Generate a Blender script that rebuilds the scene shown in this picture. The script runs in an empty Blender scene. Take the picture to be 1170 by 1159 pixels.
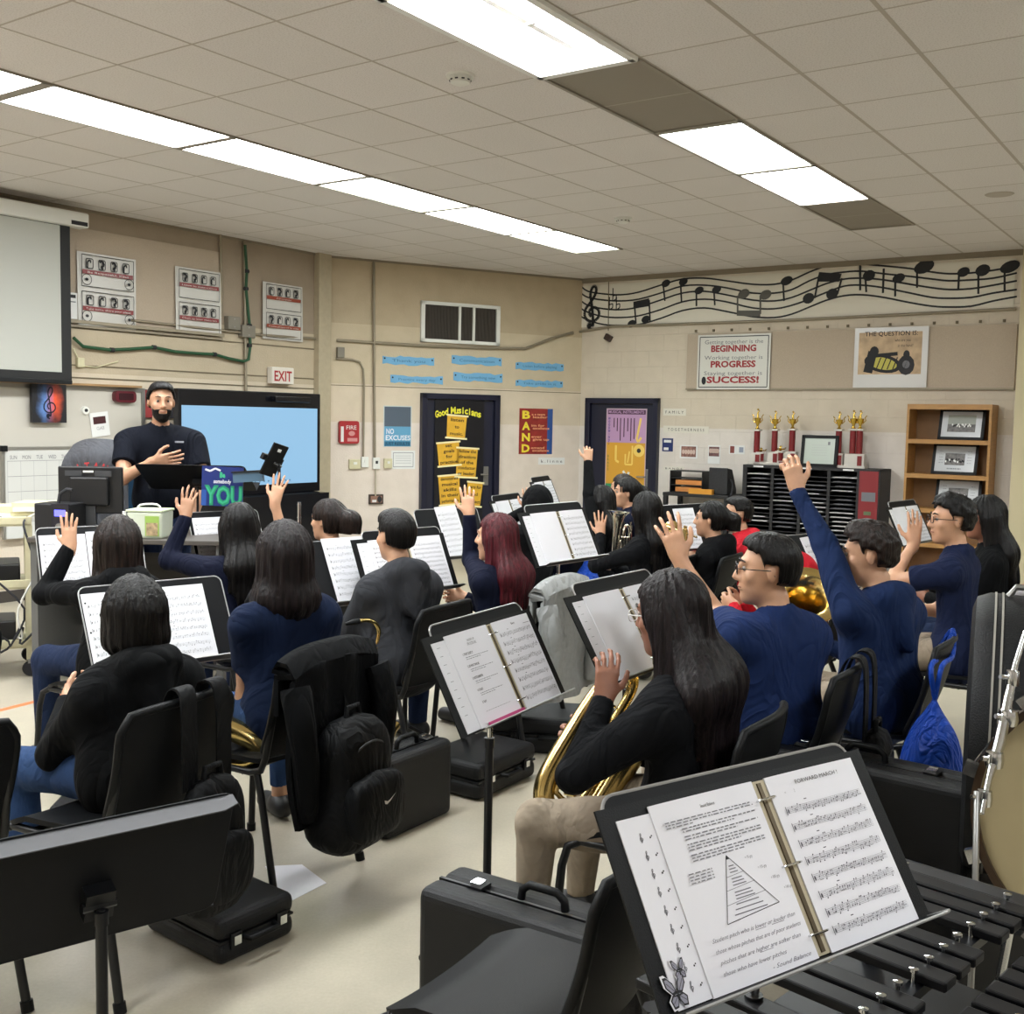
import bpy, math, random
import numpy as np
from mathutils import Vector, Matrix, Euler
sc = bpy.context.scene
COL = sc.collection
random.seed(7)
# ---------------- camera ----------------
FPX, PITCH, ROLL, CZ, CEIL = 1237.7, -.0800, .019, 1.69, 3.553
_cp, _sp, _cr, _sr = math.cos(PITCH), math.sin(PITCH), math.cos(ROLL), math.sin(ROLL)
FW = Vector((0, _cp, _sp)); UP = Vector((0, -_sp, _cp)); RT = Vector((1, 0, 0))
CR = _cr * RT + _sr * UP; CU = -_sr * RT + _cr * UP
cam = bpy.data.cameras.new('camera'); co = bpy.data.objects.new('camera', cam); COL.objects.link(co)
co.matrix_world = Matrix(((CR.x, CU.x, -FW.x, 0), (CR.y, CU.y, -FW.y, 0), (CR.z, CU.z, -FW.z, CZ), (0, 0, 0, 1)))
cam.sensor_width = 36; cam.lens = FPX / 1170 * 36; cam.clip_start = .05
sc.camera = co
# ---------------- world, exposure ----------------
w = bpy.data.worlds.new('world'); sc.world = w; w.use_nodes = True
w.node_tree.nodes['Background'].inputs[0].default_value = (.9, .95, 1, 1)
w.node_tree.nodes['Background'].inputs[1].default_value = .3
sc.view_settings.view_transform = 'Standard'; sc.view_settings.look = 'None'
sc.view_settings.gamma = 1; sc.view_settings.use_curve_mapping = False
sc.view_settings.exposure = 0.64
LIT = 21.0      # strength of a lit fluorescent diffuser
sc.cycles.max_bounces = 8; sc.cycles.diffuse_bounces = 5
# ---------------- measuring helpers ----------------
def ray(x, y): return FW + CR * ((x - 585) / FPX) - CU * ((y - 579.5) / FPX)
C0 = Vector((0, 0, CZ))
def atz(x, y, z): d = ray(x, y); return C0 + d * ((z - CZ) / d.z)
def atd(x, y, D): d = ray(x, y); return C0 + d * (D / d.y)
YAW = .967
E1 = Vector((math.cos(YAW), math.sin(YAW), 0)); E2 = Vector((math.sin(YAW), -math.cos(YAW), 0)); ZV = Vector((0, 0, 1))
def pq(p, q, z=0): return E1 * p + E2 * q + ZV * z
class Wall:
    def __init__(s, A, B):
        s.A = A; s.B = B; s.r = (B - A).normalized(); s.L = (B - A).length
        s.n = Vector((s.r.y, -s.r.x, 0))   # into the room
        s.rz = math.atan2(s.r.y, s.r.x)
    def hit(s, x, y, off=0):
        d = ray(x, y); a = s.A + s.n * off
        t = (a - C0).dot(s.n) / d.dot(s.n); return C0 + d * t
    def sz(s, x, y, off=0): p = s.hit(x, y, off); return (p - s.A).dot(s.r), p.z
    def at(s, u, z, off=0): return s.A + s.r * u + s.n * off + ZV * z
P0, P1, P2, Q0, Q1, Q2 = -3.2, 9.25, 12.35, -9.05, -7.45, 5.5
WL = Wall(pq(P0, Q0), pq(P1, Q0)); WM = Wall(pq(P1, Q0), pq(P2, Q1)); WR = Wall(pq(P2, Q1), pq(P2, Q2))
# ---------------- materials ----------------
MATS = {}
def mat(name, col, rough=.6, metal=0, noise=0, nscale=20, bump=0, bscale=60, emit=0, spec=.5, coat=0, stretch=None, col2=None, sheen=0, trans=0):
    if name in MATS: return MATS[name]
    m = bpy.data.materials.new(name); m.use_nodes = True; nt = m.node_tree; b = nt.nodes['Principled BSDF']
    c = tuple(col) + (1,)
    b.inputs['Base Color'].default_value = c; b.inputs['Roughness'].default_value = rough; b.inputs['Metallic'].default_value = metal
    b.inputs['Specular IOR Level'].default_value = spec; b.inputs['Coat Weight'].default_value = coat
    if sheen: b.inputs['Sheen Weight'].default_value = sheen
    if trans: b.inputs['Transmission Weight'].default_value = trans
    if emit: b.inputs['Emission Color'].default_value = c; b.inputs['Emission Strength'].default_value = emit
    tc = None
    def coords():
        t = nt.nodes.new('ShaderNodeTexCoord'); mp = nt.nodes.new('ShaderNodeMapping'); nt.links.new(t.outputs['Object'], mp.inputs[0])
        if stretch: mp.inputs['Scale'].default_value = stretch
        return mp.outputs[0]
    if noise:
        tc = coords(); n = nt.nodes.new('ShaderNodeTexNoise'); n.inputs['Scale'].default_value = nscale; n.inputs['Detail'].default_value = 4
        nt.links.new(tc, n.inputs['Vector'])
        r = nt.nodes.new('ShaderNodeValToRGB'); r.color_ramp.elements[0].position = .3; r.color_ramp.elements[1].position = .7
        a = [max(0, v * (1 - noise)) for v in col]; d = list(col2) if col2 else [min(1, v * (1 + noise)) for v in col]
        r.color_ramp.elements[0].color = (*a, 1); r.color_ramp.elements[1].color = (*d, 1)
        nt.links.new(n.outputs['Fac'], r.inputs[0]); nt.links.new(r.outputs[0], b.inputs['Base Color'])
    if bump:
        tc = tc or coords(); n = nt.nodes.new('ShaderNodeTexNoise'); n.inputs['Scale'].default_value = bscale; n.inputs['Detail'].default_value = 3
        nt.links.new(tc, n.inputs['Vector']); bm = nt.nodes.new('ShaderNodeBump'); bm.inputs['Strength'].default_value = bump; bm.inputs['Distance'].default_value = .01
        nt.links.new(n.outputs['Fac'], bm.inputs['Height']); nt.links.new(bm.outputs[0], b.inputs['Normal'])
    MATS[name] = m; return m
def srgb(h):
    h = h.lstrip('#'); v = [int(h[i:i + 2], 16) / 255 for i in (0, 2, 4)]
    return tuple(x / 12.92 if x <= .04045 else ((x + .055) / 1.055) ** 2.4 for x in v)
def M(name, hexc, **k): return mat(name, srgb(hexc), **k)
BLACKP = M('black_plastic', '#0d0e10', rough=.48, noise=.15, nscale=8, bump=.15, bscale=400, spec=.18)
BLACKM = M('black_metal', '#101114', rough=.4, noise=.2, nscale=15, spec=.35)
DESKM = M('stand_black', '#0e0f12', rough=.55, noise=.12, nscale=10, bump=.05, bscale=300, spec=.16)
EDGE = M('worn_edge', '#a8a8a8', rough=.4, metal=.7)
CHROME = M('chrome', '#d8dadc', rough=.15, metal=1)
STEEL = M('steel', '#9a9a98', rough=.35, metal=.9)
BRASS = mat('brass', (.74, .56, .22), rough=.2, metal=1, noise=.12, nscale=14)
PAPER = M('paper', '#dfdfe5', rough=.75, noise=.02, nscale=6)
PAPER2 = M('paper_warm', '#dcdcda', rough=.7, noise=.03, nscale=6)
INK = M('ink', '#26262a', rough=.8)
GREYINK = M('grey_ink', '#6f6f75', rough=.8)
WHITE = M('white_plastic', '#dcdcd6', rough=.45)
CREAM = M('cream_metal', '#c9c2a0', rough=.5, noise=.08, nscale=12)
NAVYD = M('navy_door', '#15172b', rough=.45, noise=.15, nscale=3)
NAVYF = M('navy_frame', '#12142a', rough=.35)
TACK = M('tackboard', '#b2a391', rough=.95, noise=.06, nscale=120, bump=.2, bscale=300)
CONDUIT = M('conduit', '#8e8471', rough=.5, metal=.3)
RED = M('red_print', '#8c2a2e', rough=.6)
CASEM = M('case_shell', '#0d0e11', rough=.4, noise=.12, nscale=30, bump=.35, bscale=500, spec=.3)
BAGM = M('bag_nylon', '#0d0e10', rough=.75, noise=.25, nscale=25, bump=.3, bscale=150)
# ---------------- mesh building ----------------
class MB:
    def __init__(s): s.v = []; s.f = []; s.m = []; s.ms = []; s.T = Matrix.Identity(4)
    def mi(s, m):
        if m not in s.ms: s.ms.append(m)
        return s.ms.index(m)
    def add(s, vs, fs, m):
        o = len(s.v); T = s.T; i = s.mi(m)
        s.v += [T @ Vector(p) for p in vs]
        for f in fs: s.f.append([o + k for k in f]); s.m.append(i)
    def box(s, c, d, m, rot=None, taper=1):
        cx, cy, cz = c; x, y, z = d[0] / 2, d[1] / 2, d[2] / 2
        vs = [Vector((sx * x * (taper if sz > 0 else 1), sy * y * (taper if sz > 0 else 1), sz * z)) for sz in (-1, 1) for sy in (-1, 1) for sx in (-1, 1)]
        if rot is not None: R = Euler(rot).to_matrix(); vs = [R @ v for v in vs]
        vs = [v + Vector(c) for v in vs]
        s.add(vs, [(0, 2, 3, 1), (4, 5, 7, 6), (0, 1, 5, 4), (2, 6, 7, 3), (0, 4, 6, 2), (1, 3, 7, 5)], m)
    def rect(s, x0, z0, x1, z1, y, m):   # facing -y
        s.add([(x0, y, z0), (x1, y, z0), (x1, y, z1), (x0, y, z1)], [(0, 1, 2, 3)], m)
    def poly(s, pts, y, m): s.add([(p[0], y, p[1]) for p in pts], [tuple(range(len(pts)))], m)
    def disc(s, x, z, rx, rz, y, m, n=12, a=0):
        s.poly([(x + rx * math.cos(t) * math.cos(a) - rz * math.sin(t) * math.sin(a), z + rx * math.cos(t) * math.sin(a) + rz * math.sin(t) * math.cos(a)) for t in [2 * math.pi * k / n for k in range(n)]], y, m)
    def line(s, pts, wd, y, m):
        for a, b in zip(pts, pts[1:]):
            dx, dz = b[0] - a[0], b[1] - a[1]; L = math.hypot(dx, dz) or 1; nx, nz = -dz / L * wd / 2, dx / L * wd / 2
            s.add([(a[0] - nx, y, a[1] - nz), (b[0] - nx, y, b[1] - nz), (b[0] + nx, y, b[1] + nz), (a[0] + nx, y, a[1] + nz)], [(0, 1, 2, 3)], m)
    def prism(s, pts, y0, y1, m):         # outline in xz extruded along y
        n = len(pts); s.add([(p[0], y0, p[1]) for p in pts] + [(p[0], y1, p[1]) for p in pts],
              [tuple(range(n)), tuple(range(2 * n - 1, n - 1, -1))] + [(i, i + n, (i + 1) % n + n, (i + 1) % n) for i in range(n)], m)
    def tube(s, pts, r, m, n=8, cap=True, close=False):
        pts = [Vector(p) for p in pts]; N = len(pts); rr = r if hasattr(r, '__len__') else [r] * N
        vs = []; up = None
        for i, p in enumerate(pts):
            if close: t = (pts[(i + 1) % N] - pts[i - 1]).normalized()
            else: t = (pts[min(i + 1, N - 1)] - pts[max(i - 1, 0)]).normalized()
            if up is None: up = Vector((0, 0, 1)) if abs(t.z) < .9 else Vector((1, 0, 0))
            a = t.cross(up)
            if a.length < 1e-6: a = t.cross(Vector((0, 1, 0)))
            a.normalize(); b = a.cross(t).normalized(); up = b
            vs += [p + (a * math.cos(2 * math.pi * k / n) + b * math.sin(2 * math.pi * k / n)) * rr[i] for k in range(n)]
        fs = []
        for i in range(N if close else N - 1):
            j = (i + 1) % N
            fs += [(i * n + k, i * n + (k + 1) % n, j * n + (k + 1) % n, j * n + k) for k in range(n)]
        if cap and not close: fs += [tuple(range(n - 1, -1, -1)), tuple(range((N - 1) * n, N * n))]
        s.add(vs, fs, m)
    def lathe(s, prof, m, c=(0, 0, 0), n=20, axis='z', ang=2 * math.pi):
        vs = []; c = Vector(c)
        for r, h in prof:
            for k in range(n):
                a = ang * k / n; x, y = r * math.cos(a), r * math.sin(a)
                v = Vector((x, y, h)) if axis == 'z' else (Vector((x, h, y)) if axis == 'y' else Vector((h, x, y)))
                vs.append(c + v)
        N = len(prof); fs = [(i * n + k, i * n + (k + 1) % n, (i + 1) * n + (k + 1) % n, (i + 1) * n + k) for i in range(N - 1) for k in range(n)]
        s.add(vs, fs, m)
    def grid(s, fn, nu, nv, m, thick=0):
        vs = [Vector(fn(i / nu, j / nv)) for i in range(nu + 1) for j in range(nv + 1)]
        fs = [(i * (nv + 1) + j, (i + 1) * (nv + 1) + j, (i + 1) * (nv + 1) + j + 1, i * (nv + 1) + j + 1) for i in range(nu) for j in range(nv)]
        if not thick: s.add(vs, fs, m); return
        nr = [Vector((0, 0, 0)) for _ in vs]
        for f in fs:
            c = (vs[f[2]] - vs[f[0]]).cross(vs[f[3]] - vs[f[1]])
            for k in f: nr[k] += c
        b = [v - q.normalized() * thick if q.length > 1e-12 else v for v, q in zip(vs, nr)]; n = len(vs)
        W = nv + 1; ring = [i * W for i in range(nu + 1)] + [nu * W + j for j in range(1, W)] + [i * W + nv for i in range(nu - 1, -1, -1)] + [j for j in range(nv - 1, 0, -1)]
        fs2 = fs + [tuple(n + k for k in reversed(f)) for f in fs] + [(ring[i], ring[(i + 1) % len(ring)], n + ring[(i + 1) % len(ring)], n + ring[i]) for i in range(len(ring))]
        s.add(vs + b, fs2, m)
    def text(s, st, x, z, h, y, m, w=None, align='C', rot=0, bold=0, shear=0):
        vs, fs, bw = text_geo(st, bold, shear)
        if not vs: return
        sx = h if w is None else min(h * 3, w / max(bw, 1e-6)); ox = -bw / 2 if align == 'C' else (0 if align == 'L' else -bw)
        c, q = math.cos(rot), math.sin(rot); out = []
        for a, b in vs: X, Z = (a + ox) * sx, b * h; out.append((x + X * c - Z * q, y, z + X * q + Z * c))
        s.add(out, fs, m)
    def build(s, name, parent=None, smooth=None, bevel=0, seg=2, kind=None, label=None, sub=0, world=False):
        me = bpy.data.meshes.new(name)
        if world and parent is not None:
            inv = rootmat(parent).inverted(); s.v = [inv @ p for p in s.v]
        me.from_pydata([tuple(v) for v in s.v], [], s.f)
        for m in s.ms: me.materials.append(m)
        me.polygons.foreach_set('material_index', s.m)
        if smooth: me.shade_smooth(); me.set_sharp_from_angle(angle=math.radians(smooth))
        me.update()
        o = bpy.data.objects.new(name, me); COL.objects.link(o)
        if parent is not None: o.parent = parent
        if bevel:
            b = o.modifiers.new('bevel', 'BEVEL'); b.width = bevel; b.segments = seg; b.limit_method = 'ANGLE'; b.angle_limit = math.radians(40)
        if sub: q = o.modifiers.new('sub', 'SUBSURF'); q.levels = q.render_levels = sub
        if kind: o['kind'] = kind
        if label: o['label'] = label
        return o
def rootmat(o):
    m = Matrix.Identity(4)
    while o is not None: m = Matrix.LocRotScale(o.location, o.rotation_euler, o.scale) @ m; o = o.parent
    return m
_tc = {}
def text_geo(st, bold=0, shear=0):
    k = (st, bold, shear)
    if k in _tc: return _tc[k]
    cu = bpy.data.curves.new('t', 'FONT'); cu.body = st; cu.size = 1; cu.offset = bold; cu.shear = shear; cu.resolution_u = 2
    o = bpy.data.objects.new('t', cu); me = bpy.data.meshes.new_from_object(o)
    vs = [(v.co.x, v.co.y) for v in me.vertices]; fs = [tuple(p.vertices) for p in me.polygons]
    if vs:
        x0 = min(a for a, b in vs); x1 = max(a for a, b in vs); vs = [(a - x0, b / .72) for a, b in vs]; bw = (x1 - x0)
    else: bw = 0
    bpy.data.objects.remove(o); bpy.data.curves.remove(cu); bpy.data.meshes.remove(me)
    _tc[k] = (vs, fs, bw / 1.0); return _tc[k]
def tag(o, label, cat, group=None, kind=None):
    o['label'] = label; o['category'] = cat
    if group: o['group'] = group
    if kind: o['kind'] = kind
    return o
def thing(name, label, cat, loc=(0, 0, 0), rz=0, group=None, rot=None):
    o = bpy.data.objects.new(name, None); COL.objects.link(o); o.location = loc; o.rotation_euler = rot or (0, 0, rz)
    o.empty_display_size = .05
    return tag(o, label, cat, group)
KIDS = {}
def copytree(o, loc=None, rz=None, label=None, group=None, parent=None):
    c = o.copy(); COL.objects.link(c); c.parent = parent
    for ch in [x for x in bpy.data.objects if x.parent == o]: copytree(ch, parent=c)
    if loc is not None: c.location = loc
    if rz is not None: c.rotation_euler = (0, 0, rz)
    if label: c['label'] = label
    if group: c['group'] = group
    return c
def struct(b, name, **k): o = b.build(name, kind='structure', **k); return o
def rrect(w, h, r, n=5, cx=0, cz=0, tr=None):
    pts = []
    for (sx, sz, a0) in ((1, 1, 0), (-1, 1, 90), (-1, -1, 180), (1, -1, 270)):
        rr = r if tr is None or sz > 0 else tr
        for k in range(n + 1):
            a = math.radians(a0 + 90 * k / n); pts.append((cx + sx * (w / 2 - rr) + rr * math.cos(a), cz + sz * (h / 2 - rr) + rr * math.sin(a)))
    return pts
def arc(c, r, a0, a1, n, plane='xz'):
    o = []
    for k in range(n + 1):
        a = math.radians(a0 + (a1 - a0) * k / n); x, z = r * math.cos(a), r * math.sin(a)
        o.append(Vector(c) + (Vector((x, 0, z)) if plane == 'xz' else Vector((x, z, 0)) if plane == 'xy' else Vector((0, x, z))))
    return o
# ================= ROOM =================
def wallmat(name, split, c_low, c_high, joints):
    """painted masonry: colours by height (paint bands), block joints as bump"""
    m = bpy.data.materials.new(name); m.use_nodes = True; nt = m.node_tree; b = nt.nodes['Principled BSDF']; b.inputs['Roughness'].default_value = .75
    N, L = nt.nodes.new, nt.links.new
    tc = N('ShaderNodeTexCoord'); sep = N('ShaderNodeSeparateXYZ'); L(tc.outputs['Object'], sep.inputs[0])
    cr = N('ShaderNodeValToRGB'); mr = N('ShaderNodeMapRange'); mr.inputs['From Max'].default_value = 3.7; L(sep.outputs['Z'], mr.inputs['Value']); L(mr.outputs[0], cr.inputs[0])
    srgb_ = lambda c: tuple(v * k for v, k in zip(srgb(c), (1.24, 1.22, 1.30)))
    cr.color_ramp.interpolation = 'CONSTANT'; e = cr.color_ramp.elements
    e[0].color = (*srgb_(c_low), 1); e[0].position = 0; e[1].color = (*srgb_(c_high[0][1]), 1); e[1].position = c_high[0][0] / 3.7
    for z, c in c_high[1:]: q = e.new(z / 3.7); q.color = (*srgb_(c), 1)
    n = N('ShaderNodeTexNoise'); n.inputs['Scale'].default_value = 5; n.inputs['Detail'].default_value = 6; L(tc.outputs['Object'], n.inputs['Vector'])
    mx = N('ShaderNodeMix'); mx.data_type = 'RGBA'; mx.blend_type = 'MULTIPLY'; mx.inputs['Factor'].default_value = .25
    n2 = N('ShaderNodeValToRGB'); n2.color_ramp.elements[0].color = (.72, .7, .66, 1); n2.color_ramp.elements[0].position = .3; n2.color_ramp.elements[1].position = .6
    L(n.outputs['Fac'], n2.inputs[0]); L(cr.outputs[0], mx.inputs['A']); L(n2.outputs[0], mx.inputs['B']); L(mx.outputs['Result'], b.inputs['Base Color'])
    n3 = N('ShaderNodeTexNoise'); n3.inputs['Scale'].default_value = 60; L(tc.outputs['Object'], n3.inputs['Vector'])
    bp = N('ShaderNodeBump'); bp.inputs['Strength'].default_value = .25; bp.inputs['Distance'].default_value = .01; L(n3.outputs['Fac'], bp.inputs['Height'])
    last = bp
    if joints:
        comb = N('ShaderNodeCombineXYZ'); L(sep.outputs['X'], comb.inputs['X']); L(sep.outputs['Z'], comb.inputs['Y'])
        br = N('ShaderNodeTexBrick'); br.inputs['Scale'].default_value = 1; br.inputs['Brick Width'].default_value = .4; br.inputs['Row Height'].default_value = .2; br.inputs['Mortar Size'].default_value = .004
        br.inputs['Mortar Smooth'].default_value = .5; L(comb.outputs[0], br.inputs['Vector'])
        b2 = N('ShaderNodeBump'); b2.invert = True; b2.inputs['Strength'].default_value = .6; b2.inputs['Distance'].default_value = .006; L(br.outputs['Fac'], b2.inputs['Height']); L(bp.outputs[0], b2.inputs['Normal']); last = b2
    L(last.outputs[0], b.inputs['Normal']); return m
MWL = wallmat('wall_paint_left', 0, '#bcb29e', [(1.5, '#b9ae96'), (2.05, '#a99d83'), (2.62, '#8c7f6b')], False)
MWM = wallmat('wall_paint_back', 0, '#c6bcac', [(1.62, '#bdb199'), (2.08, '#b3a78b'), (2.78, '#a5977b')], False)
MWR = wallmat('wall_paint_right', 0, '#c2bcb0', [(1.62, '#b8ae99'), (2.95, '#c9c1ae')], True)
def wallobj(name, W, m, th=.15, ext=0):
    o = thing_struct(name, W)
    return o
def wall_build(name, W, m, z1=CEIL + .2):
    b = MB(); b.box((W.L / 2, .075, z1 / 2), (W.L, .15, z1), m)
    o = b.build(name, kind='structure'); o.location = W.A; o.rotation_euler = (0, 0, W.rz); return o
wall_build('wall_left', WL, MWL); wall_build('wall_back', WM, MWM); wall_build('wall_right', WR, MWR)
wall_build('wall_side', Wall(pq(P2, Q2), pq(P0, Q2)), MWR); wall_build('wall_front', Wall(pq(P0, Q2), pq(P0, Q0)), MWR)
# floor
def floormat():
    m = bpy.data.materials.new('floor_linoleum'); m.use_nodes = True; nt = m.node_tree; b = nt.nodes['Principled BSDF']; N, L = nt.nodes.new, nt.links.new
    tc = N('ShaderNodeTexCoord'); n = N('ShaderNodeTexNoise'); n.inputs['Scale'].default_value = 1.6; n.inputs['Detail'].default_value = 8; n.inputs['Roughness'].default_value = .65
    L(tc.outputs['Object'], n.inputs['Vector']); r = N('ShaderNodeValToRGB'); r.color_ramp.elements[0].position = .3; r.color_ramp.elements[1].position = .7
    r.color_ramp.elements[0].color = (*srgb('#a39c8c'), 1); r.color_ramp.elements[1].color = (*srgb('#bab29f'), 1); L(n.outputs['Fac'], r.inputs[0])
    n2 = N('ShaderNodeTexNoise'); n2.inputs['Scale'].default_value = 90; n2.inputs['Detail'].default_value = 2; L(tc.outputs['Object'], n2.inputs['Vector'])
    mx = N('ShaderNodeMix'); mx.data_type = 'RGBA'; mx.blend_type = 'MULTIPLY'; mx.inputs['Factor'].default_value = .18; L(r.outputs[0], mx.inputs['A']); L(n2.outputs['Fac'], mx.inputs['B'])
    L(mx.outputs['Result'], b.inputs['Base Color']); r2 = N('ShaderNodeMapRange'); r2.inputs['To Min'].default_value = .3; r2.inputs['To Max'].default_value = .5; L(n.outputs['Fac'], r2.inputs['Value']); L(r2.outputs[0], b.inputs['Roughness'])
    return m
def quadroom(z, flip=False): return [pq(P0, Q0, z), pq(P1, Q0, z), pq(P2, Q1, z), pq(P2, Q2, z), pq(P0, Q2, z)]
b = MB(); FM = floormat(); ps = quadroom(0); ps2 = quadroom(-.1); b.add(ps + ps2, [(4, 3, 2, 1, 0), (5, 6, 7, 8, 9)], FM); struct(b, 'floor')
# ceiling: tile grid in metres, origin at a light-row corner
UT, VT = .6096 * 1.101, .6096
GO = Vector((-1.728 * 1.101, 6.755 * 1.101, 0))
def gp(u, v, z=CEIL): return GO + E1 * (u * UT) + E2 * (v * VT) + ZV * z
def ceilmat():
    m = bpy.data.materials.new('ceiling_tile'); m.use_nodes = True; nt = m.node_tree; b = nt.nodes['Principled BSDF']; b.inputs['Roughness'].default_value = .9; N, L = nt.nodes.new, nt.links.new
    tc = N('ShaderNodeTexCoord'); sep = N('ShaderNodeSeparateXYZ'); L(tc.outputs['Object'], sep.inputs[0])
    def fr(ax, size):
        d = N('ShaderNodeMath'); d.operation = 'DIVIDE'; d.inputs[1].default_value = size; L(sep.outputs[ax], d.inputs[0])
        f = N('ShaderNodeMath'); f.operation = 'FLOOR'; L(d.outputs[0], f.inputs[0]); return f
    fu, fv = fr('X', UT), fr('Y', VT)
    cb = N('ShaderNodeCombineXYZ'); L(fu.outputs[0], cb.inputs[0]); L(fv.outputs[0], cb.inputs[1])
    wn = N('ShaderNodeTexWhiteNoise'); wn.noise_dimensions = '2D'; L(cb.outputs[0], wn.inputs['Vector'])
    n = N('ShaderNodeTexNoise'); n.inputs['Scale'].default_value = 120; n.inputs['Detail'].default_value = 3; L(tc.outputs['Object'], n.inputs['Vector'])
    n1 = N('ShaderNodeTexNoise'); n1.inputs['Scale'].default_value = 1.2; n1.inputs['Detail'].default_value = 4; L(tc.outputs['Object'], n1.inputs['Vector'])
    r = N('ShaderNodeValToRGB'); r.color_ramp.elements[0].color = (*srgb('#d6d1ce'), 1); r.color_ramp.elements[1].color = (*srgb('#e0dbd9'), 1)
    a = N('ShaderNodeMath'); a.operation = 'ADD'; L(wn.outputs['Value'], a.inputs[0]); L(n1.outputs['Fac'], a.inputs[1]); h = N('ShaderNodeMath'); h.operation = 'MULTIPLY'; h.inputs[1].default_value = .5; L(a.outputs[0], h.inputs[0]); L(h.outputs[0], r.inputs[0])
    r2 = N('ShaderNodeValToRGB'); r2.color_ramp.elements[0].position = .38; r2.color_ramp.elements[0].color = (.72, .7, .68, 1); r2.color_ramp.elements[1].position = .5; L(n.outputs['Fac'], r2.inputs[0])
    mx = N('ShaderNodeMix'); mx.data_type = 'RGBA'; mx.blend_type = 'MULTIPLY'; mx.inputs['Factor'].default_value = .5; L(r.outputs[0], mx.inputs['A']); L(r2.outputs[0], mx.inputs['B']); L(mx.outputs['Result'], b.inputs['Base Color'])
    bp = N('ShaderNodeBump'); bp.inputs['Strength'].default_value = .3; bp.inputs['Distance'].default_value = .004; L(n.outputs['Fac'], bp.inputs['Height']); L(bp.outputs[0], b.inputs['Normal'])
    return m
CM = ceilmat(); TBAR = M('ceiling_tbar', '#b0a79c', rough=.7); 
rows = [(0, [(-10, -8, 1), (-8, -6, 1), (-6, -4, 1), (-4, -2, 1), (-2, 0, 1), (0, 2, 1), (2, 4, 2), (4, 6, 1), (6, 8, 2)]), (5, [(-8, -6, 1), (-6, -4, 2), (-4, -2, 1), (-2, 0, 3), (0, 2, 0), (2, 4, 2), (4, 6, 1), (6, 8, 0)]),
        (13, [(-8, -6, 1), (-4, -2, 1), (0, 2, 2), (2, 4, 1), (4, 6, 2)])]
holes = set()
for v1, L_ in rows:
    for u0, u1, k in L_:
        for u in range(u0, u1): holes.add((u, v1 - 1))
b = MB(); gap = .0035
for u in range(-16, 13):
    for v in range(-6, 23):
        if (u, v) in holes: continue
        b.add([(u * UT + gap, v * VT + gap, 0), ((u + 1) * UT - gap, v * VT + gap, 0), ((u + 1) * UT - gap, (v + 1) * VT - gap, 0), (u * UT + gap, (v + 1) * VT - gap, 0)], [(0, 3, 2, 1)], CM)
# slab above closes the gaps
b.box((-1, 5.5, .2), (24, 24, .1), M('plenum', '#5a554e', rough=.9))
ceil = struct(b, 'ceiling')
# object axes: x along E1, y along E2 -> E1 x E2 = -z, so mirror through rotation about x
ceil.matrix_world = Matrix(((E1.x, E2.x, 0, GO.x), (E1.y, E2.y, 0, GO.y), (0, 0, 1, CEIL), (0, 0, 0, 1)))
# T-bar grid as real slim bars
b = MB()
for v in range(-6, 23):
    wd = .022 if v >= 5 else .014
    p0, p1 = gp(-16, v, CEIL - .001), gp(12, v, CEIL - .001); n = E2 * (wd / 2)
    b.add([p0 - n, p1 - n, p1 + n, p0 + n, p0 - n + ZV * .01, p1 - n + ZV * .01, p1 + n + ZV * .01, p0 + n + ZV * .01], [(0, 1, 2, 3), (0, 4, 5, 1), (3, 2, 6, 7), (7, 6, 5, 4)], TBAR)
for u in range(-16, 13):
    p0, p1 = gp(u, -6, CEIL - .0006), gp(u, 22, CEIL - .0006); n = E1 * .006
    b.add([p0 - n, p1 - n, p1 + n, p0 + n, p0 - n + ZV * .01, p1 - n + ZV * .01, p1 + n + ZV * .01, p0 + n + ZV * .01], [(0, 1, 2, 3), (0, 4, 5, 1), (3, 2, 6, 7), (7, 6, 5, 4)], TBAR)
# trim the bars to the room (only keep those inside)
def inside(p):
    P, Q = p.dot(E1), p.dot(E2)
    return True
struct(b, 'trim_1')
DIFF = mat('diffuser_lit', (.95, .98, 1), emit=LIT); DIFF2 = mat('diffuser_lit_dim', (.88, 1, .92), emit=LIT * .5)
OFFM = M('diffuser_unlit', '#8a8276', rough=.5, noise=.1, nscale=200, bump=.2, bscale=500); TUBE = mat('fluorescent_tube', (1, 1, 1), emit=LIT * 1.4)
REFL = M('fixture_white', '#e4e4e2', rough=.4); FRAMEM = M('fixture_frame', '#8f877c', rough=.5)
names = {1: ('bright rectangular ceiling light, lit diffuser', 'lit'), 2: ('slightly dimmer greenish ceiling light', 'dim'), 0: ('unlit grey ceiling light panel', 'unlit'), 3: ('open ceiling troffer with bare glowing tubes', 'open')}
rown = {0: 'left row', 5: 'right row', 13: 'row out of view on the far right'}
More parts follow.
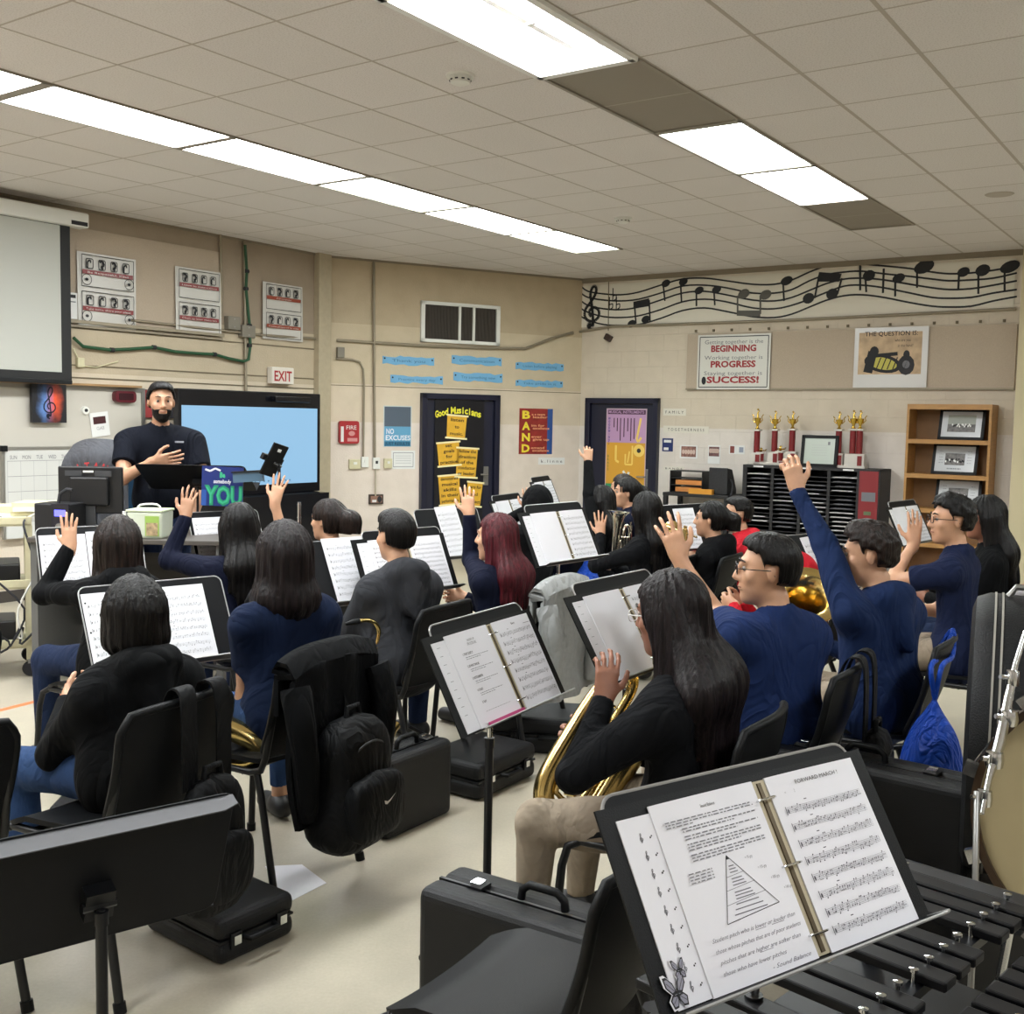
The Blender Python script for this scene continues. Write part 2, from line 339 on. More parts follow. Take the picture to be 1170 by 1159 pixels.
# labels that single each out, by row and order from the corner of the room
LAB = {(0, 6): 'dim short-looking ceiling light ending the long left row nearest the room corner', (0, 4): 'white lit ceiling light second from the corner end of the left row',
       (0, 2): 'slightly greenish ceiling light third from the corner end of the left row', (0, 0): 'bright ceiling light fourth from the corner end of the left row',
       (0, -2): 'bright ceiling light, longest fully visible one of the left row', (0, -4): 'bright ceiling light cut by the left edge of the photo',
       (5, 6): 'unlit grey ceiling light panel at the corner end of the right row', (5, 4): 'bright white ceiling light between dim panel and greenish light in the right row',
       (5, 2): 'greenish lit ceiling light next to the large unlit panel in the right row', (5, 0): 'large unlit grey ceiling light panel beside the open tube fixture',
       (5, -2): 'open ceiling light fixture with bare fluorescent tubes at the top of the photo'}
for v1, L_ in rows:
    for u0, u1, k in L_:
        c = (gp(u0, v1 - 1) + gp(u1, v1)) / 2
        lab = LAB.get((v1, u0), 'lit ceiling light out of view behind the camera')
        t = thing('ceiling_light', lab, 'ceiling light', c, YAW, group='ceiling lights behind the camera' if (v1, u0) not in LAB else 'fluorescent ceiling lights')
        Lx, Ly = (u1 - u0) * UT, VT; e = .03 if (v1, u0) not in ((0, -4),) else .05
        f = MB()
        if k == 3:
            for sy in (-1, 1): f.box((0, sy * (Ly / 2 - .02), -.008), (Lx - .02, .04, .03), REFL)
            for sx in (-1, 1): f.box((sx * (Lx / 2 - .025), 0, -.008), (.05, Ly - .02, .03), REFL)
            f.build('frame', t)
            r_ = MB(); r_.box((0, 0, .1), (Lx - .04, Ly - .04, .01), REFL)
            for sy in (-1, 1): r_.box((0, sy * (Ly / 2 - .03), .05), (Lx - .05, .012, .1), REFL)
            for sx in (-1, 1): r_.box((sx * (Lx / 2 - .03), 0, .05), (.012, Ly - .05, .1), REFL)
            r_.prism([(-.05, .095), (.05, .095), (.02, .05), (-.02, .05)], -Lx / 2 + .05, Lx / 2 - .05, REFL)
            o = r_.build('reflector', t)
            me = o.data
            # ballast prism runs along local x: rotate those verts (last 8)
            for vtx in me.vertices[-8:]: vtx.co = Vector((vtx.co.y, vtx.co.x, vtx.co.z))
            me.flip_normals()
            for y in (-.21, -.1, .1, .21):
                q = MB(); pts = [(-Lx / 2 + .07, y, .06), (Lx / 2 - .07, y, .06)]; q.tube(pts, .016, TUBE, n=10); q.build('tube', t, smooth=40)
                for sx in (-1, 1): q = MB(); q.tube([(sx * (Lx / 2 - .07), y, .06), (sx * (Lx / 2 - .045), y, .06)], .018, STEEL); q.box((sx * (Lx / 2 - .04), y, .07), (.012, .03, .05), REFL); q.build('lamp_holder', t)
        else:
            for sy in (-1, 1): f.box((0, sy * (Ly / 2 - .011), 0), (Lx - .01, .022, .02), FRAMEM)
            for sx in (-1, 1): f.box((sx * (Lx / 2 - e / 2), 0, 0), (e, Ly - .01, .02), FRAMEM)
            f.build('frame', t)
            q = MB(); q.box((0, 0, .004), (Lx - .03, Ly - .03, .008), {1: DIFF, 2: DIFF2, 0: OFFM}[k]); q.build('diffuser', t)
# smoke detectors / sprinkler on the ceiling
def ceilpt(x, y): p = atz(x, y, CEIL); return p
for x, y, lab, big in ((526, 86, 'white smoke detector beside the open tube ceiling light', 1), (712, 249, 'small round ceiling speaker vent between the two light rows', 0)):
    p = ceilpt(x, y); t = thing('smoke_detector', lab, 'smoke detector', (p.x, p.y, CEIL))
    q = MB(); q.lathe([(0, -.012), (.075, -.012), (.08, 0)], WHITE, n=24); q.build('base', t, smooth=40)
    q = MB(); q.lathe([(0, -.052), (.03, -.052), (.052, -.042), (.058, -.014), (.058, -.012)], WHITE, n=24)
    q.build('head', t, smooth=40)
    q = MB(); 
    for k in range(10):
        a = k * .628; q.box((.058 * math.cos(a), .058 * math.sin(a), -.03), (.004, .016, .006), INK, rot=(0, 0, a))
    q.build('vent', t)
p = ceilpt(1142, 222); t = thing('air_vent', 'faint round vent in the ceiling at far right', 'vent', (p.x, p.y, CEIL)); q = MB(); q.lathe([(0, -.006), (.1, -.006), (.11, 0)], TBAR, n=24); q.build('plate', t)
# ceiling edge moulding
def trimbar(name, W, z, h, d, m, u0=0, u1=None):
    b = MB(); u1 = W.L if u1 is None else u1; b.box(((u0 + u1) / 2, -d / 2, z), (u1 - u0, d, h), m); o = struct(b, name); o.location = W.A; o.rotation_euler = (0, 0, W.rz)
TRM = M('ceiling_angle', '#857a68', rough=.7)
trimbar('trim_2', WR, CEIL - .03, .06, .03, TRM); trimbar('trim_3', WM, CEIL - .012, .024, .02, TRM); trimbar('trim_4', WL, CEIL - .012, .024, .02, TRM)
BB = M('baseboard', '#3a3430', rough=.6)
trimbar('baseboard_left', WL, .05, .1, .012, BB)
# ------- wall helpers -------
def wthing(W, name, label, cat, x0, y0, x1, y1, off=0, group=None):
    """root at the centre of the item on the wall; returns root, width, height"""
    cx, cy = (x0 + x1) / 2, (y0 + y1) / 2
    a, b_ = W.sz(x0, cy, off), W.sz(x1, cy, off); c = W.sz(cx, cy, off); t_, d_ = W.sz(cx, y0, off), W.sz(cx, y1, off)
    wd = abs(b_[0] - a[0]); ht = abs(t_[1] - d_[1]); loc = W.at((a[0] + b_[0]) / 2, (t_[1] + d_[1]) / 2, off)
    return thing(name, label, cat, loc, W.rz, group), wd, ht
def wline(W, name, label, pts, r, m, cat='pipe', off=.03, kind=None):
    b = MB(); ps = [W.hit(x, y, off) for x, y in pts]; root = thing(name, label, cat, ps[0])
    b.tube(ps, r, m, n=8); b.build('run', root, smooth=50, world=True); return root
# horizontal joint lines / mouldings on left and back wall (paint ledges)
LEDGE = M('ledge_paint', '#a0947b', rough=.7)
def ledge(name, W, xy, h=.018, u0=0, u1=None, d=.008, m=None):
    z = W.sz(*xy)[1]; trimbar(name, W, z, h, d, m or LEDGE, u0, u1)
DARKJ = M('joint_dark', '#6e634f', rough=.8)
ledge('trim_5', WM, (500, 444), h=.008, d=.006, m=DARKJ)
for i, (x, y) in enumerate([(200, 385), (200, 424), (200, 437)]): ledge('trim_%d' % (6 + i), WL, (x, y), h=.012, d=.008, m=DARKJ, u0=5)
# pilaster where left wall meets back wall and column on right wall
b = MB(); b.box((WL.L - .11, -.04, CEIL / 2), (.2, .08, CEIL), M('pilaster_paint', '#b0a48c', rough=.7, noise=.05)); o = struct(b, 'trim_9'); o.location = WL.A; o.rotation_euler = (0, 0, WL.rz)
u = WR.sz(1163, 400, .3)[0]; b = MB(); b.box((u + .25, -.15, CEIL / 2), (.5, .3, CEIL), M('column_paint', '#c4b998', rough=.7)); o = struct(b, 'trim_10'); o.location = WR.A; o.rotation_euler = (0, 0, WR.rz)
# ================= WALL ITEMS =================
def panel(W, name, label, cat, x0, y0, x1, y1, m, th=.012, off=0, group=None, part='sheet', bevel=0):
    t, wd, ht = wthing(W, name, label, cat, x0, y0, x1, y1, off, group)
    b = MB(); b.box((0, -th / 2, 0), (wd, th, ht), m); return t, wd, ht, b, -th - .0012
# ---- left wall: tack panel, rails
t, wd, ht, b, y = panel(WL, 'tack_board', 'long brown tack panel high on the left wall behind the rule posters', 'tack board', 60, 272, 252, 372, TACK, .015)
b.build('panel', t)
b = MB(); b.box((0, -.03, -ht / 2 - .02), (wd, .06, .03), CONDUIT); b.box((0, -.02, -ht / 2 - .06), (wd, .03, .02), CONDUIT); b.build('rail', t)
# ---- projector screen
t, wd, ht = wthing(WL, 'projector_screen', 'pull-down projector screen in white housing at upper left', 'projector screen', -150, 262, 97, 440, .22)
hw = wd / 2
def lx(W, t, x, y, off): # local coords of a pixel on plane offset off
    p = W.hit(x, y, off); q = p - Vector(t.location); return q.dot(W.r), q.z
xr, zt = lx(WL, t, 97, 262, .22); xs, zs0 = lx(WL, t, 80, 280, .22); xs, zs1 = lx(WL, t, 82, 437, .22)
b = MB(); b.prism([(-hw, zt + .13), (xr, zt + .13), (xr, zt), (-hw, zt)], -.07, .07, WHITE); b.build('housing', t, bevel=.015)
b = MB(); b.box((xr - .1, -.0715, zt + .03), (.16, .004, .035), INK); b.build('vent_slot', t)
b = MB(); b.box(((xs - hw) / 2, 0, (zt + zs1) / 2), (xs + hw, .004, zt - zs1), M('screen_border', '#0e0e10', rough=.6)); b.build('border', t)
b = MB(); b.box(((xs - hw) / 2 - .05, -.004, (zt + zs1) / 2 + .04), (xs + hw - .1, .003, zt - zs1 - .09), M('screen_fabric', '#b3b4ad', rough=.8)); b.build('fabric', t)
b = MB(); b.box(((xs - hw) / 2, 0, zs1), (xs + hw, .03, .04), BLACKM); b.build('weight_bar', t, bevel=.008)
# ---- rule posters with drawings
SGN = M('poster_white', '#c9c6c0', rough=.3, spec=.5); SGR = M('poster_red', '#7e2a2c', rough=.35); SGR2 = M('poster_rust', '#8e3f2a', rough=.35)
def rule_poster(label, x0, y0, x1, y1, words, red, seed):
    t, wd, ht = wthing(WL, 'rules_poster', label, 'poster', x0, y0, x1, y1, .03)
    # slightly curled sheet
    b = MB(); b.grid(lambda u, v: ((u - .5) * wd, -.012 * math.sin(u * 5 + seed) * (1 - v) - .004, (v - .5) * ht), 10, 8, SGN, .002)
    Y = -.022; rnd = random.Random(seed)
    for h in range(2):
        z0 = ht * (.25 if h == 0 else -.25); hh = ht * .43
        b.line([(-wd * .44, z0 - hh / 2), (wd * .44, z0 - hh / 2), (wd * .44, z0 + hh / 2), (-wd * .44, z0 + hh / 2), (-wd * .44, z0 - hh / 2)], .006, Y, INK)
        b.rect(-wd * .43, z0 - ht * .045, wd * .43, z0 + ht * .015, Y, red)
        b.text(words[h], 0, z0 - ht * .032, ht * .028, Y - .001, SGN, w=wd * .76)
        for k in range(4):
            x = wd * (-.31 + .205 * k); z = z0 + ht * .1; r = wd * .07
            b.line(rrect(r * 1.6, r * 2, r * .3, 3, x, z) + rrect(r * 1.6, r * 2, r * .3, 3, x, z)[:1], .008, Y, INK)
            if rnd.random() < .5: b.line([(x - r * .5, z - r), (x - r * .5, z + r * .3), (x - r * .1, z + r * .7), (x + r * .3, z + r * .5)], .016, Y, INK)
            else: b.line([(x - r * .6, z + r * .6), (x + r * .2, z + r * .8), (x + r * .5, z), (x - r * .2, z - r * .5), (x + r * .3, z - r * .8)], .02, Y, INK)
            b.disc(x + r * .2, z + r * .3, r * .2, r * .2, Y, INK, 6)
        if x1 - x0 > 60:
            for sx in (-1, 1):
                c = [(sx * wd * .36 + .05 * math.cos(a), z0 - ht * .12 + .05 * math.sin(a)) for a in [i * .524 for i in range(13)]]; b.line(c, .006, Y, INK); b.disc(sx * wd * .36, z0 - ht * .12, .02, .015, Y, INK, 6)
    b.build('printed_sheet', t)
rule_poster('glossy white and red rules poster nearest the projector screen', 88, 292, 155, 374, ['Be Respectful, Kind', 'Take turns, share your place'], SGR, 1)
rule_poster('white and red rules poster in the middle, left of the green cable', 200, 308, 252, 382, ['Listen to instructions', 'Clean up your materials'], SGR, 2)
rule_poster('smaller white and rust rules poster right of the green cable', 300, 325, 345, 389, ['Participate', 'Come prepared to class'], SGR2, 3)
t, wd, ht, b, y = panel(WL, 'notice_sheet', 'white notice sheet half hidden by the projector screen', 'notice', 70, 334, 88, 364, PAPER2, .004, .035)
b.rect(-wd * .1, .07, wd * .4, .1, y, INK); b.rect(-wd * .1, .03, wd * .4, .04, y, GREYINK); b.build('printed_sheet', t)
# ---- conduits on the left wall
def pipe_y(W, x, z): return None
wline(WL, 'conduit', 'thin vertical conduit dropping to a grey box left of the green cable', [(252, 262), (253, 362)], .014, CONDUIT)
wline(WL, 'conduit', 'long horizontal conduit crossing behind the rule posters', [(150, 366), (300, 383), (371, 388)], .014, CONDUIT)
wline(WL, 'conduit', 'vertical conduit beside the green cable on the left wall', [(279, 275), (281, 452)], .016, CONDUIT)
wline(WL, 'conduit', 'vertical conduit on the left wall right of the rust poster', [(370, 290), (371, 403)], .014, CONDUIT)
for x0, y0, x1, y1, lab in ((256, 362, 270, 377, 'grey junction box at the end of the thin conduit'), (272, 372, 287, 386, 'grey junction box crossed by the green cable')):
    t, wd, ht, b, y = panel(WL, 'junction_box', lab, 'electrical box', x0, y0, x1, y1, M('box_grey', '#7a7468', rough=.5), .07); b.build('box', t, bevel=.006)
    b = MB(); b.disc(0, ht * .3, .008, .008, y, STEEL, 8); b.disc(0, -ht * .3, .008, .008, y, STEEL, 8); b.build('screw', t)
GREEN = M('green_cable', '#1c4a2c', rough=.6)
root = wline(WL, 'green_cable', 'green cable draped along the left wall and rising to the ceiling', [(84, 386), (95, 396), (125, 400), (150, 399), (176, 397), (200, 402), (225, 404), (245, 405), (262, 410), (278, 413), (284, 411), (286, 395), (285, 370), (283, 350), (281, 330), (282, 310), (280, 280)], .016, GREEN, 'cable', .05)
b = MB()
for x, y in ((128, 400), (176, 397), (245, 405), (281, 330), (282, 310), (285, 372), (285, 395)):
    p = WL.hit(x, y, .05); b.tube([p - WL.r * .02, p + WL.r * .02], .022, INK)
b.build('cable_tie', root, world=True)
wline(WL, 'thin_wire', 'thin cream wire sagging beside the projector screen', [(84, 398), (90, 412), (96, 418), (110, 420), (135, 413)], .006, CREAM, 'cable', .02)
t, wd, ht, b, y = panel(WL, 'wall_socket', 'small cream socket by the projector screen edge', 'socket', 86, 409, 94, 420, CREAM, .04); b.build('plate', t, bevel=.005)
# ---- whiteboards
WB = M('whiteboard', '#bfbab0', rough=.35, noise=.02, nscale=2); ALU = M('aluminium', '#a5a39d', rough=.35, metal=.8)
t, wd, ht = wthing(WL, 'whiteboard', 'large whiteboard behind the teacher under the projector screen', 'whiteboard', -150, 440, 162, 600, 0)
b = MB(); b.box((0, -.01, 0), (wd, .02, ht), WB); b.build('panel', t)
b = MB()
for s in (-1, 1): b.box((s * wd / 2, -.015, 0), (.04, .04, ht + .04), ALU); b.box((0, -.015, s * ht / 2), (wd, .04, .04), ALU)
b.build('frame', t)
b = MB(); b.box((wd * .1, -.05, ht / 2 + .03), (wd * .75, .1, .02), M('ledge_wood', '#9b7a52', rough=.6)); b.build('top_rail', t)
t, wd, ht = wthing(WL, 'calendar_board', 'small white dry-erase calendar board leaning at the lower left', 'whiteboard', 3, 512, 112, 612, .06)
b = MB(); b.box((0, -.008, 0), (wd, .016, ht), M('calendar_white', '#c8c8c4', rough=.3))
for k in range(5): b.line([(-wd * .46, ht * (.36 - .17 * k)), (wd * .46, ht * (.36 - .17 * k))], .003, -.018, GREYINK)
for k in range(8): b.line([(-wd * .46 + wd * .92 * k / 7, ht * .36), (-wd * .46 + wd * .92 * k / 7, -ht * .32)], .003, -.018, M('pale_line', '#a5a6a8', rough=.7))
for k in range(7): b.text(['SUN', 'MON', 'TUE', 'WED', 'THU', 'FRI', 'SAT'][k], -wd * .4 + wd * .92 * k / 7, ht * .38, .035, -.018, GREYINK)
b.build('panel', t)
b = MB(); b.box((0, -.01, ht / 2), (wd, .03, .025), ALU)
for s in (-1, 1): b.box((s * wd / 2, -.01, 0), (.025, .03, ht), ALU)
b.build('frame', t); b = MB(); b.box((-wd / 2, -.02, ht / 2), (.06, .04, .05), BLACKP); b.build('corner_clip', t)
# ---- fire and ice clef picture
def paintmat():
    m = bpy.data.materials.new('fire_ice_paint'); m.use_nodes = True; nt = m.node_tree; bs = nt.nodes['Principled BSDF']; N, L = nt.nodes.new, nt.links.new; bs.inputs['Roughness'].default_value = .4
    tc = N('ShaderNodeTexCoord'); sp = N('ShaderNodeSeparateXYZ'); L(tc.outputs['Object'], sp.inputs[0])
    side = N('ShaderNodeMapRange'); side.inputs['From Min'].default_value = -.04; side.inputs['From Max'].default_value = .05; L(sp.outputs['X'], side.inputs['Value'])
    cm = N('ShaderNodeMix'); cm.data_type = 'RGBA'; cm.inputs['A'].default_value = (*srgb('#5f86c4'), 1); cm.inputs['B'].default_value = (*srgb('#e0532f'), 1); L(side.outputs[0], cm.inputs['Factor'])
    n = N('ShaderNodeTexNoise'); n.inputs['Scale'].default_value = 7; n.inputs['Detail'].default_value = 6; L(tc.outputs['Object'], n.inputs['Vector'])
    mp = N('ShaderNodeMapping'); mp.inputs['Scale'].default_value = (5.2, 0, 3.1); L(tc.outputs['Object'], mp.inputs[0]); ln = N('ShaderNodeVectorMath'); ln.operation = 'LENGTH'; L(mp.outputs[0], ln.inputs[0])
    sb = N('ShaderNodeMath'); sb.operation = 'SUBTRACT'; sb.inputs[0].default_value = 1.05; L(ln.outputs['Value'], sb.inputs[1]); ml = N('ShaderNodeMath'); ml.operation = 'MULTIPLY'; L(sb.outputs[0], ml.inputs[0]); L(n.outputs['Fac'], ml.inputs[1])
    r = N('ShaderNodeValToRGB'); r.color_ramp.elements[0].position = .16; r.color_ramp.elements[1].position = .42; L(ml.outputs[0], r.inputs[0])
    mx = N('ShaderNodeMix'); mx.data_type = 'RGBA'; mx.inputs['A'].default_value = (.008, .008, .012, 1); L(r.outputs[0], mx.inputs['Factor']); L(cm.outputs['Result'], mx.inputs['B']); L(mx.outputs['Result'], bs.inputs['Base Color']); return m
t, wd, ht = wthing(WL, 'canvas_picture', 'dark canvas with a blue and orange flaming treble clef under the projector screen', 'picture', 34, 438, 73, 483, .05)
b = MB(); b.box((0, -.02, 0), (wd, .04, ht), paintmat()); b.build('canvas', t)
def clef(b, x, z, h, y, m, w=.06):
    s = h; P = [(.0, -.5), (-.09, -.46), (-.1, -.38), (-.03, -.36), (.03, -.42), (.02, -.2), (-.02, .1), (-.06, .3), (-.02, .45), (.05, .5), (.1, .42), (.06, .28), (-.06, .12), (-.18, -.02), (-.2, -.18), (-.1, -.29), (.06, -.3), (.18, -.2), (.17, -.06), (.06, .01), (-.05, -.03), (-.08, -.12), (-.02, -.2)]
    # smooth it
    Q = []
    for i in range(len(P) - 1):
        p0, p1, p2, p3 = P[max(i - 1, 0)], P[i], P[i + 1], P[min(i + 2, len(P) - 1)]
        for k in range(4):
            q = k / 4; Q.append(tuple(.5 * ((2 * p1[j]) + (-p0[j] + p2[j]) * q + (2 * p0[j] - 5 * p1[j] + 4 * p2[j] - p3[j]) * q * q + (-p0[j] + 3 * p1[j] - 3 * p2[j] + p3[j]) * q ** 3) for j in (0, 1)))
    Q.append(P[-1]); b.line([(x + a * s, z + c * s) for a, c in Q], w * s, y, m); b.disc(x - .06 * s, z - .42 * s, .045 * s, .045 * s, y, m, 8)
b = MB(); clef(b, 0, 0, ht * .8, -.043, M('clef_dark', '#0c1226', rough=.4), .045); b.build('clef', t)
# ---- small wall devices
t, wd, ht = wthing(WL, 'digital_clock', 'dark red rounded digital clock high on the whiteboard', 'clock', 130, 447, 154, 460, .05)
b = MB(); b.prism(rrect(wd, ht, ht * .35), -.03, .03, M('clock_red', '#5a1420', rough=.35)); b.build('case', t, bevel=.004)
b = MB(); b.prism(rrect(wd * .68, ht * .6, ht * .1), -.035, -.03, M('clock_face', '#3a2024', rough=.2)); b.build('display', t)
t, wd, ht = wthing(WL, 'notice_sheet', 'tilted white sheet with a dark red block pinned on the whiteboard', 'notice', 101, 470, 127, 500, .03)
t.rotation_euler = (0, 0, WL.rz)
b = MB(); b.T = Matrix.Rotation(-.12, 4, 'Y'); b.box((0, 0, 0), (wd * .8, .004, ht * .92), PAPER2); b.rect(-wd * .28, ht * .02, wd * .27, ht * .3, -.004, M('dark_red', '#3d1014', rough=.6)); b.text('CLASS', 0, -ht * .2, .03, -.004, GREYINK); b.build('printed_sheet', t)
t, wd, ht = wthing(WL, 'wall_camera', 'small white camera mounted on the whiteboard left of the tilted sheet', 'camera', 92, 464, 102, 474, .03)
b = MB(); b.lathe([(0, -.02), (.035, -.02), (.04, .02), (0, .02)], WHITE, axis='y', n=16); b.build('body', t, smooth=40); b = MB(); b.lathe([(0, -.03), (.015, -.028), (.016, -.02)], INK, axis='y', n=12); b.build('lens', t)
# ---- dark bookshelf poster strip behind the teacher
t, wd, ht, b, y = panel(WL, 'notice_board', 'dark notice board with red edge strips behind the teacher', 'notice board', 164, 446, 207, 478, M('board_dark', '#1d1b22', rough=.6), .03)
for s in (-1, 1): b.rect(s * wd * .42 - .04, -ht * .48, s * wd * .42 + .04, ht * .48, y, M('strip_red', '#8f2f30', rough=.6))
for k in range(9): b.rect(-wd * .3 + k * .14, ht * .2, -wd * .3 + k * .14 + .08, ht * .3, y, M('strip_pale', '#b9a58e', rough=.6))
b.build('panel', t)
# ---- exit sign
t, wd, ht = wthing(WL, 'exit_sign', 'white exit sign with red letters above the big display', 'exit sign', 308, 420, 333, 439, .05)
b = MB(); b.box((0, 0, 0), (wd, .08, ht), M('exit_face', '#dcd6cc', rough=.4)); b.build('housing', t, bevel=.008)
b = MB(); b.text('EXIT', 0, -ht * .32, ht * .62, -.042, M('exit_red', '#a51e22', rough=.5), w=wd * .8, bold=.02); b.build('lettering', t, label='red EXIT lettering')
# ---- display on stand
t, wd, ht = wthing(WL, 'flat_screen_display', 'large flat screen display showing a blank pale blue screen', 'display', 204, 447, 366, 566, .55)
z = t.location.z; TVB = M('tv_bezel', '#0c0d12', rough=.25)
b = MB(); b.box((0, .04, 0), (wd, .08, ht), TVB); b.build('bezel', t, bevel=.01)
b = MB(); b.rect(-wd / 2 + .035, -ht / 2 + .1, wd / 2 - .05, ht / 2 - .16, -.002, mat('screen_blue', srgb('#9bcdf2'), emit=.57, rough=.5))
for k in range(9): b.rect(-wd * .0 + k * .06, -ht / 2 + .13, k * .06 + .02, -ht / 2 + .145, -.0035, M('screen_icon', '#4a6a8a'))
b.build('screen', t, label='glowing pale blue screen'); MATS['screen_blue'].node_tree.nodes['Principled BSDF'].inputs['Base Color'].default_value = (.01, .01, .012, 1)
b = MB(); b.box((wd * .25, -.04, ht / 2 - .07), (.5, .08, .06), TVB); b.build('soundbar', t, bevel=.01)
b = MB(); b.box((0, .04, -ht / 2 - .35), (wd * .92, .5, .7), TVB); b.build('cabinet', t)
b = MB()
for s in (-1, 1): b.box((s * wd * .3, .06, -(z + ht / 2 + .7) / 2 - .0), (.08, .08, max(.05, z - ht / 2 - .65)), BLACKM) 
b.build('stand_post', t).location.z = -(ht / 2 + .35) + .0
for o in [x for x in bpy.data.objects if x.name.startswith('stand_post')]: 
    for v in o.data.vertices: pass
b = MB()
for s in (-1, 1): b.box((s * wd * .35, 0, -z + .03), (.08, .9, .06), BLACKM)
b.build('foot', t)
# ================= BACK WALL =================
wline(WM, 'conduit', 'horizontal conduit running under the dark vent on the back wall', [(385, 389), (480, 395), (560, 398), (600, 398.5), (630, 387), (655, 380)], .018, CONDUIT)
wline(WM, 'conduit', 'tall vertical conduit on the back wall left of the vent', [(427, 299), (428, 523)], .016, CONDUIT)
wline(WM, 'conduit', 'bent conduit dropping to the light switches on the back wall', [(384, 410), (402, 411), (411, 414), (415, 422), (416, 440), (415, 522)], .013, CONDUIT)
wline(WM, 'conduit', 'short pale conduit under the thermostat', [(429, 530), (429, 567)], .01, M('wall_pipe', '#b5aa96'))
t, wd, ht, b, y = panel(WM, 'junction_box', 'grey junction box on the pilaster beside the back wall', 'electrical box', 384, 397, 392, 409, M('box_grey', '#7a7468'), .06); b.build('box', t, bevel=.006)
t, wd, ht = wthing(WM, 'wall_vent', 'white framed dark vent grille high on the back wall', 'vent', 480, 347, 570, 393)
b = MB()
for s in (-1, 1): b.box((s * (wd / 2 - .025), -.02, 0), (.05, .04, ht), WHITE); b.box((0, -.02, s * (ht / 2 - .02)), (wd, .04, .04), WHITE)
b.box((-wd * .02, -.02, 0), (.03, .04, ht), WHITE); b.box((wd * .16, -.02, 0), (.03, .04, ht), WHITE); b.build('frame', t)
b = MB(); b.box((0, -.005, 0), (wd - .06, .01, ht - .05), M('vent_dark', '#1b1714', rough=.8)); b.build('backing', t)
b = MB()
for k in range(60):
    x = -wd / 2 + .06 + (wd - .12) * k / 59; b.box((x, -.014, 0), (.007, .012, ht - .06), M('vent_slat', '#4a423a', rough=.6))
b.build('slats', t)
BLUE = M('blue_strip', '#6fa8cf', rough=.7, noise=.06, nscale=5)
strips = [(437, 408, 496, 417, 'top left', 'Thank you'), (446, 430, 506, 438, 'bottom left', 'Practice every day'), (516, 408, 573, 417, 'top middle', 'Communication'), (518, 427, 574, 436, 'bottom middle', 'Try something new'), (589, 415, 644, 423, 'top right', 'Listen before playing'), (589, 435, 643, 442, 'bottom right', 'Take pride in it')]
for x0, y0, x1, y1, w_, tx in strips:
    t, wd, ht = wthing(WM, 'paper_strip', 'long torn-edged blue paper strip, %s of the six on the back wall' % w_, 'paper strip', x0, y0, x1, y1, .004, group='blue paper strips on the back wall')
    rnd = random.Random(x0); n = 12; top = [(wd * (-.5 + i / n), ht / 2 + rnd.uniform(-.012, .012)) for i in range(n + 1)]; bot = [(wd * (.5 - i / n), -ht / 2 + rnd.uniform(-.012, .012)) for i in range(n + 1)]
    b = MB(); b.prism(top + bot, -.004, 0, BLUE); b.text(tx, 0, -ht * .18, ht * .36, -.0055, M('blue_ink', '#3b6a90'), w=wd * .7)
    for s in (-1, 1): b.disc(s * wd * .46, ht * .2, .012, .012, -.0055, INK, 6)
    b.build('strip', t)
# fire alarm, switches, thermostat, papers
t, wd, ht = wthing(WM, 'fire_alarm', 'red fire alarm plate left of the switches on the back wall', 'fire alarm', 386, 481, 409, 507)
b = MB(); b.prism(rrect(wd, ht, .03), -.05, 0, M('alarm_red', '#a12228', rough=.35)); b.build('housing', t, bevel=.006)
b = MB(); b.rect(-wd * .42, -ht * .42, -wd * .28, ht * .25, -.052, PAPER2); b.text('FIRE', wd * .1, ht * .12, .05, -.052, PAPER2, w=wd * .5); b.rect(-wd * .1, -ht * .4, wd * .4, -ht * .25, -.052, M('alarm_pink', '#c98a88')); b.disc(wd * .12, -ht * .05, .04, .03, -.052, M('alarm_pink', '#c98a88')); b.build('printed_face', t)
for x0, y0, x1, y1, nm, lab, cat, mm in ((398, 525, 411, 536, 'switch_plate', 'beige double switch plate left of the conduit ends', 'switch', CREAM), (412, 522, 420, 534, 'switch_box', 'small surface switch box under the bent conduit', 'switch', WHITE), (425, 523, 433, 536, 'thermostat', 'white thermostat box under the tall conduit', 'thermostat', WHITE), (438, 524, 447, 535, 'wall_box', 'square beige wall box right of the thermostat', 'electrical box', CREAM)):
    t, wd, ht, b, y = panel(WM, nm, lab, cat, x0, y0, x1, y1, mm, .04); b.build('plate', t, bevel=.005)
    b = MB(); b.box((0, y - .006, ht * .1), (wd * .3, .01, ht * .25), INK if nm == 'thermostat' else WHITE); b.build('toggle', t)
t, wd, ht, b, y = panel(WM, 'notice_sheet', 'white certificate sheet right of the thermostat', 'notice', 447, 515, 474, 536, PAPER2, .004)
b.line([(-wd * .42, -ht * .38), (wd * .42, -ht * .38), (wd * .42, ht * .38), (-wd * .42, ht * .38), (-wd * .42, -ht * .38)], .006, y, GREYINK)
for k in range(4): b.rect(-wd * .33, ht * (.2 - .13 * k), wd * .33, ht * (.22 - .13 * k), y, M('pale_line', '#a5a6a8'))
b.build('printed_sheet', t)
t, wd, ht, b, y = panel(WM, 'small_picture', 'small framed picture low on the back wall left of the door', 'picture', 421, 565, 437, 576, M('frame_dark', '#33261f', rough=.5), .03)
b.rect(-wd * .4, -ht * .35, wd * .4, ht * .35, y, M('pic_brown', '#8d6a5a')); b.rect(-wd * .3, -ht * .3, 0, -ht * .05, y - .001, PAPER2); b.disc(wd * .22, 0, .03, .04, y - .001, INK); b.build('picture', t)
t, wd, ht, b, y = panel(WM, 'motivation_poster', 'grey and blue NO EXCUSES poster left of the yellow scroll door', 'poster', 438, 464, 470, 511, M('poster_edge', '#b9c4c6', rough=.4), .004)
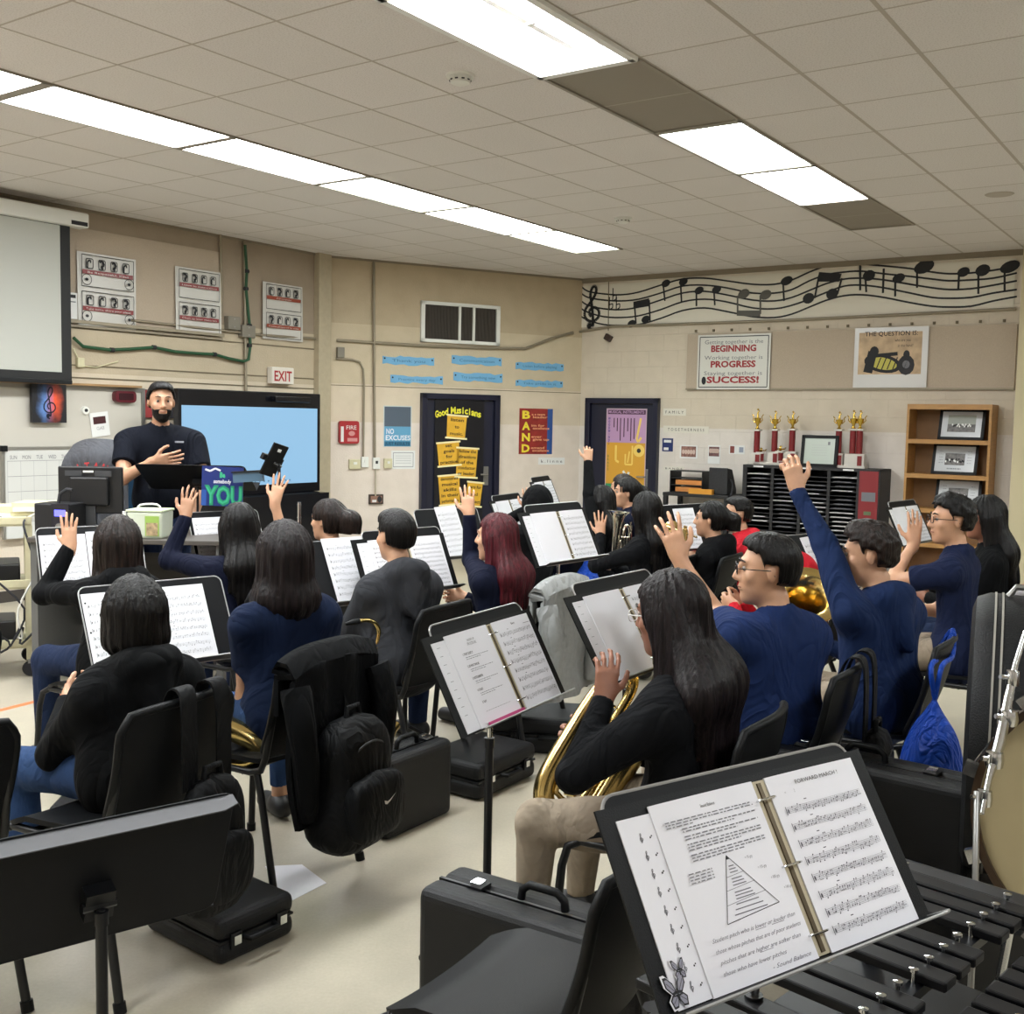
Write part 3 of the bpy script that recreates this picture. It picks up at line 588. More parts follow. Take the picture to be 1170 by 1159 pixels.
b.rect(-wd * .47, 0, wd * .47, ht * .48, y, M('slate', '#4e5a68', rough=.5)); b.rect(-wd * .47, -ht * .48, wd * .47, 0, y, M('sky_blue', '#5f9cc0', rough=.5)); b.rect(-wd * .47, -ht * .48, wd * .47, -ht * .36, y - .0006, M('teal_blue', '#2f6f8f', rough=.5))
b.text('NO', -wd * .4, -ht * .18, ht * .13, y - .0015, PAPER, align='L', bold=.02); b.text('EXCUSES', -wd * .42, -ht * .33, ht * .12, y - .0015, PAPER, w=wd * .88, align='L', bold=.02); b.text('JUST RESULTS', 0, -ht * .45, ht * .07, y - .0015, M('deep_blue', '#12394f'), w=wd * .88, bold=.02)
b.build('printed_sheet', t)
t, wd, ht, b, y = panel(WM, 'band_poster', 'red and blue BAND acrostic poster right of the scroll door', 'poster', 593, 467, 631, 519, M('band_red', '#8e2b26', rough=.45, noise=.25, nscale=9), .004)
b.rect(wd * .34, -ht * .5, wd * .5, ht * .5, y, M('band_blue', '#2b4f8f', rough=.45)); YL = M('poster_yellow', '#e6cf3c', rough=.5)
for k, (c, w1, w2) in enumerate((('B', 'e a team', 'leader'), ('A', 'im for', 'excellence'), ('N', 'ever', 'give up'), ('D', 'emand', 'excellence'))):
    z = ht * (.28 - .245 * k); b.text(c, -wd * .3, z, ht * .17, y - .0015, YL, w=wd * .24, bold=.04); b.text(w1, -wd * .14, z + ht * .07, ht * .05, y - .0015, M('peach', '#e8a277'), w=wd * .4, align='L', bold=.02); b.text(w2, -wd * .1, z + ht * .01, ht * .05, y - .0015, M('peach', '#e8a277'), w=wd * .5, align='L', bold=.02)
b.build('printed_sheet', t)
t, wd, ht, b, y = panel(WM, 'letter_sheet', 'narrow white sheet with tiny letters under the BAND poster', 'notice', 615, 523, 645, 531, PAPER2, .003)
b.text('k . l i n n e', 0, -.02, .04, y, INK, w=wd * .8); b.build('printed_sheet', t)
# ---- doors
def door(W, idx, x0, y0, x1, label):
    u0, z1 = W.sz(x0, y0); u1 = W.sz(x1, y0)[0]; wd = u1 - u0; b = MB(); fr = .07
    o = bpy.data.objects.new('door_%d' % idx, None); COL.objects.link(o); o.location = W.at((u0 + u1) / 2, 0); o.rotation_euler = (0, 0, W.rz); o['kind'] = 'structure'
    for s in (-1, 1): b.box((s * (wd / 2 - fr / 2), -.03, z1 / 2), (fr, .1, z1), NAVYF)
    b.box((0, -.03, z1 - fr / 2), (wd, .1, fr), NAVYF); b.build('door_frame', o, bevel=.006)
    b = MB(); b.box((0, -.008, (z1 - fr) / 2), (wd - 2 * fr - .01, .04, z1 - fr - .01), NAVYD); b.build('door_leaf', o)
    hx = wd / 2 - fr - .1; b = MB(); b.box((hx, -.034, .98), (.07, .012, .24), STEEL); b.build('lock_plate', o, bevel=.004)
    b = MB(); b.tube([(hx, -.03, 1.0), (hx, -.08, 1.0), (hx - .1, -.08, 1.0)], .012, CHROME); b.build('door_handle', o, smooth=40)
    return o, wd, z1
D1, dw1, dz1 = door(WM, 1, 480, 449, 569, '')
D2, dw2, dz2 = door(WR, 2, 672, 455, 755, '')
# Good Musicians poster hung on door 1
t, wd, ht, b, y = panel(WM, 'scroll_poster', 'black Good Musicians poster with yellow scrolls on the left door', 'poster', 496, 456, 552, 618, M('poster_black', '#121219', rough=.3), .004, .045)
YS = M('scroll_yellow', '#d9a72e', rough=.6, noise=.1, nscale=10); YT = M('scroll_roll', '#efe2b0', rough=.6); YY = M('title_yellow', '#e8e03a', rough=.5)
def lp(x, y_): p = WM.hit(x, y_, .05) - Vector(t.location); return p.dot(WM.r), p.z
for i, ch in enumerate('Good Musicians'):
    x, z = lp(499 + i * 3.75, 477 - 4.5 * math.sin(i / 13 * math.pi)); b.text(ch, x, z, .085, y, YY, w=.045 if ch not in 'iM' else (.018 if ch == 'i' else .065), bold=.03) if ch != ' ' else None
for cx, cy, w_, h_, rot, lines in ((522, 488, 24, 26, -.06, ['listen', 'to', 'music.']), (513, 519, 27, 27, .08, ['set', 'goals', 'for', 'practice.']), (533.5, 529, 26, 34, -.05, ['follow the', 'directions', 'of the', 'conductor', 'or leader.']), (514, 560, 26, 34, .07, ['demonstrate', 'musical', 'skills', 'in their', 'performances.']), (542, 565, 19, 28, -.1, ['care for', 'and', 'respect']), (527, 603, 18, 26, .1, ['practice', 'daily.'])):
    x0, z0 = lp(cx, cy); s = .0108; a, h2 = w_ * s, h_ * s
    c, q = math.cos(rot), math.sin(rot); R = lambda px, pz: (x0 + px * c - pz * q, z0 + px * q + pz * c)
    b.poly([R(-a / 2, -h2 / 2), R(a / 2 - .01, -h2 / 2), R(a / 2, h2 / 2), R(-a / 2 - .01, h2 / 2)], y - .001, YS)
    for sz in (-1, 1): b.line([R(-a / 2 - .02, sz * h2 / 2), R(a / 2 + .02, sz * h2 / 2)], .022, y - .002, YT)
    for i, l in enumerate(lines): x, z = R(0, h2 * (.5 - (i + .85) / (len(lines) + .3))); b.text(l, x, z, min(.04, h2 / len(lines) * .55), y - .003, M('scroll_ink', '#2c1d06'), w=min(a * .85, .03 * len(l)), rot=rot, bold=.02)
b.build('printed_sheet', t)
# ================= RIGHT WALL =================
# frieze sheet
t, wd, ht = wthing(WR, 'music_frieze', 'long white paper frieze of black music notes along the top of the right wall', 'frieze', 660, 322, 1161, 368, .005)
# sheet follows level; staff from pixels
u0, z0 = WR.sz(660, 376, .006); u1, z1 = WR.sz(1161, 357, .006); b = MB()
cx = Vector(t.location)
def lr(x, y_): p = WR.hit(x, y_, .008) - cx; return p.dot(WR.r), p.z
a, c = lr(660, 324), lr(660, 374); d, e = lr(1161, 299), lr(1161, 356)
b.box(((a[0] + d[0]) / 2, -.002, (a[1] + d[1] + c[1] + e[1]) / 4), (d[0] - a[0], .004, (a[1] + d[1] - c[1] - e[1]) / 2), M('frieze_paper', '#dcd6c8', rough=.7)); b.build('paper', t)
STF = [[(664, 327), (672, 333), (690, 336), (710, 337), (730, 334), (755, 326), (780, 319), (805, 318), (830, 321), (860, 325), (885, 325), (905, 320), (925, 311), (945, 304), (965, 302), (985, 302), (1010, 304), (1040, 307), (1065, 311), (1085, 313), (1110, 312), (1135, 309), (1162, 304)],
       [(664, 335), (672, 340), (690, 343), (710, 344), (730, 342), (755, 335), (780, 327), (805, 326), (830, 329), (860, 335), (885, 335), (905, 331), (925, 321), (945, 314), (965, 311), (985, 310), (1010, 313), (1040, 316), (1065, 319), (1085, 321), (1110, 320), (1135, 318), (1162, 312)],
       [(663, 343), (672, 349), (690, 353), (710, 354), (730, 351), (755, 343), (780, 335), (805, 333), (830, 337), (860, 343), (885, 344), (905, 340), (925, 332), (945, 324), (965, 319), (985, 318), (1010, 320), (1040, 325), (1065, 329), (1085, 331), (1110, 330), (1135, 326), (1162, 321)],
       [(663, 352), (672, 357), (690, 362), (710, 363), (730, 361), (755, 354), (780, 345), (805, 342), (830, 345), (860, 352), (885, 353), (905, 349), (925, 342), (945, 334), (965, 327), (985, 326), (1010, 329), (1040, 335), (1065, 340), (1085, 341), (1110, 340), (1135, 335), (1162, 331)],
       [(663, 361), (672, 366), (690, 371), (710, 372), (730, 371), (755, 364), (780, 355), (805, 352), (830, 356), (860, 362), (885, 363), (905, 359), (925, 351), (945, 343), (965, 338), (985, 337), (1010, 340), (1040, 346), (1065, 350), (1085, 351), (1110, 350), (1135, 344), (1162, 339)]]
def smooth(P, n=3):
    Q = []
    for i in range(len(P) - 1):
        p0, p1, p2, p3 = P[max(i - 1, 0)], P[i], P[i + 1], P[min(i + 2, len(P) - 1)]
        for k in range(n):
            q = k / n; Q.append(tuple(.5 * ((2 * p1[j]) + (-p0[j] + p2[j]) * q + (2 * p0[j] - 5 * p1[j] + 4 * p2[j] - p3[j]) * q * q + (-p0[j] + 3 * p1[j] - 3 * p2[j] + p3[j]) * q ** 3) for j in range(len(p1))))
    return Q + [P[-1]]
NK = M('note_black', '#121214', rough=.6); NG = M('note_grey', '#55524c', rough=.6)
b = MB()
for i, st in enumerate(STF): b.line([lr(*p) for p in smooth(st)], .02, -.008, NK)
b.build('staff_lines', t, kind='stuff')
b = MB(); x, z = lr(677, 352); clef(b, x, z, .56, -.0095, NK, .07); b.build('treble_clef', t)
def note(pts, stems, beam=None, m=NK, r=(.062, .045), nm='note'):
    b = MB()
    for x, y_ in pts: p = lr(x, y_); b.disc(p[0], p[1], r[0], r[1], -.0095, m, 14, .35)
    for s_ in stems: b.line([lr(*s_[0]), lr(*s_[1])], .022, -.0105, m)
    if beam: b.poly([lr(*p) for p in beam], -.011, m)
    b.build(nm, t)
for x, y_ in ((702, 340), (698, 350), (706, 350)):
    b = MB(); p = lr(x, y_); b.line([(p[0] - .02, p[1] + .12), (p[0] - .02, p[1] - .05), (p[0] + .03, p[1] - .02), (p[0] + .03, p[1] + .03), (p[0] - .02, p[1] + .02)], .014, -.0095, NK); b.build('flat_sign', t)
note([(722, 370), (738, 365)], [((725, 346), (727, 370)), ((742, 343), (743, 367))], [(724, 345), (742, 341), (742, 350), (724, 353)])
note([(761, 324)], [((758, 325), (760, 344))]); note([(781, 322)], [((778, 324), (779, 346))]); note([(799, 332)], [((796, 333), (796, 350))]); note([(819, 331)], [((816, 332), (817, 349))])
note([(850, 336), (875, 337)], [((843, 338), (843, 359)), ((869, 338), (869, 359))], [(842, 355), (869, 355), (869, 362), (842, 361)], NG, (.075, .055))
note([(899, 321)], [((895, 323), (896, 344))], r=(.075, .05)); note([(924, 341), (951, 336)], [((931, 341), (936, 315)), ((957, 336), (962, 318))], [(936, 311), (962, 313), (959, 322), (934, 322)], r=(.07, .06))
for a_, c_ in (((983, 301), (983, 332)), ((1010, 307), (1009, 335))):
    b = MB(); b.line([lr(*a_), lr(*c_)], .024, -.0105, NK); b.build('bar_line', t)
note([(993, 315)], [((989, 317), (990, 334))], r=(.07, .06)); note([(1027, 318)], [((1023, 320), (1023, 339))], r=(.07, .05)); note([(1056, 305)], [((1048, 306), (1048, 329))], r=(.11, .07)); note([(1101, 311)], [((1096, 312), (1095, 332))], r=(.065, .05))
note([(1123, 309)], [((1118, 311), (1118, 336))], r=(.075, .06)); note([(1154, 305)], [((1148, 307), (1148, 333))], r=(.1, .06))
wline(WR, 'conduit', 'horizontal conduit under the music frieze on the right wall', [(656, 380), (700, 373), (900, 366), (1161, 353)], .016, CONDUIT)
wline(WR, 'thin_wire', 'thin wire hanging from the ceiling to the small sensor in the corner', [(695.5, 318), (695, 378)], .005, DARKJ, 'cable', .02)
t, wd, ht = wthing(WR, 'wall_sensor', 'small dark sensor box hanging near the room corner', 'sensor', 690, 381, 700, 391, .04)
b = MB(); b.box((0, 0, 0), (.1, .06, .08), M('sensor_dark', '#35251f', rough=.4), rot=(0, .5, 0)); b.build('body', t, bevel=.01)
# tackboard strip with two posters
t, wd, ht = wthing(WR, 'tack_board', 'long mauve tack strip across the right wall', 'tack board', 786, 378, 1161, 444, 0)
a = WR.sz(786, 383)[1]; c = WR.sz(786, 446)[1]; a2 = WR.sz(1161, 370)[1]; c2 = WR.sz(1161, 443)[1]; zt, zb = (a + a2) / 2, (c + c2) / 2
t.location.z = (zt + zb) / 2; b = MB(); b.box((0, -.015, 0), (wd, .03, zt - zb), TACK); b.build('panel', t)
b = MB(); b.box((0, -.02, -(zt - zb) / 2), (wd, .045, .02), CONDUIT); b.build('rail', t)
for k in range(16): b = MB(); b.box((-wd / 2 + .1 + k * wd / 16, -.01, (zt - zb) / 2 + .04), (.025, .02, .03), DARKJ); b.build('bracket', t)
t, wd, ht, b, y = panel(WR, 'motto_poster', 'white BEGINNING PROGRESS SUCCESS motto poster on the tack strip', 'poster', 797, 382, 880, 445, M('motto_paper', '#cfcdc6', rough=.35), .004, .05)
b.line([(-wd * .47, -ht * .46), (wd * .47, -ht * .46), (wd * .47, ht * .46), (-wd * .47, ht * .46), (-wd * .47, -ht * .46)], .010, y, INK)
for k, (a_, c_) in enumerate((('Getting together is the', 'BEGINNING'), ('Working together is', 'PROGRESS'), ('Staying together is', 'SUCCESS!'))):
    z = ht * (.33 - .285 * k); b.text(a_, 0, z, ht * .075, y, GREYINK, w=wd * .8); b.text(c_, 0, z - ht * .14, ht * .115, y, M('motto_red', '#96262c'), w=wd * [.62, .62, .72][k], bold=.04)
b.disc(-wd * .4, -ht * .34, .03, .05, y, INK); b.build('printed_sheet', t)
t, wd, ht, b, y = panel(WR, 'quote_poster', 'laminated poster headed THE QUESTION IS with guitar drawing', 'poster', 976, 374, 1060, 443, M('quote_paper', '#cccac8', rough=.2), .004, .05)
b.rect(-wd * .44, -ht * .28, wd * .42, ht * .42, y, M('quote_art', '#b99e7d', rough=.5, noise=.25, nscale=8))
b.text('THE QUESTION IS:', 0, ht * .36, ht * .075, y - .001, INK, w=wd * .72, bold=.01); b.text('who are you', wd * .16, ht * .26, ht * .05, y - .001, INK); b.text('in this band?', wd * .2, ht * .17, ht * .05, y - .001, INK)
b.disc(-wd * .1, -ht * .1, wd * .26, ht * .15, y - .001, INK, 20, -.2); b.disc(-wd * .1, -ht * .1, wd * .2, ht * .1, y - .002, M('guitar_yellow', '#b8b050'), 20, -.2)
for k in range(7): b.line([(-wd * .26 + k * .06, -ht * .2), (-wd * .2 + k * .06, 0)], .012, y - .003, INK)
b.line([(-wd * .3, -ht * .25), (-wd * .24, ht * .1)], .1, y - .0035, INK); b.line([(-wd * .3, ht * .02), (wd * .1, ht * .06)], .04, y - .0036, INK); b.disc(-wd * .22, ht * .1, .05, .06, y - .004, INK)
b.disc(wd * .22, -ht * .13, .09, .11, y - .002, M('fig_dark', '#1d1b20')); b.disc(wd * .22, ht * .04, .035, .05, y - .002, M('fig_dark', '#1d1b20')); b.disc(wd * .22, -ht * .12, .04, .045, y - .003, GREYINK)
b.build('printed_sheet', t)
# instruments poster on door 2
t, wd, ht, b, y = panel(WR, 'instrument_poster', 'purple orange and green musical instruments poster on the right door', 'poster', 692, 467, 738, 575, M('poster_cream', '#bfa9b4', rough=.35), .004, .045)
h1, h2 = -ht * .5 + ht * .2, ht * .5 - ht * .36
b.rect(-wd * .48, h2, wd * .48, ht * .49, y, M('lilac', '#b58fb4', rough=.45)); b.rect(-wd * .48, h1, wd * .48, h2, y, M('orange_pane', '#d09a35', rough=.45)); b.rect(-wd * .48, -ht * .5, wd * .48, h1, y, M('green_pane', '#2f8a5c', rough=.45))
b.rect(-wd * .46, ht * .44, wd * .47, ht * .485, y - .001, M('plum', '#3a1530')); b.text('MUSICAL INSTRUMENTS', 0, ht * .45, ht * .028, y - .002, M('lilac', '#b58fb4'), w=wd * .88, bold=.03)
for i, c_ in enumerate('WOODWINDS'): b.text(c_, -wd * .42, ht * (.38 - .033 * i), ht * .026, y - .001, M('indigo', '#2d2f7a'), bold=.03)
for i, c_ in enumerate('BRASS'): b.text(c_, -wd * .43, ht * (-.02 - .035 * i), ht * .026, y - .001, M('brass_teal', '#3a6a4a'), bold=.03)
for k, (x, l) in enumerate(((-.3, .1), (-.22, .14), (-.14, .24), (-.05, .2), (.04, .14), (.12, .24), (.2, .22))): b.line([(x * wd, ht * .4), (x * wd, ht * (.4 - l))], .014, y - .001, M('plum', '#3a1530'))
GD = M('gold_print', '#e8c766', rough=.4)
b.line([(wd * .36, ht * .4), (wd * .27, ht * .18), (wd * .31, ht * .15), (wd * .38, ht * .2)], .03, y - .001, GD); b.line([(-wd * .24, ht * .11), (-wd * .24, -ht * .05), (-wd * .16, -ht * .07)], .03, y - .001, GD)
b.line([(0, ht * .02), (0, -ht * .09), (wd * .17, -ht * .09), (wd * .17, ht * .11)], .022, y - .001, GD); b.disc(wd * .33, ht * .06, .08, .08, y - .001, GD, 16); b.disc(wd * .33, ht * .06, .03, .03, y - .002, INK, 10)
b.line([(wd * .1, ht * .05), (wd * .06, -ht * .07)], .02, y - .001, GD); b.line([(-wd * .05, -ht * .16), (wd * .05, -ht * .22), (wd * .1, -ht * .17)], .03, y - .001, PAPER2)
b.build('printed_sheet', t)
# labels and photos beside door 2
for x0, y0, x1, y1, lab, tx in ((758, 467, 784, 475, 'upper white letter strip right of the instruments door', 'FAMILY'), (758, 487, 810, 495, 'longer white letter strip right of the instruments door', 'TOGETHERNESS'), (758, 533, 782, 538, 'tiny letter strip above the black letter trays', 'BANDS')):
    t, wd, ht, b, y = panel(WR, 'letter_strip', lab, 'label', x0, y0, x1, y1, M('strip_white', '#d3cec2', rough=.6), .003); b.text(' '.join(tx), 0, -ht * .22, ht * .42, y, INK, w=wd * .8); b.build('printed_sheet', t)
t, wd, ht, b, y = panel(WR, 'blue_sign', 'small blue and white sign right of the instruments door', 'sign', 757, 501, 769, 516, M('sign_blue', '#1c2c63', rough=.4), .006)
b.rect(-wd * .35, ht * .18, wd * .35, ht * .38, y, PAPER2); b.rect(-wd * .35, -ht * .4, wd * .1, -ht * .2, y, PAPER2); b.build('panel', t)
for x0, y0, x1, y1, lab, c_ in ((777, 509, 797, 524, 'framed group photo left of the three wall photos', '#8a6258'), (809, 509, 823, 530, 'tall photo print in the middle of the three wall photos', '#6b4a4a'), (833, 509, 851, 519, 'small red and grey photo pair nearest the trophies', '#b9b4ac')):
    t, wd, ht, b, y = panel(WR, 'photo_print', lab, 'photo', x0, y0, x1, y1, PAPER2, .005)
    if x0 == 833: b.rect(-wd * .42, -ht * .4, -wd * .15, ht * .4, y, M('photo_red', '#7a3a34')); b.rect(wd * .15, -ht * .3, wd * .42, ht * .3, y, M('photo_grey', '#8d93a3'))
    else:
        lo = -.38 if x0 == 777 else -.1
        b.rect(-wd * .42, ht * lo, wd * .42, ht * .42, y, M('photo_' + c_[1:], c_, noise=.5, nscale=25, rough=.4))
        for k in range(5): b.disc(-wd * .3 + k * wd * .15, ht * (.0 if x0 == 777 else .2), .02, .03, y - .001, M('photo_face', '#c9b0a4'), 8)
    b.build('print', t)
# ================= FURNITURE AND INSTRUMENTS =================
TUBEM = M('chair_tube', '#121315', rough=.35, spec=.4)
def chair_build(label, loc, yaw, group=None):
    t = thing('music_chair', label, 'chair', loc, yaw, group)
    # seat: x forward
    b = MB()
    def seat(u, v):
        x = -.20 + .42 * u; y = (v - .5) * (.44 - .03 * (1 - u)); c = abs(v - .5) * 2
        e = .03 * max(0, (abs(u - .5) * 2 - .8) / .2) ** 2
        x2 = x; 
        if u < .12 or u > .88: y *= 1 - .1 * ((abs(u - .5) * 2 - .76) / .24) ** 2
        return (x2, y, .455 + .012 * c * c - .035 * max(0, u - .8) / .2 * (u > .8) + .01 * (1 - u))
    b.grid(seat, 14, 10, BLACKP, -.016); b.build('seat', t, smooth=50, bevel=0)
    b = MB()
    def back(u, v):   # u across, v up
        z = .50 + .355 * v; w_ = .225 - .02 * (1 - v); rr = 1.0
        if v > .72: k = (v - .72) / .28; rr = math.sqrt(max(0, 1 - .30 * k ** 2.6)); 
        if v < .12: k = (.12 - v) / .12; rr = 1 - .12 * k * k
        y = (u - .5) * 2 * w_ * rr; c = (u - .5) * 2
        return (-.215 - .085 * v - .012 * v * v + .035 * c * c - .02 * math.sin(v * 3.1), y, z - .012 * abs(c) ** 3 * (v > .9))
    b.grid(back, 14, 14, BLACKP, .014); b.build('backrest', t, smooth=50)
    # raised rim round the back shell
    b = MB(); ring = [back(0, v / 12) for v in range(13)] + [back(u / 12, 1) for u in range(1, 13)] + [back(1, 1 - v / 12) for v in range(1, 13)]
    b.tube([(p[0] - .008, p[1], p[2]) for p in ring], .013, BLACKP, n=8); b.build('back_rim', t, smooth=50)
    for s in (-1, 1):
        b = MB(); b.tube([(.20, s * .205, .44), (.235, s * .215, .42), (.25, s * .222, .36), (.275, s * .235, .012), (.276, s * .235, .0)], .0135, TUBEM, n=10); b.tube([(.2755, s * .235, .03), (.276, s * .235, 0)], .018, BLACKP, n=10); b.build('front_leg', t, smooth=40)
        b = MB(); b.tube([(-.17, s * .205, .44), (-.20, s * .215, .36), (-.285, s * .235, .0)], .0135, TUBEM, n=10); b.tube([(-.278, s * .234, .03), (-.285, s * .235, 0)], .018, BLACKP, n=10); b.build('rear_leg', t, smooth=40)
        b = MB(); b.tube([(.20, s * .205, .44), (-.14, s * .205, .44), (-.19, s * .207, .455), (-.212, s * .21, .50), (-.26, s * .205, .72)], .0125, TUBEM, n=10); b.build('side_frame', t, smooth=40)
    b = MB(); b.tube([(-.1, -.205, .435), (-.1, .205, .435)], .011, TUBEM); b.build('stretcher', t, smooth=40); b = MB(); b.tube([(.12, -.205, .435), (.12, .205, .435)], .011, TUBEM); b.build('stretcher', t, smooth=40)
    return t
CHAIR0 = None
def chair(label, loc, yaw, group='black music chairs'):
    global CHAIR0
    loc = (loc[0], loc[1], 0)
    if CHAIR0 is None: CHAIR0 = chair_build(label, loc, yaw, group); return CHAIR0
    return copytree(CHAIR0, loc, yaw, label, group)
# ---------- page content: x right, z up, y<0 toward reader ----------
def music_page(b, x0, z0, w_, h_, y, seed, title='', staves=8, dens=1.0, ink=None, left_only=False, fine=True):
    rnd = random.Random(seed); ink = ink or INK; GI = M('staff_ink', '#77777d', rough=.8); m = w_ * .08; top = z0 + h_ * .97
    if title: b.text(title, x0 + w_ / 2, top - h_ * .05, h_ * .026, y, ink, bold=.01); b.rect(x0 + w_ * .76, top - h_ * .075, x0 + w_ * .93, top - h_ * .070, y, GI)
    a = top - h_ * .10; sp = (h_ * .87 - h_ * .04) / staves
    for s in range(staves):
        zb = a - sp * s - sp * .5; g = sp * .085
        xr = x0 + w_ - m
        for k in range(5): b.rect(x0 + m, zb + g * k, xr, zb + g * k + (.00035 if fine else .0007), y, GI)
        b.rect(x0 + m, zb - g, x0 + m + w_ * .006, zb + g * 5, y, ink); b.disc(x0 + m + w_ * .022, zb + g * 1.5, w_ * .008, g * 1.7, y - .0002, ink, 7)
        x = x0 + m + w_ * .07
        while x < xr - w_ * .02:
            q = rnd.random(); zz = zb + g * rnd.randint(-1, 5); up = zz < zb + g * 2
            b.disc(x, zz, w_ * .0062, g * .55, y - .0002, ink, 6); b.rect(x + (w_ * .004 if up else -w_ * .006), zz if up else zz - g * 2.6, x + (w_ * .006 if up else -w_ * .004), zz + g * 2.6 if up else zz, y - .0002, ink)
            if q < .3: b.rect(x, zz + (g * 2.3 if up else -g * 2.6), x + w_ * .03, zz + (g * 2.6 if up else -g * 2.3), y - .0002, ink)
            if q > .85: b.rect(x + w_ * .02, zb, x + w_ * .022, zb + g * 4, y - .0002, ink)
            x += w_ * (.022 + rnd.random() * .025) / dens
        if rnd.random() < .5: b.rect(x0 + w_ * .3, zb + g * 7, x0 + w_ * .33, zb + g * 7.6, y, ink)
def text_page(b, x0, z0, w_, h_, y, seed, lines, ink=None):
    rnd = random.Random(seed)
    for (fx, fz, fw, fh) in lines:   # a row of word-like marks
        x = x0 + w_ * fx; e = x + w_ * fw; z = z0 + h_ * fz
        while x < e:
            l = w_ * (.015 + rnd.random() * .05); l = min(l, e - x); b.rect(x, z, x + l * .85, z + h_ * fh, y, ink or GREYINK); x += l + w_ * .008
def desk_frame(TL, Xd, tilt, height, flip=False):
    X = Vector(Xd).normalized(); H = Vector((X.y, -X.x, 0))    # horizontal, toward the reader
    V = (ZV * math.cos(tilt) - H * math.sin(tilt)).normalized(); Nn = X.cross(V)
    return X, V, Nn
def stand(label, tl=None, tr=None, z=None, tilt=.55, hh=.34, wid=.5, TLw=None, Xd=None, flange=0, worn=True, base_drop=True, group='black music stands', lipm=None, dirang=None):
    if TLw is None:
        a, c = ray(*tl), ray(*tr)
        if z is None: a2, c2 = a / a.z, c / c.z; dz = wid / (a2 - c2).length; TLw = C0 - a2 * dz; TRw = C0 - c2 * dz; Xd = TRw - TLw
        else: TLw = atz(*tl, z); Xd = atz(*tr, z) - TLw if dirang is None else Vector((math.cos(dirang), math.sin(dirang), 0))
    X, V, Nn = desk_frame(TLw, Xd, tilt, hh); cen = TLw + X * (wid / 2) - V * hh      # bottom centre of desk
    Mx = Matrix(((X.x, -Nn.x, V.x, cen.x), (X.y, -Nn.y, V.y, cen.y), (X.z, -Nn.z, V.z, cen.z), (0, 0, 0, 1)))
    post = cen + V * hh * .38 - Nn * .045; base = Vector((post.x, post.y, 0))
    t = thing('music_stand', label, 'music stand', base, 0, group)
    rel = Matrix.Translation(-base) @ Mx
    b = MB(); b.T = rel; pts = rrect(wid, hh, .028, 5, 0, hh / 2); b.prism(pts, 0, .003, DESKM)
    b.build('desk', t)
    b = MB(); b.T = rel; b.tube([(p[0], .001, p[1]) for p in rrect(wid, hh, .028, 5, 0, hh / 2)], .0028, EDGE if worn else DESKM, n=6, close=True); b.build('desk_rim', t, smooth=50, label='worn silver rim' if worn else None)
    if flange: b = MB(); b.T = rel; b.grid(lambda u, v: ((u - .5) * wid * (.98), .003 + flange * v - flange * .3 * (abs(u - .5) > .47) * v, hh - .002 - .0 * v), 16, 2, M('flange_grey', '#5e5e62', rough=.55, spec=.2), .003); b.build('top_flange', t, smooth=40)
    b = MB(); b.T = rel; pts = [(-wid / 2 - .015, -.058), (-wid / 2, -.06), (wid / 2 + .005, -.06), (wid / 2 + .03, -.045), (wid / 2 + .02, 0), (-wid / 2, 0)]
    n = len(pts); b.add([(p[0], p[1], 0) for p in pts] + [(p[0], p[1], .003) for p in pts], [tuple(range(n)), tuple(range(2 * n - 1, n - 1, -1))] + [(i, i + n, (i + 1) % n + n, (i + 1) % n) for i in range(n)], DESKM)
    b.tube([(p[0], p[1], .002) for p in pts[:5]], .0028, EDGE if worn else DESKM, n=6); b.build('tray', t)
    b = MB(); b.T = rel; b.box((0, .02, hh * .38), (.06, .035, .07), BLACKM); b.tube([(-.035, .03, hh * .38), (.035, .03, hh * .38)], .011, BLACKM); b.build('tilt_bracket', t, smooth=40)
    p0 = post - base; b = MB(); b.tube([(p0.x, p0.y, .32), (p0.x, p0.y, p0.z)], .0085, CHROME if worn else BLACKM, n=10); b.build('inner_tube', t, smooth=40)
    b = MB(); zt = max(.62, p0.z - .2); b.tube([(p0.x, p0.y, .08), (p0.x, p0.y, zt)], .0125, BLACKM, n=12); b.tube([(p0.x, p0.y, zt), (p0.x, p0.y, zt + .03)], .015, BLACKM, n=12); b.build('post', t, smooth=40)
    for k in range(3):
        a = k * 2.094 + .5; c_, s_ = math.cos(a), math.sin(a); b = MB(); b.tube([(p0.x + c_ * .02, p0.y + s_ * .02, .12), (p0.x + c_ * .12, p0.y + s_ * .12, .06), (p0.x + c_ * .24, p0.y + s_ * .24, .012)], .010, BLACKM); b.build('leg', t, smooth=40)
    return t, Mx
def on_desk(name, label, cat, Mx, group=None):
    o = thing(name, label, cat, Mx.translation, group=group); o.rotation_euler = Mx.to_euler(); return o
def sheet(Mx, label, u0, v0, w_, h_, kind='music', seed=1, y=-.003, name='sheet_music', rot=0, title='', staves=8, th=.002, dens=1, holes_=False, group=None):
    t = on_desk(name, label, 'sheet music', Mx, group); b = MB()
    if rot: b.T = Matrix.Translation((u0, 0, v0)) @ Matrix.Rotation(rot, 4, 'Y') @ Matrix.Translation((-u0, 0, -v0))
    b.box((u0 + w_ / 2, y - th / 2, v0 + h_ / 2), (w_, th, h_), PAPER)
    if kind == 'music': music_page(b, u0, v0, w_, h_, y - th - .0004, seed, title, staves, dens)
    if holes_:
        for f in (.12, .5, .88): b.disc(u0 + w_ * .05, v0 + h_ * f, .004, .004, y - th - .0004, INK, 8)
    b.build('page', t); return t
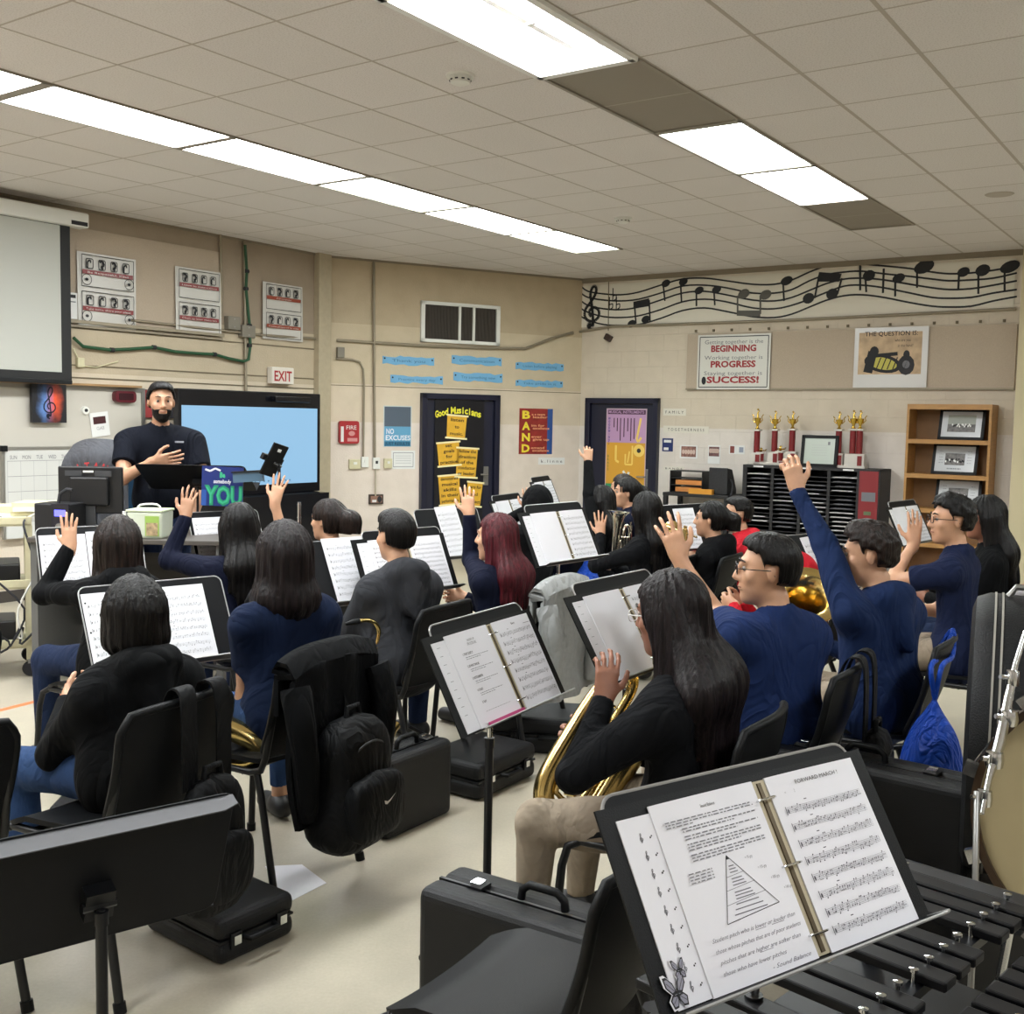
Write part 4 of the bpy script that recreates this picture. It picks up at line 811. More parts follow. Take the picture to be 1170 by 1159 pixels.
def binder(Mx, label, uc=0, v0=.004, pw=.216, ph=.28, gap=.03, seed=1, left='text', right='music', back_sheet=True, detail=None, title='', group=None, staves=9):
    """open ring binder lying on a desk; uc = spine centre"""
    t = on_desk('ring_binder', label, 'binder', Mx, group); Lx0 = uc - gap / 2 - pw; Rx0 = uc + gap / 2
    b = MB(); b.box((uc - .03, -.003, v0 + ph / 2 + .004), (pw * 2 + gap + .13, .004, ph + .016), BLACKP); b.build('cover', t)
    for s, x0 in ((-1, Lx0), (1, Rx0)):
        b = MB()
        b.grid(lambda u, v, x0=x0, s=s: (x0 + pw * u, -.007 - .005 * math.sin((1 - u if s > 0 else u) * 2.6), v0 + ph * v), 10, 1, PAPER, -.003 if s else .003)
        kind = left if s < 0 else right; y = -.0158
        if kind == 'music': music_page(b, x0, v0, pw, ph, y, seed + s, title if s > 0 else '', staves, 1.0)
        elif kind == 'text': text_page(b, x0, v0, pw, ph, y, seed, [(.12, .9 - i * .035, .3 + .5 * ((i * 7) % 5) / 5, .009) for i in range(20)])
        elif callable(kind): kind(b, x0, v0, pw, ph, y)
        b.build('left_page' if s < 0 else 'right_page', t)
    if back_sheet:
        b = MB(); b.box((Lx0 - .02, -.0062, v0 + ph * .485), (.09, .002, ph * .96), PAPER)
        if back_sheet == 'clefs':
            for k in range(9):
                z = v0 + ph * (.85 - .095 * k); clef(b, Lx0 - .030, z, .014, -.0078, GREYINK, .08); b.disc(Lx0 - .010, z, .0014, .0014, -.0078, INK, 6); b.disc(Lx0 - .013, z - .002, .0016, .0016, -.0078, INK, 6)
        else: text_page(b, Lx0 - .06, v0, .06, ph, -.0078, 3, [(.2, .9 - i * .09, .25, .006) for i in range(9)])
        b.build('back_sheet', t)
    b = MB(); b.box((uc, -.007, v0 + ph / 2), (gap + .006, .005, ph * .99), M('page_edges', '#b3a98f', rough=.7)); b.box((uc, -.0105, v0 + ph / 2), (.008, .004, ph * .96), M('spine_bar', '#5a4f3e', rough=.4, metal=.6)); b.build('ring_spine', t, label='cream spine strip with brown metal bar')  # narrow brown metallic bar along the middle of the cream strip
    for f in (.12, .5, .88):
        b = MB(); b.tube([(uc + .02 * math.cos(a), -.011 - .018 * math.sin(a), v0 + ph * f) for a in [math.pi * k / 8 for k in range(9)]], .0018, CHROME, n=6); b.build('ring', t, smooth=50)
    return t
# ============ stands and what lies on them ============
sA, mA = stand('black music stand seen from behind at the lower left, empty', TLw=atz(268, 905, .86), Xd=atz(-10, 962, .86) - atz(268, 905, .86), tilt=.38, hh=.33, wid=.56, flange=.045, worn=False)
sB, mB = stand('large black music stand in the right foreground holding a ring binder', (683, 912), (962, 848), tilt=.58, hh=.315, wid=.56)
def left_b(b, x0, v0, w_, h_, y):
    b.text('Sound Balance', x0 + w_ * .5, v0 + h_ * .925, h_ * .019, y, INK)
    L = [(.07, .885, .83, .006), (.07, .87, .85, .006), (.07, .855, .25, .006)]
    z = .835
    for n in (2, 2, 3, 3):
        for i in range(n): L.append((.2, z, .72 if i < n - 1 else .5, .0065)); z -= .0155
        z -= .012
    text_page(b, x0, v0, w_, h_, y, 5, L, M('print_ink', '#77777d', rough=.8))
    text_page(b, x0, v0, w_, h_, y, 6, [(.12, .60 - .016 * i, .22, .006) for i in range(4)], M('print_ink', '#77777d', rough=.8))
    ap, bl, br = (x0 + w_ * .50, v0 + h_ * .645), (x0 + w_ * .30, v0 + h_ * .31), (x0 + w_ * .82, v0 + h_ * .335)
    b.line([ap, bl, br, ap], .0011, y, INK); b.poly([ap, (ap[0] - .0025, ap[1] - .006), (ap[0] + .004, ap[1] - .006)], y - .0002, INK)
    for f in (.33, .53, .74):
        p = [(ap[j] + (bl[j] - ap[j]) * f) for j in (0, 1)]; q = [(ap[j] + (br[j] - ap[j]) * f) for j in (0, 1)]; b.line([p, q], .0007, y, GREYINK)
        for k in range(3):
            f2 = f - .04 - .05 * k; p = [(ap[j] + (bl[j] - ap[j]) * f2) for j in (0, 1)]; q = [(ap[j] + (br[j] - ap[j]) * f2) for j in (0, 1)]; wd = q[0] - p[0]; b.rect(p[0] + wd * .25, p[1] + .001, p[0] + wd * .75, p[1] + .0025, y, GREYINK)
    for k in range(3): b.rect(bl[0] + .02 + .005 * k, bl[1] + .008 + .007 * k, br[0] - .025 - .006 * k, bl[1] + .0095 + .007 * k, y, GREYINK)
    b.text('Super Sound', ap[0] + .002, ap[1] + .004, .0035, y, GREYINK)
    for k, s in enumerate(('= 1% grp', '= 15% grp', '= 30% grp', '= 54% grp')): b.text(s, x0 + w_ * (.66 + .085 * k), v0 + h_ * (.60 - .07 * k), .0045, y, GREYINK, align='L')
    HW = M('pen_ink', '#85858d', rough=.8)
    for k, s in enumerate(('Student pitch who is lower or louder than', 'those whose pitches that are of poor students', 'pitches that are higher are softer than', 'those who have lower pitches')): b.text(s, x0 + w_ * .12, v0 + h_ * (.245 - .055 * k), h_ * .022, y, HW, w=w_ * [.8, .82, .78, .6][k], align='L', shear=.45)
    b.rect(x0 + w_ * .52, v0 + h_ * .238, x0 + w_ * .62, v0 + h_ * .2405, y, HW); b.rect(x0 + w_ * .68, v0 + h_ * .238, x0 + w_ * .8, v0 + h_ * .2405, y, HW); b.rect(x0 + w_ * .5, v0 + h_ * .128, x0 + w_ * .62, v0 + h_ * .13, y, HW)
    b.text('- Sound Balance', x0 + w_ * .55, v0 + h_ * .03, h_ * .022, y, HW, w=w_ * .38, align='L', shear=.45)
def right_b(b, x0, v0, w_, h_, y):
    music_page(b, x0, v0, w_, h_ * .94, y, 12, '', 8, 1.5, M('note_ink', '#5c5c66', rough=.8)); b.text('FORWARD MARCH !', x0 + w_ * .52, v0 + h_ * .925, h_ * .024, y - .0003, INK, w=w_ * .48); b.text('A1', x0 + w_ * .14, v0 + h_ * .885, .003, y, GREYINK); b.text('J', x0 + w_ * .24, v0 + h_ * .885, .005, y, GREYINK)
bB = binder(mB, 'open ring binder with FORWARD MARCH page on the foreground stand', uc=.035, ph=.280, pw=.222, left=left_b, right=right_b, back_sheet='clefs')
# butterfly stickers at the lower left of that binder
for (u, v, s, lab) in ((-.262, .026, 1.0, 'larger monarch butterfly sticker at the bottom left of the binder'), (-.246, .054, .62, 'smaller monarch butterfly sticker above the larger one')):
    t = on_desk('butterfly_sticker', lab, 'sticker', mB); b = MB(); GY = M('wing_grey', '#8b8a98', rough=.5); y = -.0105
    def W_(pts, yy, m, sc_=1): b.poly([(u + p[0] * s * sc_, v + p[1] * s * sc_) for p in pts], yy, m)
    for sx in (-1, 1):
        up = [(0, .002), (sx * .004, .016), (sx * .013, .026), (sx * .019, .026), (sx * .018, .012), (sx * .008, -.0)]; lo = [(0, 0), (sx * .010, .001), (sx * .016, -.005), (sx * .013, -.017), (sx * .005, -.016), (0, -.006)]
        o = (up, lo) if sx > 0 else (up[::-1], lo[::-1])
        for q in o: W_([(p[0] * 1.16, p[1] * 1.13) for p in q], y, PAPER); W_(q, y - .0004, INK); cx_ = sum(p[0] for p in q) / 6; cz_ = sum(p[1] for p in q) / 6; W_([(cx_ + (p[0] - cx_) * .72, cz_ + (p[1] - cz_) * .72) for p in q], y - .0007, GY)
        b.line([(u, v), (u + sx * .015 * s, v + .018 * s)], .0008 * s, y - .001, INK); b.line([(u, v), (u + sx * .012 * s, v - .010 * s)], .0008 * s, y - .001, INK)
    b.disc(u, v, .0016 * s, .010 * s, y - .0012, INK, 8); b.build('sticker', t)
sC, mC = stand('black music stand in the middle with a ring binder and a thin post', (488, 716), (592, 688), tilt=.50, hh=.318)
def left_c(b, x0, v0, w_, h_, y):
    b.text('WARM UP', x0 + w_ * .5, v0 + h_ * .88, h_ * .03, y, GREYINK); b.text('PROCEDURE', x0 + w_ * .5, v0 + h_ * .84, h_ * .03, y, GREYINK)
    for k, s in enumerate(('1. START QUIETLY', '2. LIP AND TONGUE', '3. NOTE LENGTHS', '4. SCALES', '5. PLAY')): b.text(s, x0 + w_ * .2, v0 + h_ * (.75 - .13 * k), h_ * .024, y, INK, align='L', bold=.02); text_page(b, x0, v0, w_, h_, y, k, [(.24, .72 - .13 * k, .55, .006), (.24, .70 - .13 * k, .35, .006)] if k < 4 else [(.2, .14, .6, .004)])
bC = binder(mC, 'open ring binder with a numbered list page on the middle stand', uc=.02, ph=.272, left=left_c, right='music', seed=21, title='Balance', staves=8)
t = on_desk('pink_folder', 'thin pink folder edge under the list page of the middle binder', 'folder', mC); b = MB(); b.box((-.09, -.022, .0075), (.19, .006, .010), M('pink', '#c4427c', rough=.5)); b.build('folder', t)
sD, mD = stand('black music stand in front of the girl with long dark hair', (652, 668), (740, 650), tilt=.55, hh=.34)
bD = binder(mD, 'open ring binder with a blank left page in front of the long-haired girl', uc=.0, ph=.285, left='blank', right='music', seed=31)
sE, mE = stand('black music stand with binder in front of the hooded student', (598, 578), (662, 573), tilt=.45, hh=.34)
bE = binder(mE, 'open binder with blank and music pages behind the red-haired girl', uc=0, ph=.285, left='blank', right='music', seed=41, staves=8)
sF, mF = stand('wide black music stand in front of the student in the left foreground', TLw=None, tl=(88, 672), tr=(262, 643), z=1.05, dirang=.72, tilt=.5, hh=.34, wid=.56)
sheet(mF, 'white music sheet on the left side of the left foreground stand', -.275, .012, .216, .3, 'music', 51, dens=.7, holes_=True)
sheet(mF, 'white music sheet on the right side of the left foreground stand', -.02, .012, .216, .3, 'music', 52, dens=.8)
t = on_desk('pencil', 'yellow pencil in the tray of the left foreground stand', 'pencil', mF); b = MB(); b.tube([(.03, -.03, .006), (.2, -.03, .006)], .0038, M('pencil_yellow', '#c8973a'), n=6); b.tube([(.2, -.03, .006), (.215, -.03, .006)], [.0038, .0005], M('pencil_tip', '#d8bd93'), n=6); b.build('shaft', t, smooth=40)
sG, mG = stand('black music stand in front of the wavy-haired girl at the left', (40, 604), (132, 586), z=1.12, dirang=.6, tilt=.45, hh=.34)
sheet(mG, 'wide music sheet in front of the wavy-haired girl', -.24, .01, .216, .29, 'music', 61, dens=.8); sheet(mG, 'second music sheet behind the raised hand of the wavy-haired girl', -.02, .01, .24, .3, 'music', 62, dens=.8)
sH, mH = stand('music stand in front of the girl in navy sweater below the green and blue poster', (214, 586), (262, 580), z=1.06, dirang=.75, tilt=.4, hh=.34)
sheet(mH, 'music sheet beside the raised navy sleeve', -.23, .01, .216, .29, 'music', 71, dens=.8); sheet(mH, 'music sheet with a tilted edge beside the black-haired girl', .0, .01, .22, .3, 'music', 72, dens=.8)
sI, mI = stand('music stand with one sheet right of the brown bob haircut', (348, 620), (408, 612), z=1.08, dirang=.75, tilt=.5, hh=.34)
sheet(mI, 'single tilted music sheet right of the brown bob haircut', -.16, .02, .25, .33, 'music', 81, dens=.9)
sJ, mJ = stand('music stand in front of the boy in the grey hoodie', (412, 608), (499, 600), z=1.13, dirang=.78, tilt=.45, hh=.34)
bJ = binder(mJ, 'open binder on both sides of the grey hoodie boy head', uc=0, ph=.285, left='music', right='music', seed=91, staves=10)
sK, mK = stand('black slotted music stand in front of the door with yellow scrolls', (472, 583), (540, 575), z=1.12, dirang=.7, tilt=.45, hh=.34)
sheet(mK, 'narrow tilted music sheet right of the grey hoodie boy', -.07, .01, .17, .34, 'music', 95, rot=-.06, dens=.8)
sL, mL = stand('distant music stand just left of the hooded student', (561, 567), (608, 561), z=1.13, tilt=.4, hh=.34)
bL = binder(mL, 'distant open binder just left of the hooded student', uc=0, ph=.285, left='blank', right='music', seed=97)
sM, mM = stand('farthest music stand near the corner behind the hooded student', (606, 546), (644, 541), z=1.2, tilt=.4, hh=.34)
bM_ = binder(mM, 'farthest open binder near the room corner', uc=0, ph=.285, left='music', right='music', seed=98)
sN, mN = stand('music stand right of the girl with very long black hair', (752, 578), (790, 572), z=1.12, dirang=.7, tilt=.4, hh=.34)
sheet(mN, 'music sheet right of the girl with very long black hair', -.12, .01, .216, .3, 'music', 99)
sO, mO = stand('music stand before the boy with glasses and raised palm at the right', (1014, 574), (1060, 569), z=1.15, tilt=.45, hh=.34)
bO = binder(mO, 'open binder before the boy with glasses at the right', uc=0, ph=.285, left='blank', right='music', seed=101)
sP, mP = stand('dark music stand between the two boys in blue', (880, 614), (932, 607), z=1.12, dirang=.7, tilt=.5, hh=.34)
sheet(mP, 'slanted music sheet between the two boys in blue', .0, .01, .216, .31, 'music', 103, rot=-.05)
# ============ chairs ============
def dirv(a): return Vector((math.cos(a), math.sin(a), 0))
R_ = math.radians
# ---------- instrument cases ----------
def case(label, loc, dims, rz, upright=False, latches=True, group='black instrument cases', handle=True, name='instrument_case', tilt=0):
    """dims: length x, depth y, height z; root at floor centre; front (handle) face is -y, or top when upright"""
    t = thing(name, label, 'instrument case', loc, rz, group); l, d, h = dims
    b = MB(); b.box((0, -d * .26, h / 2) if upright else (0, 0, h * .26), (l, d * .48, h) if upright else (l, d, h * .48), CASEM); b.build('shell', t, bevel=min(.03, .4 * min(d, h) * .48), seg=4)
    b = MB(); b.box((0, d * .26, h / 2) if upright else (0, 0, h * .75), (l, d * .48, h) if upright else (l, d, h * .48), CASEM); b.build('lid', t, bevel=min(.03, .4 * min(d, h) * .48), seg=4)
    b = MB()
    if upright: b.box((0, 0, h / 2), (l - .012, d * .05, h - .012), BLACKM)
    else: b.box((0, 0, h * .505), (l - .012, d - .012, h * .05), BLACKM)
    b.build('seam_band', t)
    if latches:
        for s in (-1, 1):
            b = MB()
            if upright: b.box((s * l * .3, 0, h + .001), (.045, .05, .008), BLACKM); b.box((s * l * .3, -.004, h + .008), (.03, .03, .012), CHROME); b.tube([(s * l * .3 - .014, .012, h + .012), (s * l * .3 + .014, .012, h + .012)], .004, CHROME)
            else: b.box((s * l * .3, -d / 2 - .002, h * .5), (.04, .008, .05), BLACKM); b.box((s * l * .3, -d / 2 - .008, h * .52), (.026, .01, .028), CHROME)
            b.build('latch', t, label='chrome latch')
    if handle:
        b = MB()
        if upright: b.tube([(-.065, 0, h), (-.062, 0, h + .025), (-.04, 0, h + .042), (.04, 0, h + .042), (.062, 0, h + .025), (.065, 0, h)], .011, BLACKP, n=10)
        else: b.tube([(-.06, -d / 2, h * .5), (-.055, -d / 2 - .03, h * .5), (.055, -d / 2 - .03, h * .5), (.06, -d / 2, h * .5)], .009, BLACKP, n=10)
        b.build('handle', t, smooth=50)
    return t
a, c = atz(478, 1012, .46), atz(640, 1062, .46); dr = (c - a).normalized(); ln = .66; mid = a + dr * ln / 2; rz = math.atan2(dr.y, dr.x)
cen = mid + Vector((-dr.y, dr.x, 0)) * .09; case('large upright black instrument case with handle behind the foreground chair', (cen.x, cen.y, 0), (ln, .20, .46), rz, True)
a, c = Vector((.86, 3.62, 0)), Vector((1.40, 3.19, 0)); dr = (c - a).normalized(); rz = math.atan2(dr.y, dr.x); cen = a + dr * .33 + Vector((-dr.y, dr.x, 0)) * .1
case('large upright black case beside the drum case on the right', (cen.x, cen.y, 0), (.72, .20, .60), rz, True)
case('upright black case standing beside the backpack on the chair', (-.42, 4.42, 0), (.42, .17, .33), R_(55), True)
case('black case lying on the floor behind the middle stand post', (-.13, 4.95, 0), (.46, .34, .17), R_(55))
case('black case lying on the floor under the chair with the grey jacket', (.24, 5.55, 0), (.62, .36, .19), R_(-8))
case('black case with scratched corner lying beside the lower left stand', (-.93, 3.42, 0), (.30, .40, .15), R_(52))
case('small flat black case at the feet of the left foreground student', (-1.62, 4.42, 0), (.5, .24, .09), R_(5))
b = MB()
# ---------- bags ----------
def backpack(label, loc, rz, w_, d, h, mark=None, strap=True, group='black backpacks', m=BAGM, ztop=None):
    t = thing('backpack', label, 'backpack', loc, rz, group)
    b = MB(); N_ = 14
    def prof(u, v):
        a = 2 * math.pi * u; sx, sy = math.cos(a), math.sin(a); k = (1 - abs(2 * v - 1) ** 4.0) ** .5 if 0 < v < 1 else 0; n = .72 + .28 * (1 - v) + .06 * math.sin(v * 9)
        e = 2.0; r = (abs(sx) ** 3.2 + abs(sy) ** 3.2) ** (-1 / 3.2); return (w_ / 2 * sx * r * k * n, d / 2 * sy * r * k * (1.05 - .35 * v) - .04 * v * 0, h * (v + .0 * 0))
    b.grid(prof, 28, 18, m); b.build('main_bag', t, smooth=70)
    b = MB()
    def pk(u, v):
        a = 2 * math.pi * u; sx, sy = math.cos(a), math.sin(a); k = max(0, 1 - abs(2 * v - 1) ** 4) ** .5; r = (abs(sx) ** 4 + abs(sy) ** 4) ** -.25
        return (w_ * .36 * sx * r * k, -d * .45 + d * .2 * sy * r * k, h * (.12 + .5 * v))
    b.grid(pk, 24, 12, m); b.build('front_pocket', t, smooth=70)
    b = MB(); zz = [(w_ * .30 * math.cos(a), -d * (.43 - .10 * math.cos(a) ** 2 - .06 * math.sin(a)), h * .60 + h * .22 * math.sin(a)) for a in [math.pi * k / 12 for k in range(13)]]; b.tube(zz, .004, M('zip', '#17181a', rough=.5), n=6); b.build('zipper', t, smooth=50)
    b = MB(); b.tube([(-.035, 0, h * .97), (-.03, 0, h * 1.04), (.03, 0, h * 1.04), (.035, 0, h * .97)], .010, m, n=8); b.build('top_handle', t, smooth=50)
    if mark == 'swoosh':
        b = MB(); P_ = [(-.030, .004), (-.026, -.010), (-.014, -.014), (.002, -.008), (.036, .014), (.002, -.001), (-.012, -.004), (-.020, .0)]; b.poly([(p[0] + .02, h * .42 + p[1]) for p in P_], -d * .655, M('mark_white', '#e8e8e8')); b.build('swoosh_mark', t, label='white curved tick mark')
    return t
# ---------- large brass ----------
def brass_horn(label, loc, rot, s=1.0, name='euphonium', m=BRASS, cat='brass instrument', bell_r=.15, bell_h=.62):
    t = thing(name, label, cat, loc, 0, rot=rot); t.scale = (s, s, s)
    b = MB(); pts = []; rr = []
    # main loop: from bell throat down, bottom bow, up the other side, top bow, down
    path = [(.10, 0, .34, .048), (.10, 0, .16, .043), (.095, 0, .06, .040), (.07, 0, -.005, .038), (.02, 0, -.035, .036), (-.03, 0, -.03, .034), (-.075, 0, .01, .032), (-.095, 0, .07, .030), (-.10, 0, .2, .027), (-.098, 0, .34, .024), (-.08, .0, .42, .022), (-.04, .01, .455, .020), (.0, .03, .44, .018), (.02, .045, .38, .016), (.02, .05, .22, .014)]
    pp = smooth([tuple(p) for p in path], 5)
    b.tube([(p[0], p[1], p[2]) for p in pp], [p[3] for p in pp], m, n=18); b.build('main_tube', t, smooth=60)
    b = MB(); prof = [(.048, .34), (.050, .40), (.056, .46), (.068, .52), (.088, .57), (.115, .605), (bell_r, bell_h + .01), (bell_r + .006, bell_h + .014), (bell_r, bell_h + .016), (.105, .612), (.075, .56), (.05, .48), (.044, .38)]
    b.lathe(prof, m, c=(.10, 0, 0), n=36); b.build('bell', t, smooth=60)
    for k in range(3):
        x = -.045 + .042 * k; b = MB(); b.lathe([(0, .10), (.017, .10), (.019, .115), (.0165, .12), (.0165, .29), (.019, .295), (.019, .31), (.01, .318), (.004, .32), (.004, .345), (.011, .347), (.011, .353), (0, .354)], m, c=(x, .06, 0), n=16); b.build('valve', t, smooth=50)
        b = MB(); b.tube([(x, .06, .14), (x - .01, .11, .13), (x - .012, .115, .07), (x, .11, .05), (x + .01, .07, .06)], .007, m, n=8); b.build('valve_slide', t, smooth=50)
    for k, (y, z0, z1) in enumerate(((-.02, .03, .26), (.03, .06, .3))):
        b = MB(); b.tube(smooth([(-.06, y, z1), (-.06, y, z0 + .03), (-.04, y, z0), (.0, y, z0), (.03, y, z0 + .03), (.035, y, z1 - .05), (.01, y, z1)], 4), .0085, m, n=10); b.build('tuning_slide', t, smooth=50)
    b = MB(); b.tube(smooth([(-.04, .06, .30), (-.08, .07, .40), (-.05, .12, .46), (.0, .18, .47), (.02, .22, .48)], 4), .006, m, n=10); b.lathe([(.005, 0), (.008, .03), (.013, .04), (.013, .045)], CHROME, c=(.02, .22, .475), n=12); b.build('leadpipe', t, smooth=50)
    return t
def saxophone(label, loc, rot, s=1.0):
    t = thing('saxophone', label, 'saxophone', loc, 0, rot=rot); t.scale = (s, s, s)
    b = MB(); pp = smooth([(0, 0, .62, .012), (0, 0, .4, .018), (0, 0, .15, .026), (0, 0, .04, .031), (.02, 0, -.02, .034), (.06, 0, -.045, .037), (.10, 0, -.02, .04), (.115, 0, .05, .043), (.12, 0, .14, .048), (.128, 0, .2, .058), (.14, 0, .235, .070)], 4)
    b.tube([p[:3] for p in pp], [p[3] for p in pp], BRASS, n=18); b.build('body', t, smooth=60)
    b = MB(); b.tube(smooth([(0, 0, .62), (-.005, 0, .66), (-.035, 0, .69), (-.08, 0, .70), (-.13, 0, .69)], 4), .011, BRASS, n=12); b.build('neck', t, smooth=50)
    b = MB(); b.tube([(-.12, 0, .692), (-.15, 0, .685), (-.195, 0, .672)], [.015, .014, .007], BLACKP, n=12); b.build('mouthpiece', t, smooth=50)
    for k in range(7):
        b = MB(); z = .12 + k * .065; b.lathe([(0, 0), (.016 + .002 * (6 - k), 0), (.016 + .002 * (6 - k), .006), (.006, .010), (0, .010)], BRASS, c=(0, -.034 + k * .002, z), n=14, axis='y'); b.T = Matrix.Identity(4); b.build('key_cup', t, smooth=50)
    b = MB(); b.tube([(.02, -.035, .08), (.02, -.028, .56)], .0035, BRASS, n=6); b.tube([(-.02, -.03, .1), (-.015, -.024, .58)], .0035, BRASS, n=6); b.build('key_rods', t, smooth=50)
    return t
def straight_pipe(name, label, cat, a, c, r, m, rings=None):
    t = thing(name, label, cat, a); b = MB(); b.tube([a, a + (c - a) * .5, c], r, m, n=12); b.build('tube', t, smooth=50, world=True)
    for f in (.1, .45, .9): b = MB(); p = a + (c - a) * f; q = a + (c - a) * (f + .015); b.tube([p, q], r * 1.35, CHROME, n=12); b.build('ring', t, smooth=50, world=True)
    return t
DEBUG = 0
# ================= PEOPLE: implicit surfaces =================
def V3(*a): return np.array(a, np.float32)
def A(v): return np.array([v[0], v[1], v[2]], np.float32)
def cone(a, b, ra, rb, k=.02, fl=None, cap=False, op='u'):
    """rounded cone a->b; fl=(axis, s) flattens it along axis by s; cap cuts it flat at b"""
    return dict(t='c', a=A(a), b=A(b), ra=ra, rb=rb, k=k, fl=None if fl is None else (A(fl[0]) / np.linalg.norm(A(fl[0])), fl[1]), cap=cap, op=op)
def ell(c, rad, fr=None, k=.02, op='u'):
    F = np.eye(3, dtype=np.float32) if fr is None else np.array([A(x) for x in fr], np.float32)
    return dict(t='e', c=A(c), r=V3(*rad), F=F, k=k, op=op)
def fn(f, k=.01, op='s'): return dict(t='f', f=f, k=k, op=op)
def evp(p, X):
    if p['t'] == 'c':
        a, b = p['a'], p['b']; Y = X
        ba0 = b - a
        if p['fl'] is not None:
            n, s = p['fl']; q = 1 / s - 1; Y = X + ((X - a) @ n)[:, None] * (n * q); b = b + ((b - a) @ n) * (n * q)
        ba = b - a; L2 = float(ba @ ba) + 1e-9; pa = Y - a; h = np.clip(pa @ ba / L2, 0, 1)
        r = p['ra'] + (p['rb'] - p['ra']) * h; v = pa - h[:, None] * ba; d = np.sqrt((v * v).sum(1)) - r
        if p['fl'] is not None: d = d * p['fl'][1]
        if p['cap']: L = math.sqrt(float(ba0 @ ba0)); d = np.maximum(d, ((X - a) @ ba0) / L - L)
        return d
    if p['t'] == 'e':
        q = (X - p['c']) @ p['F'].T; r = p['r']; k0 = np.sqrt(((q / r) ** 2).sum(1)) + 1e-6; k1 = np.sqrt(((q / (r * r)) ** 2).sum(1)) + 1e-6
        return k0 * (k0 - 1) / k1
    return p['f'](X)
def smin(a, b, k):
    if k <= 0: return np.minimum(a, b)
    h = np.maximum(k - np.abs(a - b), 0) / k; return np.minimum(a, b) - h * h * k * .25
def evall(prims, X):
    d = None
    for p in prims:
        e = evp(p, X)
        if p['op'] == 'u': d = e if d is None else smin(d, e, p['k'])
        elif p['op'] == 's': d = -smin(-d, e, p['k'])
        elif p['op'] == 'd': d = d + e
    return d
def bounds(prims):
    lo, hi = [], []
    for p in prims:
        if p['op'] != 'u': continue
        if p['t'] == 'c': m = max(p['ra'], p['rb']); lo += [p['a'] - m, p['b'] - m]; hi += [p['a'] + m, p['b'] + m]
        elif p['t'] == 'e': m = p['r'].max(); lo.append(p['c'] - m); hi.append(p['c'] + m)
    return np.min(lo, 0) - .03, np.max(hi, 0) + .03
def surface(prims, h, origin=(0, 0, 0)):
    """sparse surface nets -> verts, quads"""
    N = 8; lo, hi = bounds(prims); nb = np.maximum(1, np.ceil((hi - lo) / (h * N)).astype(int)); B = N * h
    I = np.stack(np.meshgrid(*[np.arange(n) for n in nb], indexing='ij'), -1).reshape(-1, 3)
    cen = (lo + (I + .5) * B).astype(np.float32); half = B * math.sqrt(3) / 2
    us = [p for p in prims if p['op'] == 'u']; D = np.stack([evp(p, cen) for p in us]); dm = D.min(0)
    act = (dm < half * 1.5 + .03) & (dm > -half * 1.5 - .05); I = I[act]; cen = cen[act]; D = D[:, act]; dm = dm[act]
    off = np.stack(np.meshgrid(*[np.arange(N + 1)] * 3, indexing='ij'), -1).reshape(-1, 3)
    nB, nP = len(I), len(off); base = lo + I * B
    X = (base[:, None, :] + off[None] * h).astype(np.float32); V = np.full((nB, nP), 1e3, np.float32); first = True; ui = 0
    for p in prims:
        if p['op'] == 'u':
            m = D[ui] < dm + 2 * half * 1.3 + p['k'] + .01; ui += 1
            if not m.any(): continue
            e = evp(p, X[m].reshape(-1, 3)).reshape(-1, nP); V[m] = smin(V[m], e, p['k'])
        else:
            e = evp(p, X.reshape(-1, 3)).reshape(-1, nP)
            V = -smin(-V, e, p['k']) if p['op'] == 's' else V + e
    G = V.reshape(nB, N + 1, N + 1, N + 1); S = G < 0
    c8 = [(i, j, k) for i in (0, 1) for j in (0, 1) for k in (0, 1)]
    sub = lambda T, o: T[:, o[0]:o[0] + N, o[1]:o[1] + N, o[2]:o[2] + N]
    cnt = sum(sub(S, o).astype(np.int8) for o in c8); ac = (cnt > 0) & (cnt < 8)
    bi, ci, cj, ck = np.nonzero(ac); vals = np.stack([G[bi, ci + o[0], cj + o[1], ck + o[2]] for o in c8], 1)
    acc = np.zeros((len(bi), 3)); num = np.zeros(len(bi)); C8 = np.array(c8)
    for i in range(8):
        for j in range(i + 1, 8):
            if abs(C8[i] - C8[j]).sum() != 1: continue
            a, b = vals[:, i], vals[:, j]; m = (a < 0) != (b < 0); t = np.where(m, a / np.where(m, a - b, 1), 0)
            acc += m[:, None] * (C8[i] + t[:, None] * (C8[j] - C8[i])); num += m
    gi = I[bi] * N + np.stack([ci, cj, ck], 1); pos = lo + (gi + acc / num[:, None]) * h
    dim = nb * N + 2; gid = (gi[:, 0] * dim[1] + gi[:, 1]) * dim[2] + gi[:, 2]; order = np.argsort(gid); gs = gid[order]
    quads = []
    for ax in range(3):
        o = [0, 0, 0]; o[ax] = 1; a = sub(S, (0, 0, 0)); b = sub(S, tuple(o)); m = a != b
        b2, x, y, z = np.nonzero(m); g = I[b2] * N + np.stack([x, y, z], 1); inside = a[b2, x, y, z]
        u, v = (ax + 1) % 3, (ax + 2) % 3; du = np.zeros(3, int); dv = np.zeros(3, int); du[u] = 1; dv[v] = 1
        ids = []
        for q in (g - du - dv, g - dv, g, g - du):
            k = (q[:, 0] * dim[1] + q[:, 1]) * dim[2] + q[:, 2]; s = np.searchsorted(gs, k); s = np.minimum(s, len(gs) - 1); ok = gs[s] == k; ids.append(np.where(ok, order[s], -1))
        Q = np.stack(ids, 1); ok = (Q >= 0).all(1); Q = Q[ok]; ins = inside[ok]; Q[~ins] = Q[~ins][:, ::-1]; quads.append(Q)
    return pos, np.concatenate(quads)
